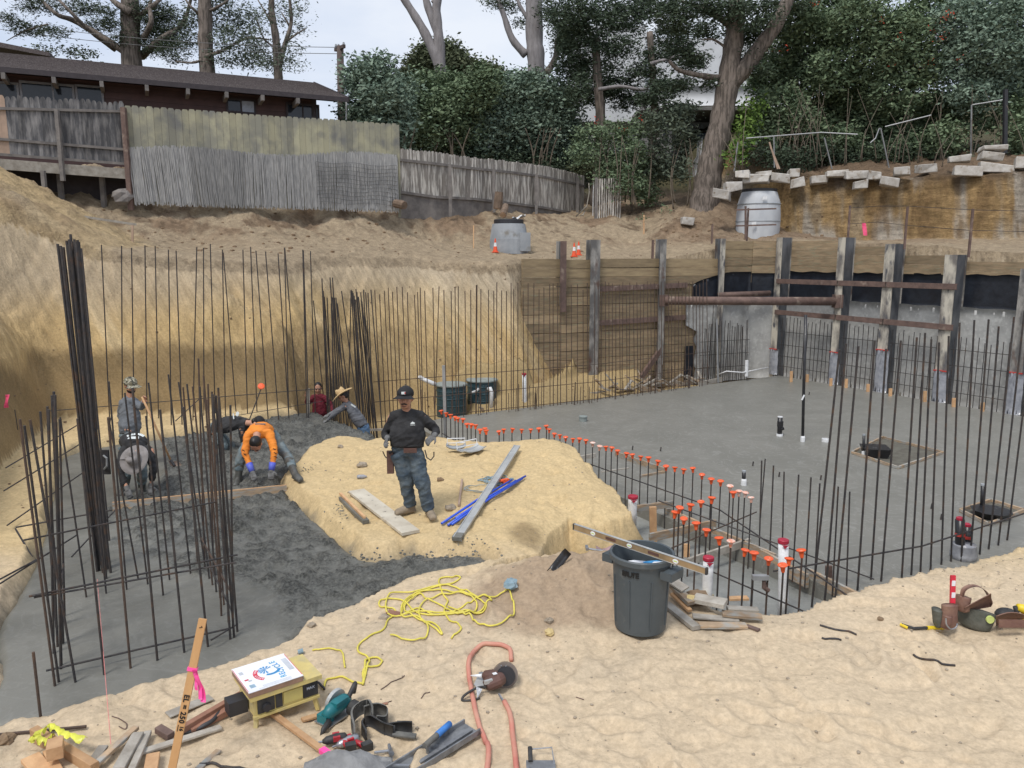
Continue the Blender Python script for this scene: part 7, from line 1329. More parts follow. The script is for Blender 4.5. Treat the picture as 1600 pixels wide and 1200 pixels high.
c_ = G(748, 768); mbr = MB(); mbr.tube(tangle((c_.x, c_.y), .30, .12, 18, .01, None, '', 5, '', ''), .006, 5); mbr.build('rope_tangle', M['rope2'], label='loose loops of thin blue cord left of the screed bar', cat='rope')
def smoothpath(P, n=6):
    Q = []; P = [P[0]]+list(P)+[P[-1]]
    for i in range(len(P)-3):
        for k in range(n):
            f = k/n; p0_, p1_, p2_, p3_ = P[i:i+4]; Q.append(.5*((2*p1_)+(-p0_+p2_)*f+(2*p0_-5*p1_+4*p2_-p3_)*f*f+(-p0_+3*p1_-3*p2_+p3_)*f**3))
    Q.append(P[-2]); return Q
def cable(pix, r_, m, name, lab, cat, lift=.01, n=6, ns=8):
    P = smoothpath([G(u, v) for u, v in pix], n); X = np.array([(p.x, p.y) for p in P]); hz = ground(X[:, 0], X[:, 1])[0]; return MB().tube([V(p.x, p.y, h+lift+r_*.6) for p, h in zip(P, hz)], r_, ns).build(name, M[m], smooth=True, label=lab, cat=cat)
stk_ = (G(717, 792, .02), G(722, 753, .03)); MB().tube([stk_[0], lerp(*stk_, .5), stk_[1]], .017, 8).build('wooden_stick', M['palewood'] if 'palewood' in M else M['fw_bare'], label='pale wooden tool handle lying upright on the island behind the flat stone', cat='stick')
for i, (u, v, rz, lab) in enumerate(((713, 706, .1, 'small kneeling slide board with wire handle at the back of the sand island'), (736, 710, .75, 'larger kneeling slide board with wire handle overlapping the small one'))):
    p = G(u, v, .04); s_ = .50+.22*i; kb = thing('knee_board', lab, 'knee board', p, 'knee boards'); rot = Matrix.Rotation(rz, 3, 'Z')
    rows = [[p+rot @ V((k-3)*.11*s_, (j-2)*.085*s_, .012+.05*(abs(k-3)/3)**3+.03*(abs(j-2)/2)**3) for k in range(7)] for j in range(5)]; MB().sheet(rows, -.012).build('pan', M['alu'] if i else M['vault'], kb, smooth=True)
    P = [rot @ V(x_*s_, y_*s_, z_) for x_, y_, z_ in ((-.3, .12, .05), (-.3, .17, .17), (.3, .17, .17), (.3, .12, .05))]; MB().tube([p+q_ for q_ in P], .009, 6).build('wire_handle', M['pvc'], kb)
    MB().tube([p+rot @ V(-.3*s_, .1*s_, .10), p+rot @ V(.3*s_, .1*s_, .10)], .007, 6).build('wire_handle', M['pvc'], kb)
wb = G(565, 748, .03); MB().tube([wb+V(-.07, 0, 0), wb+V(-.055, 0, 0), wb+V(.03, .01, 0), wb+V(.06, .015, 0), wb+V(.08, .02, 0)], [.022, .033, .034, .018, .013], 10).build('plastic_bottle', M['poly_wrap'], smooth=True, label='crushed clear plastic bottle on the sand island', cat='bottle')
rg = random.Random(9)
for (u0, v0, du, dv, n, s0, lab) in ((532, 800, 22, 20, 40, .010, 'crumbs of wet concrete beside the caked board'), (560, 872, 70, 12, 46, .014, 'dark concrete spatter along the front edge of the sand island'), (690, 868, 80, 12, 46, .014, 'dark concrete spatter below the screed bar end'), (480, 735, 20, 14, 24, .010, 'concrete crumbs near the orange shirt man\'s boot'), (745, 850, 40, 12, 20, .012, 'concrete crumbs right of the screed bar end'), (1375, 968, 12, 6, 12, .012, 'dark crumbs on the right sand'), (790, 740, 30, 20, 26, .009, 'dark crumbs near the rope')):
    mb = MB()
    for i in range(n):
        u = u0+rg.gauss(0, du/2); v = v0+rg.gauss(0, dv/2); p = Z(u, v, -3.4); p = V(p.x, p.y, _fl(p.x, p.y)) if False else Z(u, v, -3.4); mb.rock(p, s0*rg.uniform(.5, 1.4), i, 6, 4, .7)
    X = np.array(mb.v); cx = X.reshape(-1, 42, 3) if len(X) % 42 == 0 else None
    if cx is not None:
        cc_ = cx.mean(1); hz = ground(cc_[:, 0], cc_[:, 1])[0]; cx[:, :, 2] += (hz-cc_[:, 2])[:, None]+.004; mb.v = [tuple(q_) for q_ in cx.reshape(-1, 3)]
    mb.build('concrete_crumbs', M['wet_concrete'] if u0 < 780 else M['clod'], kind='stuff', label=lab, cat='crumbs')
# small pebbles strewn over the near sand, real but uncountable
mb = MB(); 
pts = [(rg.uniform(-5, 6.5), rg.uniform(4.2, 9)) for i in range(900)]+[(rg.uniform(-3.5, 2), rg.uniform(9, 14)) for i in range(260)]+[(rg.uniform(4, 7), rg.uniform(7.4, 9.2)) for i in range(260)]
X = np.array(pts); hz, SS = ground(X[:, 0], X[:, 1])
for i, ((x_, y_), h_, dc, du_) in enumerate(zip(pts, hz, SS['dC'], SS['dU'])):
    if dc > .08 and du_ < -.02: mb.rock(V(x_, y_, h_+.001), .006+.014*rg.random()**3, i, 5, 3, .7)
mb.build('pebbles', M['stone'], kind='stuff', label='tiny pebbles and crumbs strewn over the sand', cat='pebbles')
# clods on the bank above the pit
mb = MB(); pts = [(rg.uniform(-15, 6), rg.uniform(20.5, 27)) for i in range(900)]+[(rg.uniform(5, 14), rg.uniform(28, 31)) for i in range(300)]+[(rg.uniform(-10.5, -5), rg.uniform(10, 19)) for _ in range(160)]; X = np.array(pts); hz, SS = ground(X[:, 0], X[:, 1])
for i, ((x_, y_), h_) in enumerate(zip(pts, hz)):
    if SS['dC'][i] > .1: mb.rock(V(x_, y_, h_), (.016+.06*rg.random()**3)*(1 if h_ > .15 else .55), i, 5, 3, .7)
mb.build('clods', M['clod'], kind='stuff', label='brown clods scattered on the bank above the cut', cat='clods')

# small litter near the heap
hl = thing('hammer', 'small steel hammer lying at the edge left of the trash can', 'hammer', G(924, 874, .03)); p = G(924, 874, .035); MB().tube([p+V(-.05, .02, 0), p+V(.16, -.06, 0)], .011, 7).build('handle', M['steel'], hl); MB().box(p+V(-.05, .02, .01), (.03, .10, .03)).build('head', M['steel'], hl)
p = G(946, 875, .03); MB().sheet([[p+V(.06*k-.1, .05*i, .025*math.sin(k*2+i)) for k in range(5)] for i in range(3)], .01).build('dusty_glove', M['hosepink'] if M.setdefault('hosepink', mat('dusty_pink_cloth', (.40, .26, .26), (.3, .2, .2), 9, .9)) else None, smooth=True, label='dusty pink glove lying against the trash can', cat='glove')
p = G(863, 892, 0); MB().sheet([[p+V(.03*k-.05+.04*i, .01*i, .05*i+.03*math.sin(k*1.6)) for k in range(4)] for i in range(5)], .012).build('black_scoop', M['abs'], smooth=True, label='curved black and white plastic scrap sticking out of the brown soil heap', cat='scrap')
p = G(798, 920, .05); MB().rock(p, .075, 77, 12, 7, .7).build('wire_ball', M['rope'], label='grey-blue ball of tangled tie wire above the cord tangle', cat='wire ball')

# yellow extension cord
main = [(505, 1079), (512, 1063), (540, 1060), (567, 1070), (568, 1050), (592, 1042), (597, 1034), (588, 1029), (573, 1032), (570, 1045), (567, 1072), (572, 1052), (577, 1033), (560, 1020), (562, 1008), (578, 995), (600, 984), (606, 970), (618, 960), (614, 952), (600, 950), (592, 945), (600, 938), (630, 940), (650, 958), (690, 962), (725, 955), (755, 950), (768, 940), (760, 932), (742, 938), (725, 948), (705, 958), (680, 962), (655, 952), (628, 962), (640, 935), (670, 922), (700, 914), (718, 906), (716, 902), (700, 903), (686, 908), (690, 925), (700, 940), (694, 955), (700, 968), (715, 975), (720, 985), (705, 997)]
cable(main, .0085, 'ycord', 'extension_cord', 'long yellow extension cord running from the table saw into the tangle', 'cord', .008)
loops = [(610, 995), (648, 1003), (668, 990), (665, 975), (650, 965), (630, 966), (628, 948), (645, 932), (670, 925), (700, 925), (730, 930), (750, 940), (760, 950), (745, 962), (715, 962), (695, 952), (672, 940), (655, 930), (640, 940), (632, 955), (650, 968), (680, 978), (690, 994), (660, 972), (655, 955), (665, 940), (690, 930), (720, 928), (738, 935), (745, 948), (730, 958), (700, 960), (660, 958), (625, 965), (605, 960), (604, 940), (615, 928), (650, 926), (680, 918), (705, 918), (725, 925), (745, 935), (760, 934), (780, 932), (795, 931), (803, 945), (800, 965), (780, 978), (760, 980), (742, 972), (735, 962), (722, 958), (700, 950)]
cable(loops, .0085, 'ycord', 'extension_cord', 'tangled coils of yellow extension cord on the sand left of the brown heap', 'cord', .016)
cable([(488, 1018), (525, 1017), (535, 1022), (539, 1044)], .0075, 'ycord', 'extension_cord', 'short loose end of yellow cord above the teal saw', 'cord', .008)
# red hose and saws
cable([(760, 1215), (763, 1170), (748, 1135), (740, 1100), (733, 1060), (733, 1035), (745, 1018), (775, 1010), (795, 1016), (799, 1035)], .020, 'hose', 'air_hose', 'dusty red hose looping around the worm drive saw, left run', 'hose', .01, ns=10)
cable([(788, 1100), (797, 1120), (802, 1160), (808, 1215)], .020, 'hose', 'air_hose', 'dusty red hose running out from under the worm drive saw, right run', 'hose', .01, ns=10)
def disc(mb, c_, ax, r_, t_, n=24, x=None):
    ax = Vector(ax).normalized(); mb.tube([c_-ax*t_/2, c_+ax*t_/2], r_, n); return mb
# grey circular saw
s0 = G(772, 1072); sw = thing('circular_saw', 'grey steel circular saw with clear-brown guard lying inside the red hose loop', 'circular saw', s0); rz = Matrix.Rotation(R(-12), 3, 'Z'); q_ = lambda x_, y_, z_: s0+rz @ V(x_, y_, z_)
MB().prism([(-.16, -.05), (-.15, .075), (.08, .10), (.09, -.02), (.02, -.07), (-.13, -.08)], .006, frame(q_(0, 0, .03), rz @ V(1, 0, 0), rz @ V(0, .95, .2))).build('base_plate', M['alu'], sw); MB().beam(q_(-.15, .08, .05), q_(.07, .10, .08), .012, .02).build('plate_edge', M['steel'], sw)
MB().tube([q_(-.20, .0, .07), q_(-.07, .005, .08)], [.004, .024], 10).build('cone_handle', M['pvc'], sw, smooth=True)
MB().tube([q_(-.09, .0, .07), q_(-.07, .0, .08), q_(.02, .0, .10), q_(.05, -.01, .10)], [.03, .048, .052, .045], 14).build('motor_housing', M['leather'], sw, smooth=True)
g_ = MB(); disc(g_, q_(.09, .02, .10), rz @ V(.35, -.9, .25), .105, .035, 28); g_.build('blade_guard', M['bronzeg'] if M.setdefault('bronzeg', mat('smoked_guard', (.13, .10, .085), (.2, .17, .15), 9, .25)) else None, sw); g_ = MB(); disc(g_, q_(.10, -.005, .105), rz @ V(.35, -.9, .25), .078, .03, 28); g_.build('inner_guard', M['dark'], sw)
for k in (-1, 1): MB().tube([q_(.075+.02*k, .10, .14), q_(.08+.02*k, .0, .19)], .004, 6).build('bolt', M['steel'], sw)
MB().tube([q_(-.03, -.16, .09), q_(-.01, -.14, .10), q_(.05, -.09, .11), q_(.08, -.05, .11)], [(.045, .04), (.06, .055), (.065, .06), (.05, .05)], 12).build('rear_housing', M['leather'], sw); MB().box(q_(-.005, -.175, .14), (.07, .02, .03), Matrix.Rotation(.5, 3, 'Z')).build('nameplate', M['alu'], sw); MB().box(q_(.03, -.10, .172), (.035, .03, .004), Matrix.Rotation(.5, 3, 'Z')).build('label_sticker', M['pvc'], sw)
P = [q_(-.02, -.15, .08), q_(-.10, -.19, .08), q_(-.18, -.26, .05), q_(-.19, -.29, .02), q_(-.12, -.27, .02), q_(-.06, -.24, .03)]; MB().tube(smoothpath(P), .010, 8).build('loop_handle', M['rubb'], sw, smooth=True)
MB().prism([(0, 0), (.05, -.02), (.01, -.09)], .004, frame(q_(-.10, -.20, .10), V(1, 0, 0), V(0, .6, .8))).build('trigger_guard', M['steel'], sw); MB().tube([q_(.08, -.17, .04), q_(.13, -.23, .02)], .01, 6).build('lever', M['steel'], sw)

# table saw with pizza box
Hh = .25; TZ = _fl(-1.8, 5.25); Pq = [Z(361, 1047, TZ+Hh+.06), Z(448, 1020, TZ+Hh+.06), Z(473, 1050, TZ+Hh+.06), Z(384, 1095, TZ+Hh+.06)]
pb_c = sum(Pq, Vector())/4; t0 = V(pb_c.x+.02, pb_c.y+.01, TZ); bx = (Pq[1]-Pq[0]).normalized(); yw = math.atan2(bx.y, bx.x); rz = Matrix.Rotation(yw, 3, 'Z')
q_ = lambda x_, y_, z_: t0+rz @ V(x_, y_, z_)
ts = thing('table_saw', 'small yellow portable saw stand with black controls under the pizza box', 'table saw', t0)
MB().box(q_(.06, 0, Hh), (.56, .40, .035), rz).build('table_top', M['yel'], ts); MB().box(q_(.06, -.0, Hh-.09), (.50, .34, .145), rz).build('cabinet', M['yel'], ts)
for (x_, w_, m) in ((-.10, .13, 'rubb'), (.0, .05, 'rubb'), (.25, .12, 'rubb')): MB().box(q_(x_+.0, -.175, Hh-.085), (w_, .012, .115), rz).build('control_panel', M[m], ts)
MB().box(q_(.11, -.176, Hh-.083), (.15, .014, .095), rz).build('front_panel', M['yel2'] if M.setdefault('yel2', mat('faded_yellow', (.60, .50, .16), (.52, .43, .15), 6, .6)) else None, ts)
MB().box(q_(.06, -.172, Hh-.165), (.52, .03, .02), rz).build('lower_rail', M['yel'], ts); MB().lathe([(.035, 0), (.03, .03)], q_(-.10, -.18, Hh-.10), 16, M=rz @ Matrix.Rotation(R(90), 3, 'X')).build('knob', M['dark'], ts)
for sx, sy in ((-.17, -.15), (-.17, .15), (.28, .15), (.28, -.15)): MB().beam(q_(sx, sy, Hh-.15), q_(sx*1.1, sy*1.15, -.03), .03, .03, up=(0, 1, 0)).build('leg', M['yel'], ts)
MB().box(q_(-.27, .0, .14), (.14, .12, .11), rz).build('motor', M['dark'], ts); text_mesh('label_text', 'MAX', .03, M['pgrey'], frame(q_(.25, -.183, Hh-.07), rz @ V(1, 0, 0), V(0, 0, 1)), ts, .001)
cable([(378, 1096), (352, 1112), (330, 1135), (300, 1150), (278, 1156)], .016, 'cable', 'power_cable', 'thick grey power cable running from the table saw down to the stake', 'cable', .03)
cable([(480, 1073), (498, 1071), (507, 1082)], .010, 'cable', 'saw_plug', 'short dark cord and plug joining the yellow cord to the table saw', 'cord', .02)
zt_ = t0.z+Hh+.019; by = V(-bx.y, bx.x, 0); rot = Matrix((bx, by, V(0, 0, 1))).transposed(); S_ = .42; pb_c = V(pb_c.x, pb_c.y, zt_)
pz = thing('pizza_box', 'white pizza box printed with a blue and red recycling design lying on the yellow saw', 'pizza box', pb_c)
MB().box(pb_c+V(0, 0, .022), (S_-.006, S_-.006, .042), rot).build('tray', M['cardb'], pz); MB().box(pb_c+V(0, 0, .0455), (S_, S_, .005), rot).build('lid', M['card'], pz)
MB().sheet([[pb_c+rot @ V(S_*.5+.002+.0*i, -S_*.5+.1*k, .045-.03*i*(k < 2)) for k in range(3)] for i in range(2)], .003).build('torn_flap', M['hatgrey'], pz)
fr_ = lambda x_, y_, a=0, z_=.0486: Matrix.Translation(pb_c+rot @ V(x_, y_, z_)) @ rot.to_4x4() @ Matrix.Rotation(a, 4, 'Z')
for i, ch in enumerate('RECYCLE'): 
    a = lerp(-.42, .42, i/6); text_mesh('print_recycle', ch, .062, M['pblue'] if i % 2 else M['pblue2'] if M.setdefault('pblue2', mat('pale_blue_print', (.12, .38, .60), rough=.7)) else None, fr_(.085+.02*(1-abs(a)/.42), -.125+.0415*i, R(90)), pz, .0004)
for k, (x_, y_, r_, a0, a1) in enumerate(((.0, .045, .055, .3, 1.4), (.0, .045, .055, 1.9, 3.0), (.0, .045, .055, 3.5, 4.6))):
    for j in range(3): aa = lerp(a0, a1, j/2); MB().prism([(0, 0), (math.cos(aa)*r_, math.sin(aa)*r_), (math.cos(aa+.30)*r_, math.sin(aa+.30)*r_)], .0006, fr_(x_, y_)).build('print_wedge', M['pblue'], pz)
ar = [(math.cos(a)*.085, math.sin(a)*.085) for a in np.linspace(-2.2, -.5, 9)]+[(math.cos(a)*.060, math.sin(a)*.060) for a in np.linspace(-.5, -2.2, 9)]
MB().prism(ar, .0006, fr_(.03, .03)).build('print_arc', M['pblue'], pz)
ar = [(math.cos(a)*.125, math.sin(a)*.125) for a in np.linspace(2.35, 4.0, 11)]; ar2 = [(math.cos(a)*.092, math.sin(a)*.092) for a in np.linspace(4.0, 2.35, 11)]
MB().prism(ar+ar2, .0006, fr_(.02, .0)).build('print_banner', M['pred'], pz)
for i, ch in enumerate('HOT PIZZA'):
    a = lerp(2.45, 3.9, i/8); text_mesh('banner_letter', ch, .022, M['card'], fr_(.02+math.cos(a)*.108, math.sin(a)*.108, a-R(90)-R(180)+R(180), .0494), pz, .0003) if ch != ' ' else None
for k, (x_, y_, w_, h_, m) in enumerate(((-.17, .10, .03, .045, 'pgrey'), (-.165, -.02, .03, .02, 'pred'), (-.145, -.045, .025, .02, 'pgrey'), (-.155, -.13, .04, .05, 'pblue3'), (.175, .03, .04, .20, 'pgrey'), (.02, -.165, .22, .006, 'pgrey'), (.02, -.18, .22, .006, 'pgrey'), (.0, -.195, .25, .006, 'pgrey'), (-.207, .0, .004, .38, 'pred'), (.207, .0, .004, .38, 'pred'))):
    M.setdefault('pblue3', mat('grey_blue_print', (.35, .50, .62), rough=.7)); MB().box(pb_c+rot @ V(x_, y_, .0484), (w_, h_, .0008), rot).build('print_mark', M[m], pz)
p = G(468, 1023, .04); p = q_(.22, .24, .06); MB().tube([G(466, 1024, .03), G(474, 1022, .035)], .022, 8).build('blue_grey_plug', M['rope'], label='small blue-grey cap lying on the sand behind the table saw', cat='cap')

# survey stake with ribbon and elevation
sb_ = G(258, 1225, -.1); stp = at(317, 967, sb_.y+.18); sk = thing('elevation_stake', 'orange wooden survey stake with pink ribbon and a written elevation, leaning at lower left', 'survey stake', sb_)
sd_ = (stp-sb_).normalized(); MB().beam(sb_, stp, .052, .020, up=(0, 1, .3)).build('stake', M['stakew'] if M.setdefault('stakew', mat('orange_lath', (.58, .34, .15), (.50, .28, .12), 6, .75, .15, 60, stretch=(1, 1, .3))) else None, sk)
fn = V(0, -1, -.0); fx = sd_.cross(V(0, 1, .3)).normalized()
if fx.x < 0: fx = -fx
nrm = fx.cross(sd_).normalized()
if nrm.y > 0: nrm = -nrm
Ls = (stp-sb_).length
off = 1.0
for cand in (.0255, .0105): pass
txtM = frame(lerp(sb_, stp, .50)+nrm*.012, -sd_, fx if (-sd_).cross(fx).dot(nrm) > 0 else -fx)
text_mesh('elevation_text', 'EL = 250', .050, M['blackink'], txtM, sk, .0012, 1.1); text_mesh('elevation_text', '16', .034, M['blackink'], txtM @ Matrix.Translation((.135, .008, 0)), sk, .0012); MB().box((0, 0, 0), (.045, .003, .002)).build('tmp', M['blackink']) if False else None
o = MB(M=txtM).box((.135, -.015, 0), (.045, .004, .002)).build('elevation_underline', M['blackink'], sk); MB(M=frame(lerp(sb_, stp, .955)+nrm*.012, fx, sd_)).box((.0, 0, 0), (.022, .004, .002), Matrix.Rotation(.4, 3, 'Z')).box((.006, .006, 0), (.012, .004, .002), Matrix.Rotation(-.9, 3, 'Z')).build('tick_mark', M['blackink'], sk)
kp = lerp(sb_, stp, .72); MB().beam(kp-sd_*.012, kp+sd_*.012, .064, .032, up=(0, 1, .3)).build('ribbon_knot', M['pinkr'], sk)
for k, (dx, ln, w_) in enumerate(((.045, .22, .034), (.03, .20, .026), (.005, .14, .02))):
    rows = []
    for i in range(9): f = i/8; cx_ = kp+nrm*(.02+.012*math.sin(f*7+k))+fx*(.02+dx*math.sin(f*1.6))-V(0, 0, ln*f); rows.append([cx_-fx*w_*(.5+.0*f), cx_+nrm*.004*math.sin(f*9), cx_+fx*w_*.5])
    MB().sheet(rows, .0015).build('ribbon_tail', M['pinkr'], sk, smooth=True)
# pink string line
MB().tube([at(152, 905, 8.2), G(178, 1215, .25)], .0025, 4).build('string_line', M['pinks'] if M.setdefault('pinks', mat('pink_string', (.85, .30, .28), rough=.7)) else None, label='thin pink string line stretched down past the rebar cage to the lumber pile', cat='string')
# lumber pile lower left
LG = 'lumber scraps at the lower left'
LP = [((55, 1158), (150, 1215), .06, .10, .06, 'new_wood', 'thick orange board end wrapped with yellow tape'), ((90, 1185), (88, 1203), .10, .09, .12, 'new_wood', 'square block poking out of the yellow tape'), ((48, 1190), (75, 1220), .12, .03, .03, 'new_wood', 'wide orange board at the bottom left corner'), ((75, 1182), (95, 1220), .06, .03, .04, 'new_wood', 'narrow orange board under the tape'),
      ((140, 1205), (162, 1172), .07, .02, .03, 'grey_wood', 'thin grey stake with cut tip, left of the pointed ones'), ((150, 1210), (214, 1150), .05, .03, .07, 'form_wood', 'pointed brown stake lying on top of the pile'), ((186, 1215), (217, 1158), .08, .03, .06, 'grey_wood', 'wide grey pointed stake in the pile'), ((205, 1215), (232, 1152), .05, .03, .04, 'grey_wood', 'grey-brown stake with broken tip, right of the wide one'), ((235, 1215), (240, 1185), .09, .03, .03, 'new_wood', 'short upright-looking board left of the survey stake'),
      ((248, 1148), (268, 1160), .06, .05, .05, 'rust', 'short dark block left of the survey stake'), ((282, 1153), (385, 1092), .05, .05, .06, 'redw', 'upper reddish board running from the saw to the stake'), ((298, 1150), (392, 1098), .06, .05, .04, 'redw', 'lower reddish board running from the saw to the stake'), ((222, 1183), (345, 1140), .06, .02, .02, 'grey_wood', 'long thin grey lath passing behind the survey stake'), ((310, 1205), (342, 1176), .05, .015, .02, 'form_wood', 'short lath with broken tip at the bottom right of the stake'),
      ((262, 1120), (330, 1092), .10, .012, .015, 'grey_wood', 'thin weathered grey board half buried behind the stake'), ((426, 1120), (512, 1184), .045, .03, .03, 'new_wood', 'long wooden stake with red painted tip pointing at the teal saw'), ((472, 1128), (508, 1118), .05, .02, .02, 'new_wood', 'short wooden stake half under the teal saw'), ((560, 1112), (606, 1100), .02, .01, .01, 'redw', 'thin splinter of lath right of the teal saw'), ((606, 958), (626, 962), .07, .02, .015, 'redw', 'small red-brown wood chip under the cord tangle')]
M['redw'] = vary(mat('redwood_board', (.34, .17, .11), (.24, .12, .08), 6, .75, .2, 50), .15)
for a, b, w, h, z, m, lab in LP: plank(G(*a, z), G(*b, z), w, h, m, lab, grp=LG, name='lumber_scrap')
for i, P in enumerate(([(58, 1174), (72, 1168), (82, 1160), (96, 1168), (112, 1176), (136, 1182)], [(50, 1178), (62, 1176), (74, 1180), (84, 1172)])):
    Q = smoothpath([G(u, v, .13-.02*i) for u, v in P]); rows = [[p_+V(0, -.028*(1+.4*math.sin(j)), .02*math.sin(j*1.3)), p_+V(0, .0, .025), p_+V(0, .03, .01*math.cos(j*2))] for j, p_ in enumerate(Q)]; MB().sheet(rows, .002).build('caution_tape', M['ytape'], smooth=True, label=['crumpled yellow tape draped over the thick orange board', 'second knot of yellow tape at the left of the board'][i], cat='tape')
cable([(312, 1196), (345, 1200), (400, 1210)], .010, 'steel_bar', 'short_rebar', 'short ribbed rebar lying at the bottom edge right of the stake', 'rebar', .005)
p0 = lerp(G(500, 1175, .05), G(512, 1184, .05), .5); MB().beam(G(503, 1177.5, .032), G(517, 1188, .032), .048, .033).build('painted_tip', M['pinkr'], label='red painted tip of the long wooden stake', cat='paint mark')

# teal circular saw
s0 = G(528, 1124); rz = Matrix.Rotation(R(58), 3, 'Z'); q_ = lambda x_, y_, z_: s0+rz @ V(x_, y_, z_); sw = thing('cordless_saw', 'teal and black cordless circular saw lying on the sand by the table saw', 'circular saw', s0)
MB().tube([q_(-.13, 0, .09), q_(-.08, 0, .11), q_(.0, 0, .12), q_(.08, 0, .12), q_(.12, 0, .11)], [(.035, .04), (.052, .055), (.058, .06), (.055, .055), (.035, .04)], 14).build('motor_body', M['teal'], sw, smooth=True); MB().box(q_(.0, -.03, .165), (.13, .06, .03), rz).build('top_vent', M['teal'], sw)
MB().tube(smoothpath([q_(.10, -.02, .14), q_(.16, -.02, .20), q_(.20, .0, .20), q_(.20, .02, .12)]), .019, 10).build('rear_handle', M['rubb'], sw, smooth=True); g_ = MB(); disc(g_, q_(.06, .085, .10), rz @ V(0, 1, .15), .098, .03, 26); g_.build('blade_guard', M['alu'], sw); g_ = MB(); disc(g_, q_(.10, -.075, .07), rz @ V(0, 1, .15), .06, .05, 20); g_.build('side_wheel', M['rubb'], sw)
MB().box(q_(.0, .02, .03), (.30, .16, .006), rz).build('base_plate', M['steel'], sw); MB().tube([q_(-.12, -.03, .06), q_(-.2, -.05, .04), q_(-.24, -.06, .015)], [(.022, .03), (.02, .026), (.006, .008)], 10).build('front_handle', M['rubb'], sw, smooth=True); MB().box(q_(-.10, .03, .06), (.08, .10, .07), rz).build('battery', M['teal'], sw)
# knee pads
kp_ = thing('knee_pads', 'pair of dusty black and grey knee pads with curled straps lying by the teal saw', 'knee pads', G(600, 1140))
for k, (P, w_) in enumerate(((((556, 1160), (552, 1138), (562, 1124), (578, 1118), (584, 1130)), .07), (((570, 1125), (590, 1120), (606, 1126), (604, 1140), (590, 1140)), .06), (((574, 1158), (568, 1144), (580, 1134), (600, 1146), (618, 1152)), .045), (((600, 1150), (625, 1146), (644, 1146)), .04))):
    Q = smoothpath([G(u, v, .05+.02*(k == 0)) for u, v in P]); rows = [[p_+V(0, 0, -.045), p_+V(0, -.004, -.01), p_+V(0, 0, w_)] for p_ in Q]; MB().sheet(rows, .016).build(['cup', 'cup', 'strap', 'strap'][k], M['foam' if k < 2 else 'rubb'], kp_, smooth=True)
for (a, b) in (((620, 1136), (643, 1138)), ((614, 1152), (650, 1156))): MB().beam(G(*a, .03), G(*b, .03), .05, .028, bev=.008).build('pad', M['foam'], kp_)
# impact drivers
for k, (u, v, rzz, lab) in enumerate(((526, 1163, R(20), 'red and black cordless impact driver, left one below the teal saw'), (546, 1166, R(35), 'small red impact driver with silver nose beside the other driver'))):
    s0 = G(u, v); rz = Matrix.Rotation(rzz, 3, 'Z'); q_ = lambda x_, y_, z_: s0+rz @ V(x_, y_, z_); dv = thing('impact_driver', lab, 'impact driver', s0, 'impact drivers on the sand')
    MB().tube([q_(-.10, 0, .045), q_(-.07, 0, .045), q_(0, 0, .05), q_(.06, 0, .045), q_(.07, 0, .04)], [.012, .030, .034, .032, .02], 14).build('motor_barrel', M['steel' if k else 'rubb'], dv, smooth=True); MB().tube([q_(.02, 0, .04), q_(.05, -.05, .035), q_(.07, -.10, .035)], [.022, .02, .024], 10).build('grip', M['redt'], dv, smooth=True)
    MB().box(q_(.085, -.12, .035), (.075, .05, .06), rz).build('battery', M['rubb'], dv); MB().box(q_(.0, -.0, .06), (.05, .07, .035), rz).build('red_shell', M['redt'], dv); MB().tube([q_(-.13, 0, .045), q_(-.10, 0, .045)], .008, 8).build('chuck', M['steel'], dv)
# grey bag at the bottom
rows = []
bc = G(545, 1200, .0)
for i in range(9): rows.append([bc+V(-.30+.075*k, .06-.035*(8-i)+.0, .02+.13*math.sin(min(1, max(0, k/8))*3.14)*(.4+.6*math.sin(i/8*3.0))+.025*math.sin(k*2.1+i*1.3)) for k in range(9)])
MB().sheet(rows, .006).build('grey_bag', M['bagm'] if M.setdefault('bagm', mat('grey_canvas', (.27, .27, .27), (.17, .17, .17), 6, .8, .4, 40)) else None, smooth=True, label='crumpled grey canvas bag at the bottom edge below the drivers', cat='bag')
p = G(610, 1178, .03); hm = thing('steel_hammer', 'steel framing hammer with its head to the right of the grey bag', 'hammer', p); MB().tube([G(585, 1182, .03), p], .011, 8).build('handle', M['steel'], hm); MB().tube([G(608, 1170, .035), p, G(612, 1184, .03)], [.012, .016, .02], 8).build('head', M['steel'], hm)
# channel float with blue handle
ft_ = thing('channel_float', 'long grey magnesium channel float with a blue rolled handle at the bottom edge', 'concrete float', G(675, 1185)); a, b = G(610, 1225, .03), G(738, 1146, .04); d = (b-a).normalized(); sx_ = V(d.y, -d.x, 0)
MB().beam(a, b, .16, .012).build('float_blade', M['magn'] if M.setdefault('magn', mat('grey_magnesium', (.17, .175, .185), (.27, .28, .29), 8, .45, .2, 30, metal=.3, c3=(.08, .08, .085), s3=10, t3=(.55, .7))) else None, ft_)
for s_ in (-1, 1): MB().beam(a+sx_*.085*s_+V(0, 0, .018), b+sx_*.085*s_+V(0, 0, .018), .012, .045).build('raised_edge', M['magn'], ft_)
MB().beam(lerp(a, b, .3)+sx_*.03+V(0, 0, .02), lerp(a, b, .95)+sx_*.03+V(0, 0, .02), .03, .02).build('rib', M['magn'], ft_); h0, h1 = G(683, 1168, .10), G(703, 1151, .10); MB().tube([h0, lerp(h0, h1, .5), h1], .024, 14).build('blue_handle', M['bluehn'] if M.setdefault('bluehn', mat('light_blue_foam', (.05, .22, .62), rough=.6)) else None, ft_, smooth=True); MB().tube([h0-(h1-h0)*.9, h0], .022, 12).build('grey_handle', M['foam'], ft_)
for f in (-.7, .1, .9): MB().beam(lerp(h0, h1, f), lerp(h0, h1, f)-V(0, 0, .08), .02, .02, up=(0, 1, 0)).build('bracket', M['magn'], ft_)
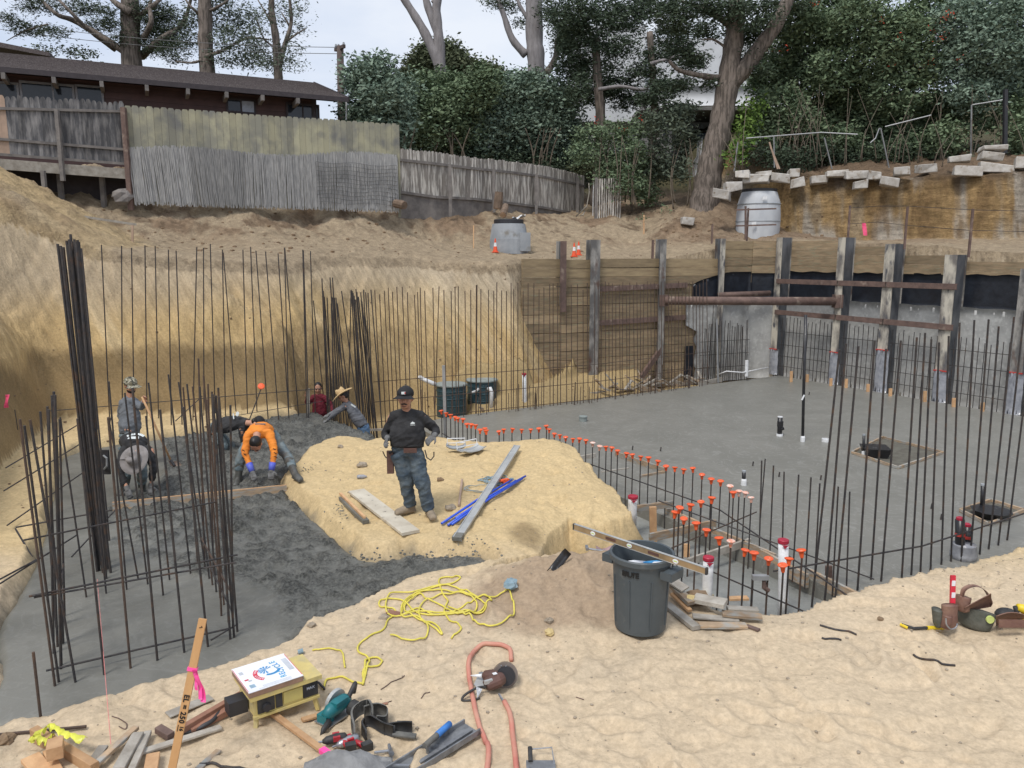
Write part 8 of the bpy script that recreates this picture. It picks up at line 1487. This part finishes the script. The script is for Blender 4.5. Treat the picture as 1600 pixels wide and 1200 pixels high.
MB().beam(G(608, 1200, .02), G(640, 1201, .02), .02, .015).build('steel_strip', M['steel'], label='bright steel strip at the bottom edge below the float', cat='steel strip')
ed = thing('edging_trowel', 'grey steel edging trowel with wire frame handle at the bottom edge right of the hose', 'trowel', G(845, 1198)); MB().box(G(845, 1204, .03), (.20, .12, .012)).build('blade', M['magn'], ed); MB().tube([G(828, 1185, .07), G(862, 1184, .08), G(866, 1200, .03)], .005, 6).build('wire_frame', M['steel'], ed); MB().tube([G(829, 1200, .05), G(828, 1186, .09)], .016, 8).build('handle', M['rubb'], ed)

# tool belt pile at the right
tb = thing('tool_bags', 'pile of brown and green-grey leather tool pouches with a curved belt on the right sand', 'tool belt', G(1508, 985)); Yb = G(1505, 985).y
B = lambda u, v, d=0: at(u, v, Yb+d)
M['pch'] = mat('green_grey_pouch', (.075, .08, .065), (.13, .13, .11), 9, .75, .3, 40); M['lth2'] = mat('worn_brown_leather', (.15, .075, .06), (.24, .14, .10), 5, .6, .25, 40)
def pouch(c0, c1, r0, r1, m, name, fl=.6): 
    mb = MB(); mb.tube([c0, lerp(c0, c1, .15), lerp(c0, c1, .6), c1], [(r0*.6, r0*.6*fl), (r0, r0*fl), (r1, r1*fl), (r1*1.05, r1*fl*1.1)], 16, cap=False); mb.tube([c1, lerp(c0, c1, .75)], [(r1*1.04, r1*fl*1.08), (r1*.9, r1*fl*.9)], 16); return mb.build(name, M[m], tb, smooth=True)
pouch(B(1465, 979), B(1464, 952), .055, .06, 'pch', 'tall_pouch'); pouch(B(1483, 982, -.05), B(1484, 945, -.03), .085, .075, 'lth2', 'front_pouch'); pouch(B(1475, 980, -.04), B(1478, 960, -.04), .08, .07, 'lth2', 'side_pouch'); pouch(B(1520, 982, .02), B(1526, 952, .05), .14, .16, 'pch', 'large_pouch', .5); pouch(B(1502, 955, .02), B(1506, 932, .03), .07, .065, 'lth2', 'upper_pouch')
P = smoothpath([B(1502, 945, .02), B(1505, 922, .03), B(1522, 915, .04), B(1538, 922, .05), B(1547, 938, .05), B(1545, 945, .05)]); MB().sheet([[p_+V(0, -.03, 0), p_+V(0, .03, 0)] for p_ in P], .006).build('belt_strap', M['lth2'], tb, smooth=True)
MB().sheet([[B(1506+i*7, 952-i*2.5+k*(1.5+.6*i), .0+.03*k) for k in (-2, -1, 0, 1, 2)] for i in range(7)], .007).build('flap', M['lth2'], tb, smooth=True); MB().tube(smoothpath([B(1478, 966, -.14), B(1479, 976, -.15), B(1486, 983, -.15), B(1494, 980, -.14), B(1496, 974, -.13)]), .007, 6).build('steel_ring', M['steel'], tb)
MB().lathe([(.035, -.01), (.035, .01)], B(1547, 968, -.1), 14, M=Matrix.Rotation(R(90), 3, 'X')).build('tape_measure', M['vial'], tb)
l0, l1 = B(1488, 945, .02), B(1489, 899, .05); rl = thing('torpedo_level', 'small red torpedo level standing up behind the tool pouches', 'level', l0); MB().beam(l0, l1, .045, .02, up=(0, 1, 0)).build('level_body', M['redt'] if False else (M.setdefault('redlv', mat('bright_red_paint', (.72, .03, .06), rough=.4))), rl)
for f, m in ((.35, 'card'), (.75, 'card')): MB().box(lerp(l0, l1, f)-V(0, .014, 0), (.032, .006, .05)).build('vial_window', M[m], rl)
MB().tube([G(1408, 985, .02), G(1428, 985, .02), G(1448, 984, .02)], .014, 8).build('screwdriver_grip', M['rubb'], label='black middle grip of a marker tool on the sand left of the pouches', cat='tool'); ms_ = thing('yellow_marker', 'yellow-handled tool lying on the sand in front of the pouches', 'tool', G(1450, 986)); MB().tube([G(1448, 984, .02), G(1474, 984, .02)], .018, 8).build('handle', M['yt'], ms_); MB().tube([G(1406, 984, .02), G(1418, 984, .02)], .014, 8).build('tip', M['yt'], ms_)
dw = thing('drill_pouch', 'brown open pouch holding black and yellow cordless drills at the right photo edge', 'tool pouch', G(1585, 982)); Yb = G(1580, 982).y
MB().sheet([[B(1556+i*8, 962+k*5-6*math.sin(i*.5), -.12+.07*k) for k in range(4)] for i in range(8)], .008).build('open_pouch', M['lth2'], dw, smooth=True); MB().sheet([[B(1560+i*8, 968+k*6, -.15) for k in range(3)] for i in range(6)], .01).build('belt', M['lth2'], dw)
MB().tube([B(1590, 948), B(1600, 952), B(1615, 955)], [.03, .045, .045], 12).build('drill_barrel', M['yt'], dw, smooth=True); MB().box(B(1602, 968), (.09, .07, .07)).build('drill_battery', M['yt'], dw); MB().tube([B(1586, 948), B(1590, 960), B(1596, 970)], .02, 10).build('drill_grip', M['rubb'], dw, smooth=True); MB().ell(B(1572, 960, .1), (.10, .08, .06)).build('black_case', M['rubb'], dw, smooth=True)
# odd bars on the right sand
for (a, b, lab) in (((1281, 978), (1338, 993), 'dark bar half buried in the sand right of the scrap heap'), ((1284, 997), (1314, 1001), 'short thin stick below the half-buried bar'), ((1427, 1024), (1492, 1041), 'short ribbed rebar offcut on the right sand')): cable([a, (lerp(a[0], b[0], .5), lerp(a[1], b[1], .5)), b], .010, 'steel_bar', 'bar_offcut', lab, 'rebar offcut', .002)
for i, P in enumerate(([(595, 1078), (612, 1066), (632, 1056)], [(175, 1120), (190, 1126), (198, 1132), (196, 1140), (186, 1136)], [(900, 1090), (912, 1094)], [(658, 1092), (664, 1084), (672, 1082)], [(500, 1126), (560, 1112), (612, 1096)])): cable(P, .004, 'rust', 'twig', 'thin dry root or wire on the sand, '+['between the cord and the teal saw', 'curled beside the poured concrete', 'short one right of the hose', 'left of the worm drive saw', 'long one behind the knee pads'][i], 'root', .003, ns=5)
# ---------------- trees and shrubs ----------------
def leafmat(name, dark, light, hue2=None):
    m = bpy.data.materials.new(name); m.use_nodes = True; nt = m.node_tree; N = nt.nodes; L = nt.links; b = N['Principled BSDF']; b.inputs['Roughness'].default_value = .85; b.inputs['Specular IOR Level'].default_value = .12
    va = N.new('ShaderNodeVertexColor'); va.layer_name = 'tone'; r = N.new('ShaderNodeValToRGB'); r.color_ramp.elements[0].color = (*dark, 1); r.color_ramp.elements[1].color = (*light, 1); L.new(va.outputs[0], r.inputs[0]); L.new(r.outputs[0], b.inputs['Base Color'])
    if hue2: e = r.color_ramp.elements.new(.8); e.color = (*hue2, 1)
    return m
LM = dict(pine=leafmat('pine_needles', (.035, .05, .035), (.11, .135, .085)), euc=leafmat('eucalyptus_leaves', (.06, .08, .06), (.16, .19, .135)), bush=leafmat('shrub_leaves', (.07, .11, .065), (.22, .28, .165)), blue=leafmat('hazy_blue_green_leaves', (.10, .15, .115), (.26, .33, .25)), cyp=leafmat('cypress_foliage', (.03, .047, .032), (.10, .13, .085)),  # blue leaves lightened so the colour carries the haze over the left hedge
          red=leafmat('red_flowers', (.45, .05, .03), (.75, .12, .06)), yel=leafmat('bright_leaves', (.07, .13, .03), (.18, .27, .07)), far=leafmat('far_leaves', (.07, .085, .05), (.15, .17, .10)))
M['bark'] = mat('grey_brown_bark', (.20, .165, .14), (.085, .07, .058), 4, .95, 1, 9, stretch=(3, 3, .45), lo=.42, hi=.58); M['barkp'] = mat('pale_bark', (.28, .26, .26), (.18, .165, .165), 3, .9, .4, 20, stretch=(2, 2, .5)); M['twig'] = mat('dry_twig', (.17, .14, .105), (.10, .08, .06), 5, .9)
TR = np.random.default_rng(21); DENS = 7.6; NL = [0]
def foliage(name, blobs, leaf, m, parent, per=420, clump=26, csz=.38, flat=.7, aspect=.45, droop=0, scaleby=True):
    """leaf cards spread through clumps; the clumps fill each blob's volume towards its outside"""
    P = []; Tn = []
    for (c, r) in blobs:
        c = np.array(c); r = np.array(r if hasattr(r, '__len__') else (r, r, r)); vol = float(np.prod(r))**(1/3); n = max(4, int(clump*vol**2*DENS))
        d = TR.normal(size=(n, 3)); d /= np.linalg.norm(d, axis=1)[:, None]; k = .35+.7*TR.random(n)**.6; cc = c+d*r*k[:, None]
        tone = TR.random(n); q = int(per/clump*1.25); s = csz*(.6+.8*TR.random(n))
        o = TR.normal(size=(n, q, 3))*np.array([1, 1, flat])*s[:, None, None]*.5; P.append((cc[:, None, :]+o).reshape(-1, 3)); Tn.append(np.repeat(tone, q)*.65+.35*TR.random(n*q))
    P = np.vstack(P); T_ = np.concatenate(Tn); n = len(P)
    a = TR.normal(size=(n, 3)); a[:, 2] *= .5; a[:, 2] -= droop; a /= np.linalg.norm(a, axis=1)[:, None]; b = TR.normal(size=(n, 3)); b -= a*(a*b).sum(1)[:, None]; b /= np.linalg.norm(b, axis=1)[:, None]
    l = leaf*.98*(.45+1.0*TR.random(n)); NL[0] += n; w = l*aspect
    v = np.stack([P-a*l[:, None]*.5, P+b*w[:, None]*.5, P+a*l[:, None]*.5, P-b*w[:, None]*.5], 1).reshape(-1, 3); org = np.array(ORG[parent]); f = np.arange(n*4).reshape(-1, 4)
    me = fast_mesh(name, v-org, f, False); ca = me.color_attributes.new('tone', 'FLOAT_COLOR', 'POINT'); cc = np.ones((n*4, 4), np.float32); cc[:, :3] = np.repeat(T_, 4)[:, None]; ca.data.foreach_set('color', cc.ravel()); me.materials.append(LM[m])
    o = bpy.data.objects.new(name, me); COL.objects.link(o); o.parent = parent; ORG[o] = ORG[parent]; o['kind'] = 'stuff'; return o
def limb_t(P, r, m, parent, name='limb', n=9):
    P = smoothpath([Vector(p) for p in P], 5); k = len(P); rr_ = [lerp(r[0], r[1], i/(k-1))*(1+.06*math.sin(i*1.9)) for i in range(k)]; return MB().tube(P, rr_, n).build(name, M[m], parent, smooth=True)
def bl(l, Y, sp=1.2, ky=.9):            # crown masses: photo column, row, half width, half height in pixels at distance Y
    out = []
    for b in l:
        u, v, ru, rv = b[:4]; y = Y+(b[4] if len(b) > 4 else TR.uniform(-sp, sp)); c = at(u, v, y); out.append((tuple(c), (ru*y/FPX, max(.5, min(ru, rv)*ky*y/FPX), rv*y/FPX)))
    return out
def tree(lab, cat, u, Y, gzz, name='tree', group=None): p = at(u, 200, Y); return thing(name, lab, cat, V(p.x, Y, gzz), group)
# upper-left pine
t = tree('dark spreading pine with bare crooked limbs behind the left half of the house roof', 'tree', 205, 42, 2.5, 'pine_tree'); Y = 42
limb_t([V(at(205, 0, Y).x, Y, 2.5), at(206, 100, Y), at(204, 40, Y), at(202, -30, Y)], (.55, .42), 'bark', t, 'trunk', 12)
for P, r_ in (([(205, 88), (160, 58), (115, 32), (88, 22), (60, -5)], .2), ([(180, 78), (140, 48), (100, 8), (85, -8)], .13), ([(212, 30), (240, 8), (262, -12)], .16), ([(222, 88), (250, 62), (285, 38), (300, -8)], .2), ([(205, 20), (180, 4), (165, -12)], .2), ([(75, 38), (40, 48), (10, 64)], .05), ([(225, 60), (236, 35), (234, 10), (240, -10)], .16)): limb_t([at(*p, Y+TR.uniform(-1, 1)) for p in P], (r_, r_*.35), 'bark', t)
foliage('crown', bl([(262, 45, 28, 26), (238, 60, 28, 26), (225, 20, 26, 16), (270, 78, 26, 18), (150, 40, 20, 7), (175, 38, 18, 8), (125, 12, 30, 10), (60, 8, 34, 10), (45, 45, 26, 8), (15, 30, 14, 8), (85, 50, 20, 6), (165, 18, 12, 8), (255, 18, 22, 12), (190, 62, 12, 7)], Y), .16, 'pine', t, 460, 24, .42, .5, .25)
t = tree('straight-trunked eucalyptus with thin grey-green foliage behind the middle of the house roof', 'tree', 322, 40, 2.5); Y = 40
limb_t([V(at(323, 0, Y).x, Y, 2.5), at(323, 98, Y), at(321, 40, Y), at(319, -40, Y)], (.40, .30), 'bark', t, 'trunk', 12)
for P, r_ in (([(322, 88), (350, 78), (385, 60), (420, 62)], .1), ([(322, 92), (300, 98), (275, 96)], .08), ([(320, 30), (300, 12), (285, -8)], .08), ([(320, 20), (350, 5), (370, -15)], .08)): limb_t([at(*p, Y+TR.uniform(-.6, .6)) for p in P], (r_, r_*.35), 'bark', t)
foliage('crown', bl([(345, 30, 22, 26), (360, 62, 26, 18), (350, 92, 36, 12), (300, 28, 18, 18), (296, 60, 16, 14), (392, 70, 18, 14), (380, 30, 20, 24), (335, 0, 30, 12), (400, 95, 26, 14)], Y), .17, 'euc', t, 230, 22, .45, .7, .3)
t = tree('thin twin-stemmed eucalyptus with lacy foliage left of the utility pole', 'tree', 432, 39, 2.5); Y = 39
limb_t([V(at(434, 0, Y).x, Y, 2.5), at(434, 108, Y), at(431, 60, Y), at(424, 15, Y), at(426, -30, Y)], (.24, .12), 'bark', t, 'trunk'); limb_t([at(436, 105, Y), at(445, 70, Y), at(455, 35, Y), at(452, -5, Y)], (.14, .06), 'bark', t)
for P in ([(431, 75), (412, 60), (402, 30)], [(428, 45), (415, 20), (400, -5)], [(446, 66), (465, 52), (478, 45)], [(452, 40), (440, 20)]): limb_t([at(*p, Y) for p in P], (.06, .02), 'bark', t)
foliage('crown', bl([(412, 30, 16, 18), (440, 20, 16, 16), (465, 12, 16, 10), (470, 45, 12, 8), (455, 75, 16, 16), (410, 85, 18, 18), (430, 98, 30, 10), (400, 55, 14, 14), (460, 100, 14, 6)], Y), .16, 'euc', t, 150, 20, .45, .7, .3)
t = tree('low scrub growing just over the roof line at the far left', 'shrub', 90, 42, 2.5, 'shrub'); foliage('crown', bl([(75, 78, 26, 5), (110, 80, 25, 5), (140, 84, 16, 4)], 42), .15, 'euc', t, 160, 20, .4)
# bare V shaped tree and its neighbours
t = tree('smooth pale tree with bare V-shaped stems against the sky, left of centre', 'tree', 688, 44, 2.5); Y = 44
for P, r_ in (([(689, 190), (688, 112), (668, 60), (645, 20), (622, -15)], (.34, .17)), ([(688, 120), (686, 60), (670, 15), (662, -15)], (.30, .16)), ([(688, 112), (685, 55), (682, 10), (690, -15)], (.30, .2)), ([(676, 5), (686, -5), (700, -15)], (.14, .1))): limb_t([at(*p, Y) for p in P], r_, 'barkp', t, 'stem', 12)
t = tree('round-topped distant tree peeping behind the V-shaped tree', 'tree', 680, 62, 3); foliage('crown', bl([(665, 95, 24, 20), (690, 88, 28, 22), (712, 100, 18, 18), (645, 118, 18, 16), (740, 112, 24, 14), (765, 118, 20, 12), (700, 120, 40, 16)], 62), .30, 'far', t, 420, 24, .7); limb_t([V(at(690, 0, 62).x, 62, 3), at(690, 110, 62)], (.4, .3), 'bark', t, 'trunk')
t = tree('tall pale-trunked tree forking into the sky at top centre', 'tree', 836, 42, 2.5); Y = 42
limb_t([V(at(838, 0, Y).x, Y, 2.5), at(838, 118, Y), at(835, 60, Y), at(834, -25, Y)], (.48, .42), 'barkp', t, 'trunk', 12); limb_t([at(822, 86, Y), at(800, 60, Y), at(786, 20, Y), at(772, -15, Y)], (.22, .10), 'barkp', t); limb_t([at(854, 115, Y), at(868, 90, Y), at(870, 60, Y)], (.2, .1), 'bark', t); limb_t([at(825, 30, Y), at(812, 8, Y), at(805, -12, Y)], (.12, .06), 'barkp', t)
foliage('crown', bl([(775, 4, 18, 9), (800, 10, 12, 8), (812, 38, 8, 6), (862, 20, 20, 20), (880, 60, 22, 24)], Y), .16, 'pine', t, 330, 24, .4, .6, .3)
# hedge masses behind the fence
G2 = 'tall green shrubs behind the fences'
for i, (lab, L_, Y, m, sz, per) in enumerate((('bright blue-green bushy tree right of the ranch house end', [(565, 125, 26, 30), (590, 110, 24, 22), (600, 145, 34, 30), (570, 175, 34, 36), (610, 190, 36, 40), (560, 215, 24, 24), (625, 150, 26, 28), (590, 215, 40, 24)], 34, 'blue', .19, 520),
        ('dark green bushy tree behind the left end of the curved fence', [(665, 145, 34, 26), (640, 175, 28, 30), (690, 175, 38, 34), (660, 210, 40, 34), (720, 200, 36, 36), (735, 150, 30, 24), (700, 130, 30, 16), (760, 125, 22, 20)], 36, 'bush', .19, 520),
        ('broad grey-green bushy tree behind the middle of the curved fence', [(790, 145, 38, 28), (830, 150, 40, 32), (870, 165, 34, 34), (790, 195, 44, 36), (840, 205, 46, 38), (760, 180, 30, 34), (880, 215, 36, 34), (750, 215, 34, 30), (820, 235, 50, 24), (890, 245, 26, 22)], 37, 'blue', .19, 560))):
    t = tree(lab, 'tree', L_[2][0], Y, 2.1, 'bushy_tree', G2); foliage('crown', bl(L_, Y), sz, m, t, per, 26, .45)
    for k in range(7): u = L_[0][0]+TR.uniform(-10, 70); limb_t([V(at(u, 0, Y).x, Y-.6, 2.0), at(u+TR.uniform(-8, 8), 250, Y-.9), at(u+TR.uniform(-20, 20), 200, Y-1.0)], (.06, .02), 'twig', t, 'stem', 5)
# cypress mass, trunks
t = tree('very dark cypress with layered foliage in front of the white hillside house', 'tree', 935, 36, 2.6, 'cypress_tree'); Y = 36
limb_t([V(at(936, 0, Y).x, Y, 2.3), at(938, 190, Y), at(935, 140, Y), at(930, 60, Y)], (.26, .18), 'bark', t, 'trunk'); limb_t([V(at(1022, 0, Y).x, Y, 2.4), at(1022, 175, Y), at(1020, 120, Y), at(1015, 50, Y)], (.2, .14), 'bark', t)
for P in ([(1020, 180), (1008, 168), (998, 155)], [(935, 140), (970, 135), (1005, 140), (1020, 128)], [(1016, 100), (1050, 90), (1085, 78)]): limb_t([at(*p, Y-.5) for p in P], (.09, .04), 'barkp', t)
foliage('crown', bl([(890, 20, 34, 24), (925, 45, 36, 22), (905, 75, 30, 18), (895, 105, 24, 20), (930, 110, 36, 18), (965, 75, 34, 16), (980, 30, 36, 20), (1010, 10, 30, 14), (960, 135, 34, 14), (985, 158, 30, 12), (1040, 135, 30, 10), (1005, 110, 26, 12), (1050, 60, 34, 16), (930, 150, 30, 14), (885, 50, 20, 30), (950, 15, 30, 16), (1030, 85, 30, 10), (1060, 168, 26, 7), (1020, 155, 28, 8), (905, 140, 18, 20), (1075, 100, 24, 10)], Y), .17, 'cyp', t, 560, 26, .42, .45, .3)
# large leaning trunk
t = tree('huge leaning grey-barked tree trunk with a forked limb at the left end of the cliff', 'tree', 1102, 31.5, 2.4, 'cypress_tree'); Y = 31.5
limb_t([at(1097, 345, Y-.1), at(1102, 305, Y), at(1110, 262, Y), at(1124, 205, Y), at(1134, 150, Y), at(1142, 95, Y), at(1149, 40, Y), at(1152, -30, Y)], (.60, .30), 'bark', t, 'trunk', 16); limb_t([at(1138, 135, Y), at(1165, 105, Y-.2), at(1190, 70, Y-.4), at(1215, 35, Y-.5), at(1235, -10, Y-.5)], (.36, .22), 'bark', t, 'limb', 12)
limb_t([at(1126, 122, Y), at(1095, 118, Y-.3), at(1062, 110, Y-.5), at(1045, 95, Y-.6)], (.13, .06), 'bark', t); limb_t([at(1135, 75, Y), at(1115, 62, Y-.3), at(1098, 62, Y-.4)], (.06, .02), 'bark', t); limb_t([at(1147, 45, Y), at(1110, 20, Y), at(1060, 0, Y)], (.14, .06), 'bark', t)
foliage('crown', bl([(1080, 10, 50, 14), (1130, 18, 40, 16), (1060, 40, 30, 12), (1100, 48, 26, 10), (1180, 22, 34, 22), (1160, 60, 22, 12), (1195, 45, 30, 12), (1230, 5, 30, 12), (1060, 75, 26, 10), (1085, 90, 18, 7), (1110, 130, 10, 5), (1055, 130, 26, 10), (1175, 85, 14, 12), (1045, 20, 30, 16), (1190, 110, 10, 8)], Y), .16, 'cyp', t, 560, 26, .42, .42, .3)
# shrubs below the white house
for i, (lab, L_, Y, m, per) in enumerate((('leafy green shrub with a few red flowers left of the leaning trunk', [(925, 215, 26, 18), (955, 205, 26, 16), (975, 225, 24, 18), (1000, 200, 22, 14), (905, 240, 18, 14), (940, 245, 22, 16)], 33.5, 'bush', 330), ('dark shrub standing behind the slatted gate', [(950, 275, 22, 16), (985, 285, 26, 22), (1000, 262, 26, 20), (965, 255, 22, 14), (1010, 300, 18, 18), (990, 240, 20, 16)], 32.6, 'bush', 420), ('tall thin-stemmed shrub just left of the leaning trunk', [(1045, 200, 28, 22), (1065, 180, 22, 16), (1040, 235, 26, 24), (1075, 215, 18, 20), (1030, 265, 22, 20), (1060, 265, 22, 18), (1020, 190, 20, 14)], 32.2, 'euc', 300))):
    t = tree(lab, 'shrub', L_[1][0], Y, 1.6, 'shrub', 'shrubs below the white hillside house'); foliage('crown', bl(L_, Y, .6), .15, m, t, per, 24, .36)
    for k in range(7): u = L_[1][0]+TR.uniform(-25, 35); v0 = 318+TR.uniform(-8, 14); limb_t([at(u, v0, Y-.7), at(u+TR.uniform(-6, 6), v0-45, Y-.8), at(u+TR.uniform(-16, 16), v0-100, Y-.6)], (.035, .012), 'twig', t, 'stem', 5)
    if i == 0: foliage('flowers', bl([(932, 186, 6, 4), (975, 205, 5, 3), (1000, 188, 5, 3)], Y-.8, .1), .08, 'red', t, 7, 2, .2)
# big right hand mass
for i, (lab, L_, Y, m, per, nst) in enumerate((('bright fresh-green shrub at the right side of the leaning trunk', [(1165, 195, 18, 16), (1160, 225, 14, 18), (1175, 170, 16, 14), (1150, 245, 10, 12)], 30.6, 'yel', 200, 3),
        ('huge dense green tree-like shrub right of the leaning trunk with bare crossing stems', [(1205, 120, 34, 30), (1235, 80, 34, 28), (1215, 165, 34, 28), (1260, 130, 40, 34), (1245, 30, 36, 28), (1290, 60, 40, 34), (1300, 15, 40, 26), (1190, 205, 24, 18), (1250, 195, 40, 22), (1300, 110, 38, 30), (1240, 235, 40, 16), (1300, 220, 40, 22), (1310, 170, 34, 30), (1290, 250, 30, 10)], 33, 'bush', 560, 22),
        ('huge leafy shrub with scattered orange-red flowers in the middle of the right hillside', [(1350, 30, 44, 34), (1400, 60, 44, 36), (1360, 90, 42, 34), (1340, 150, 36, 34), (1400, 140, 42, 36), (1440, 100, 44, 34), (1440, 20, 40, 30), (1370, 205, 36, 30), (1420, 190, 40, 32), (1450, 225, 36, 20), (1340, 240, 34, 16), (1400, 240, 36, 16), (1480, 165, 34, 30)], 32.4, 'bush', 560, 18),
        ('blue-green feathery tree at the top right corner', [(1500, 40, 44, 34), (1550, 70, 44, 36), (1590, 30, 40, 34), (1500, 100, 40, 30), (1560, 130, 42, 30), (1600, 110, 36, 40), (1540, 10, 44, 24), (1520, 150, 34, 22)], 31.4, 'blue', 560, 8),
        ('yellow-green shrub at the right photo edge below the blue-green tree', [(1590, 165, 26, 22), (1600, 205, 24, 24), (1580, 235, 20, 14), (1480, 215, 22, 22), (1465, 235, 22, 16), (1540, 190, 30, 14)], 30.2, 'yel2l' if False else 'bush', 380, 4))):
    t = tree(lab, 'shrub', L_[0][0], Y, 2.9, 'large_shrub', 'large shrubs on the right hillside'); foliage('crown', bl(L_, Y, 1.1), .17, m, t, per, 26, .42, droop=.25)
    for k in range(nst):
        b0 = L_[TR.integers(len(L_))]; u = b0[0]+TR.uniform(-30, 30); v0 = 258+TR.uniform(-8, 6); hh_ = TR.uniform(45, 130); lean = TR.uniform(-45, 45); yy = Y-1.4-TR.uniform(0, .9)
        limb_t([at(u, v0, yy), at(u+lean*.25, v0-hh_*.45, yy-.1), at(u+lean, v0-hh_, yy+.2)], (.022, .006), 'twig', t, 'stem', 5)
    if i in (2, 1): foliage('flowers', bl([(1432, 105, 6, 4), (1475, 27, 6, 5), (1488, 24, 6, 5), (1455, 50, 4, 3), (1470, 60, 6, 5), (1390, 103, 4, 4), (1498, 92, 5, 3), (1452, 98, 4, 3), (1400, 60, 5, 3), (1370, 35, 4, 3), (1475, 48, 5, 4)] if i == 2 else [(1220, 78, 5, 3), (1278, 2, 5, 3)], Y-1.7, .5), .07, 'red', t, 7, 2, .22)
# dark undergrowth strip behind the cliff blocks and behind fences
t = thing('undergrowth', 'dark tangled undergrowth between the shrubs and the white blocks on the cliff', 'undergrowth', V(14, 30, 3)); foliage('undergrowth_leaves', bl([(1180+i*34, 236+(i % 3)*8, 26, 16) for i in range(12)], 31.2, .8), .14, 'cyp', t, 260, 24, .4)
t = thing('undergrowth', 'dark undergrowth behind the curved fence and below the tall shrubs', 'undergrowth', V(0, 35, 2)); foliage('undergrowth_leaves', bl([(630+i*32, 232+i*4, 28, 18) for i in range(11)], 36.4, .4), .16, 'cyp', t, 260, 24, .4)
t = thing('undergrowth', 'ochre-brown dry brush on the slope behind the end of the curved fence', 'undergrowth', V(4, 36, 2)); foliage('undergrowth_leaves', bl([(905, 265, 22, 8), (930, 262, 24, 8), (915, 255, 16, 6)], 35.6, .3), .14, 'far', t, 160, 20, .3)
# small weeds on the bank
for i, (u, v, Y) in enumerate(((1000, 350, 30.5), (1040, 335, 31.5), (1150, 255, 30.5))):
    t = tree(['small weed tuft right of the gate on the brown bank', 'small weed tuft further right on the brown bank', 'low weeds at the right foot of the leaning trunk'][i], 'plant', u, Y, at(u, v, Y).z, 'weed_tuft'); foliage('leaves', bl([(u, v-6, 8, 8)], Y, .1), .10, 'bush', t, 90, 10, .2)

print('LEAVES', NL)
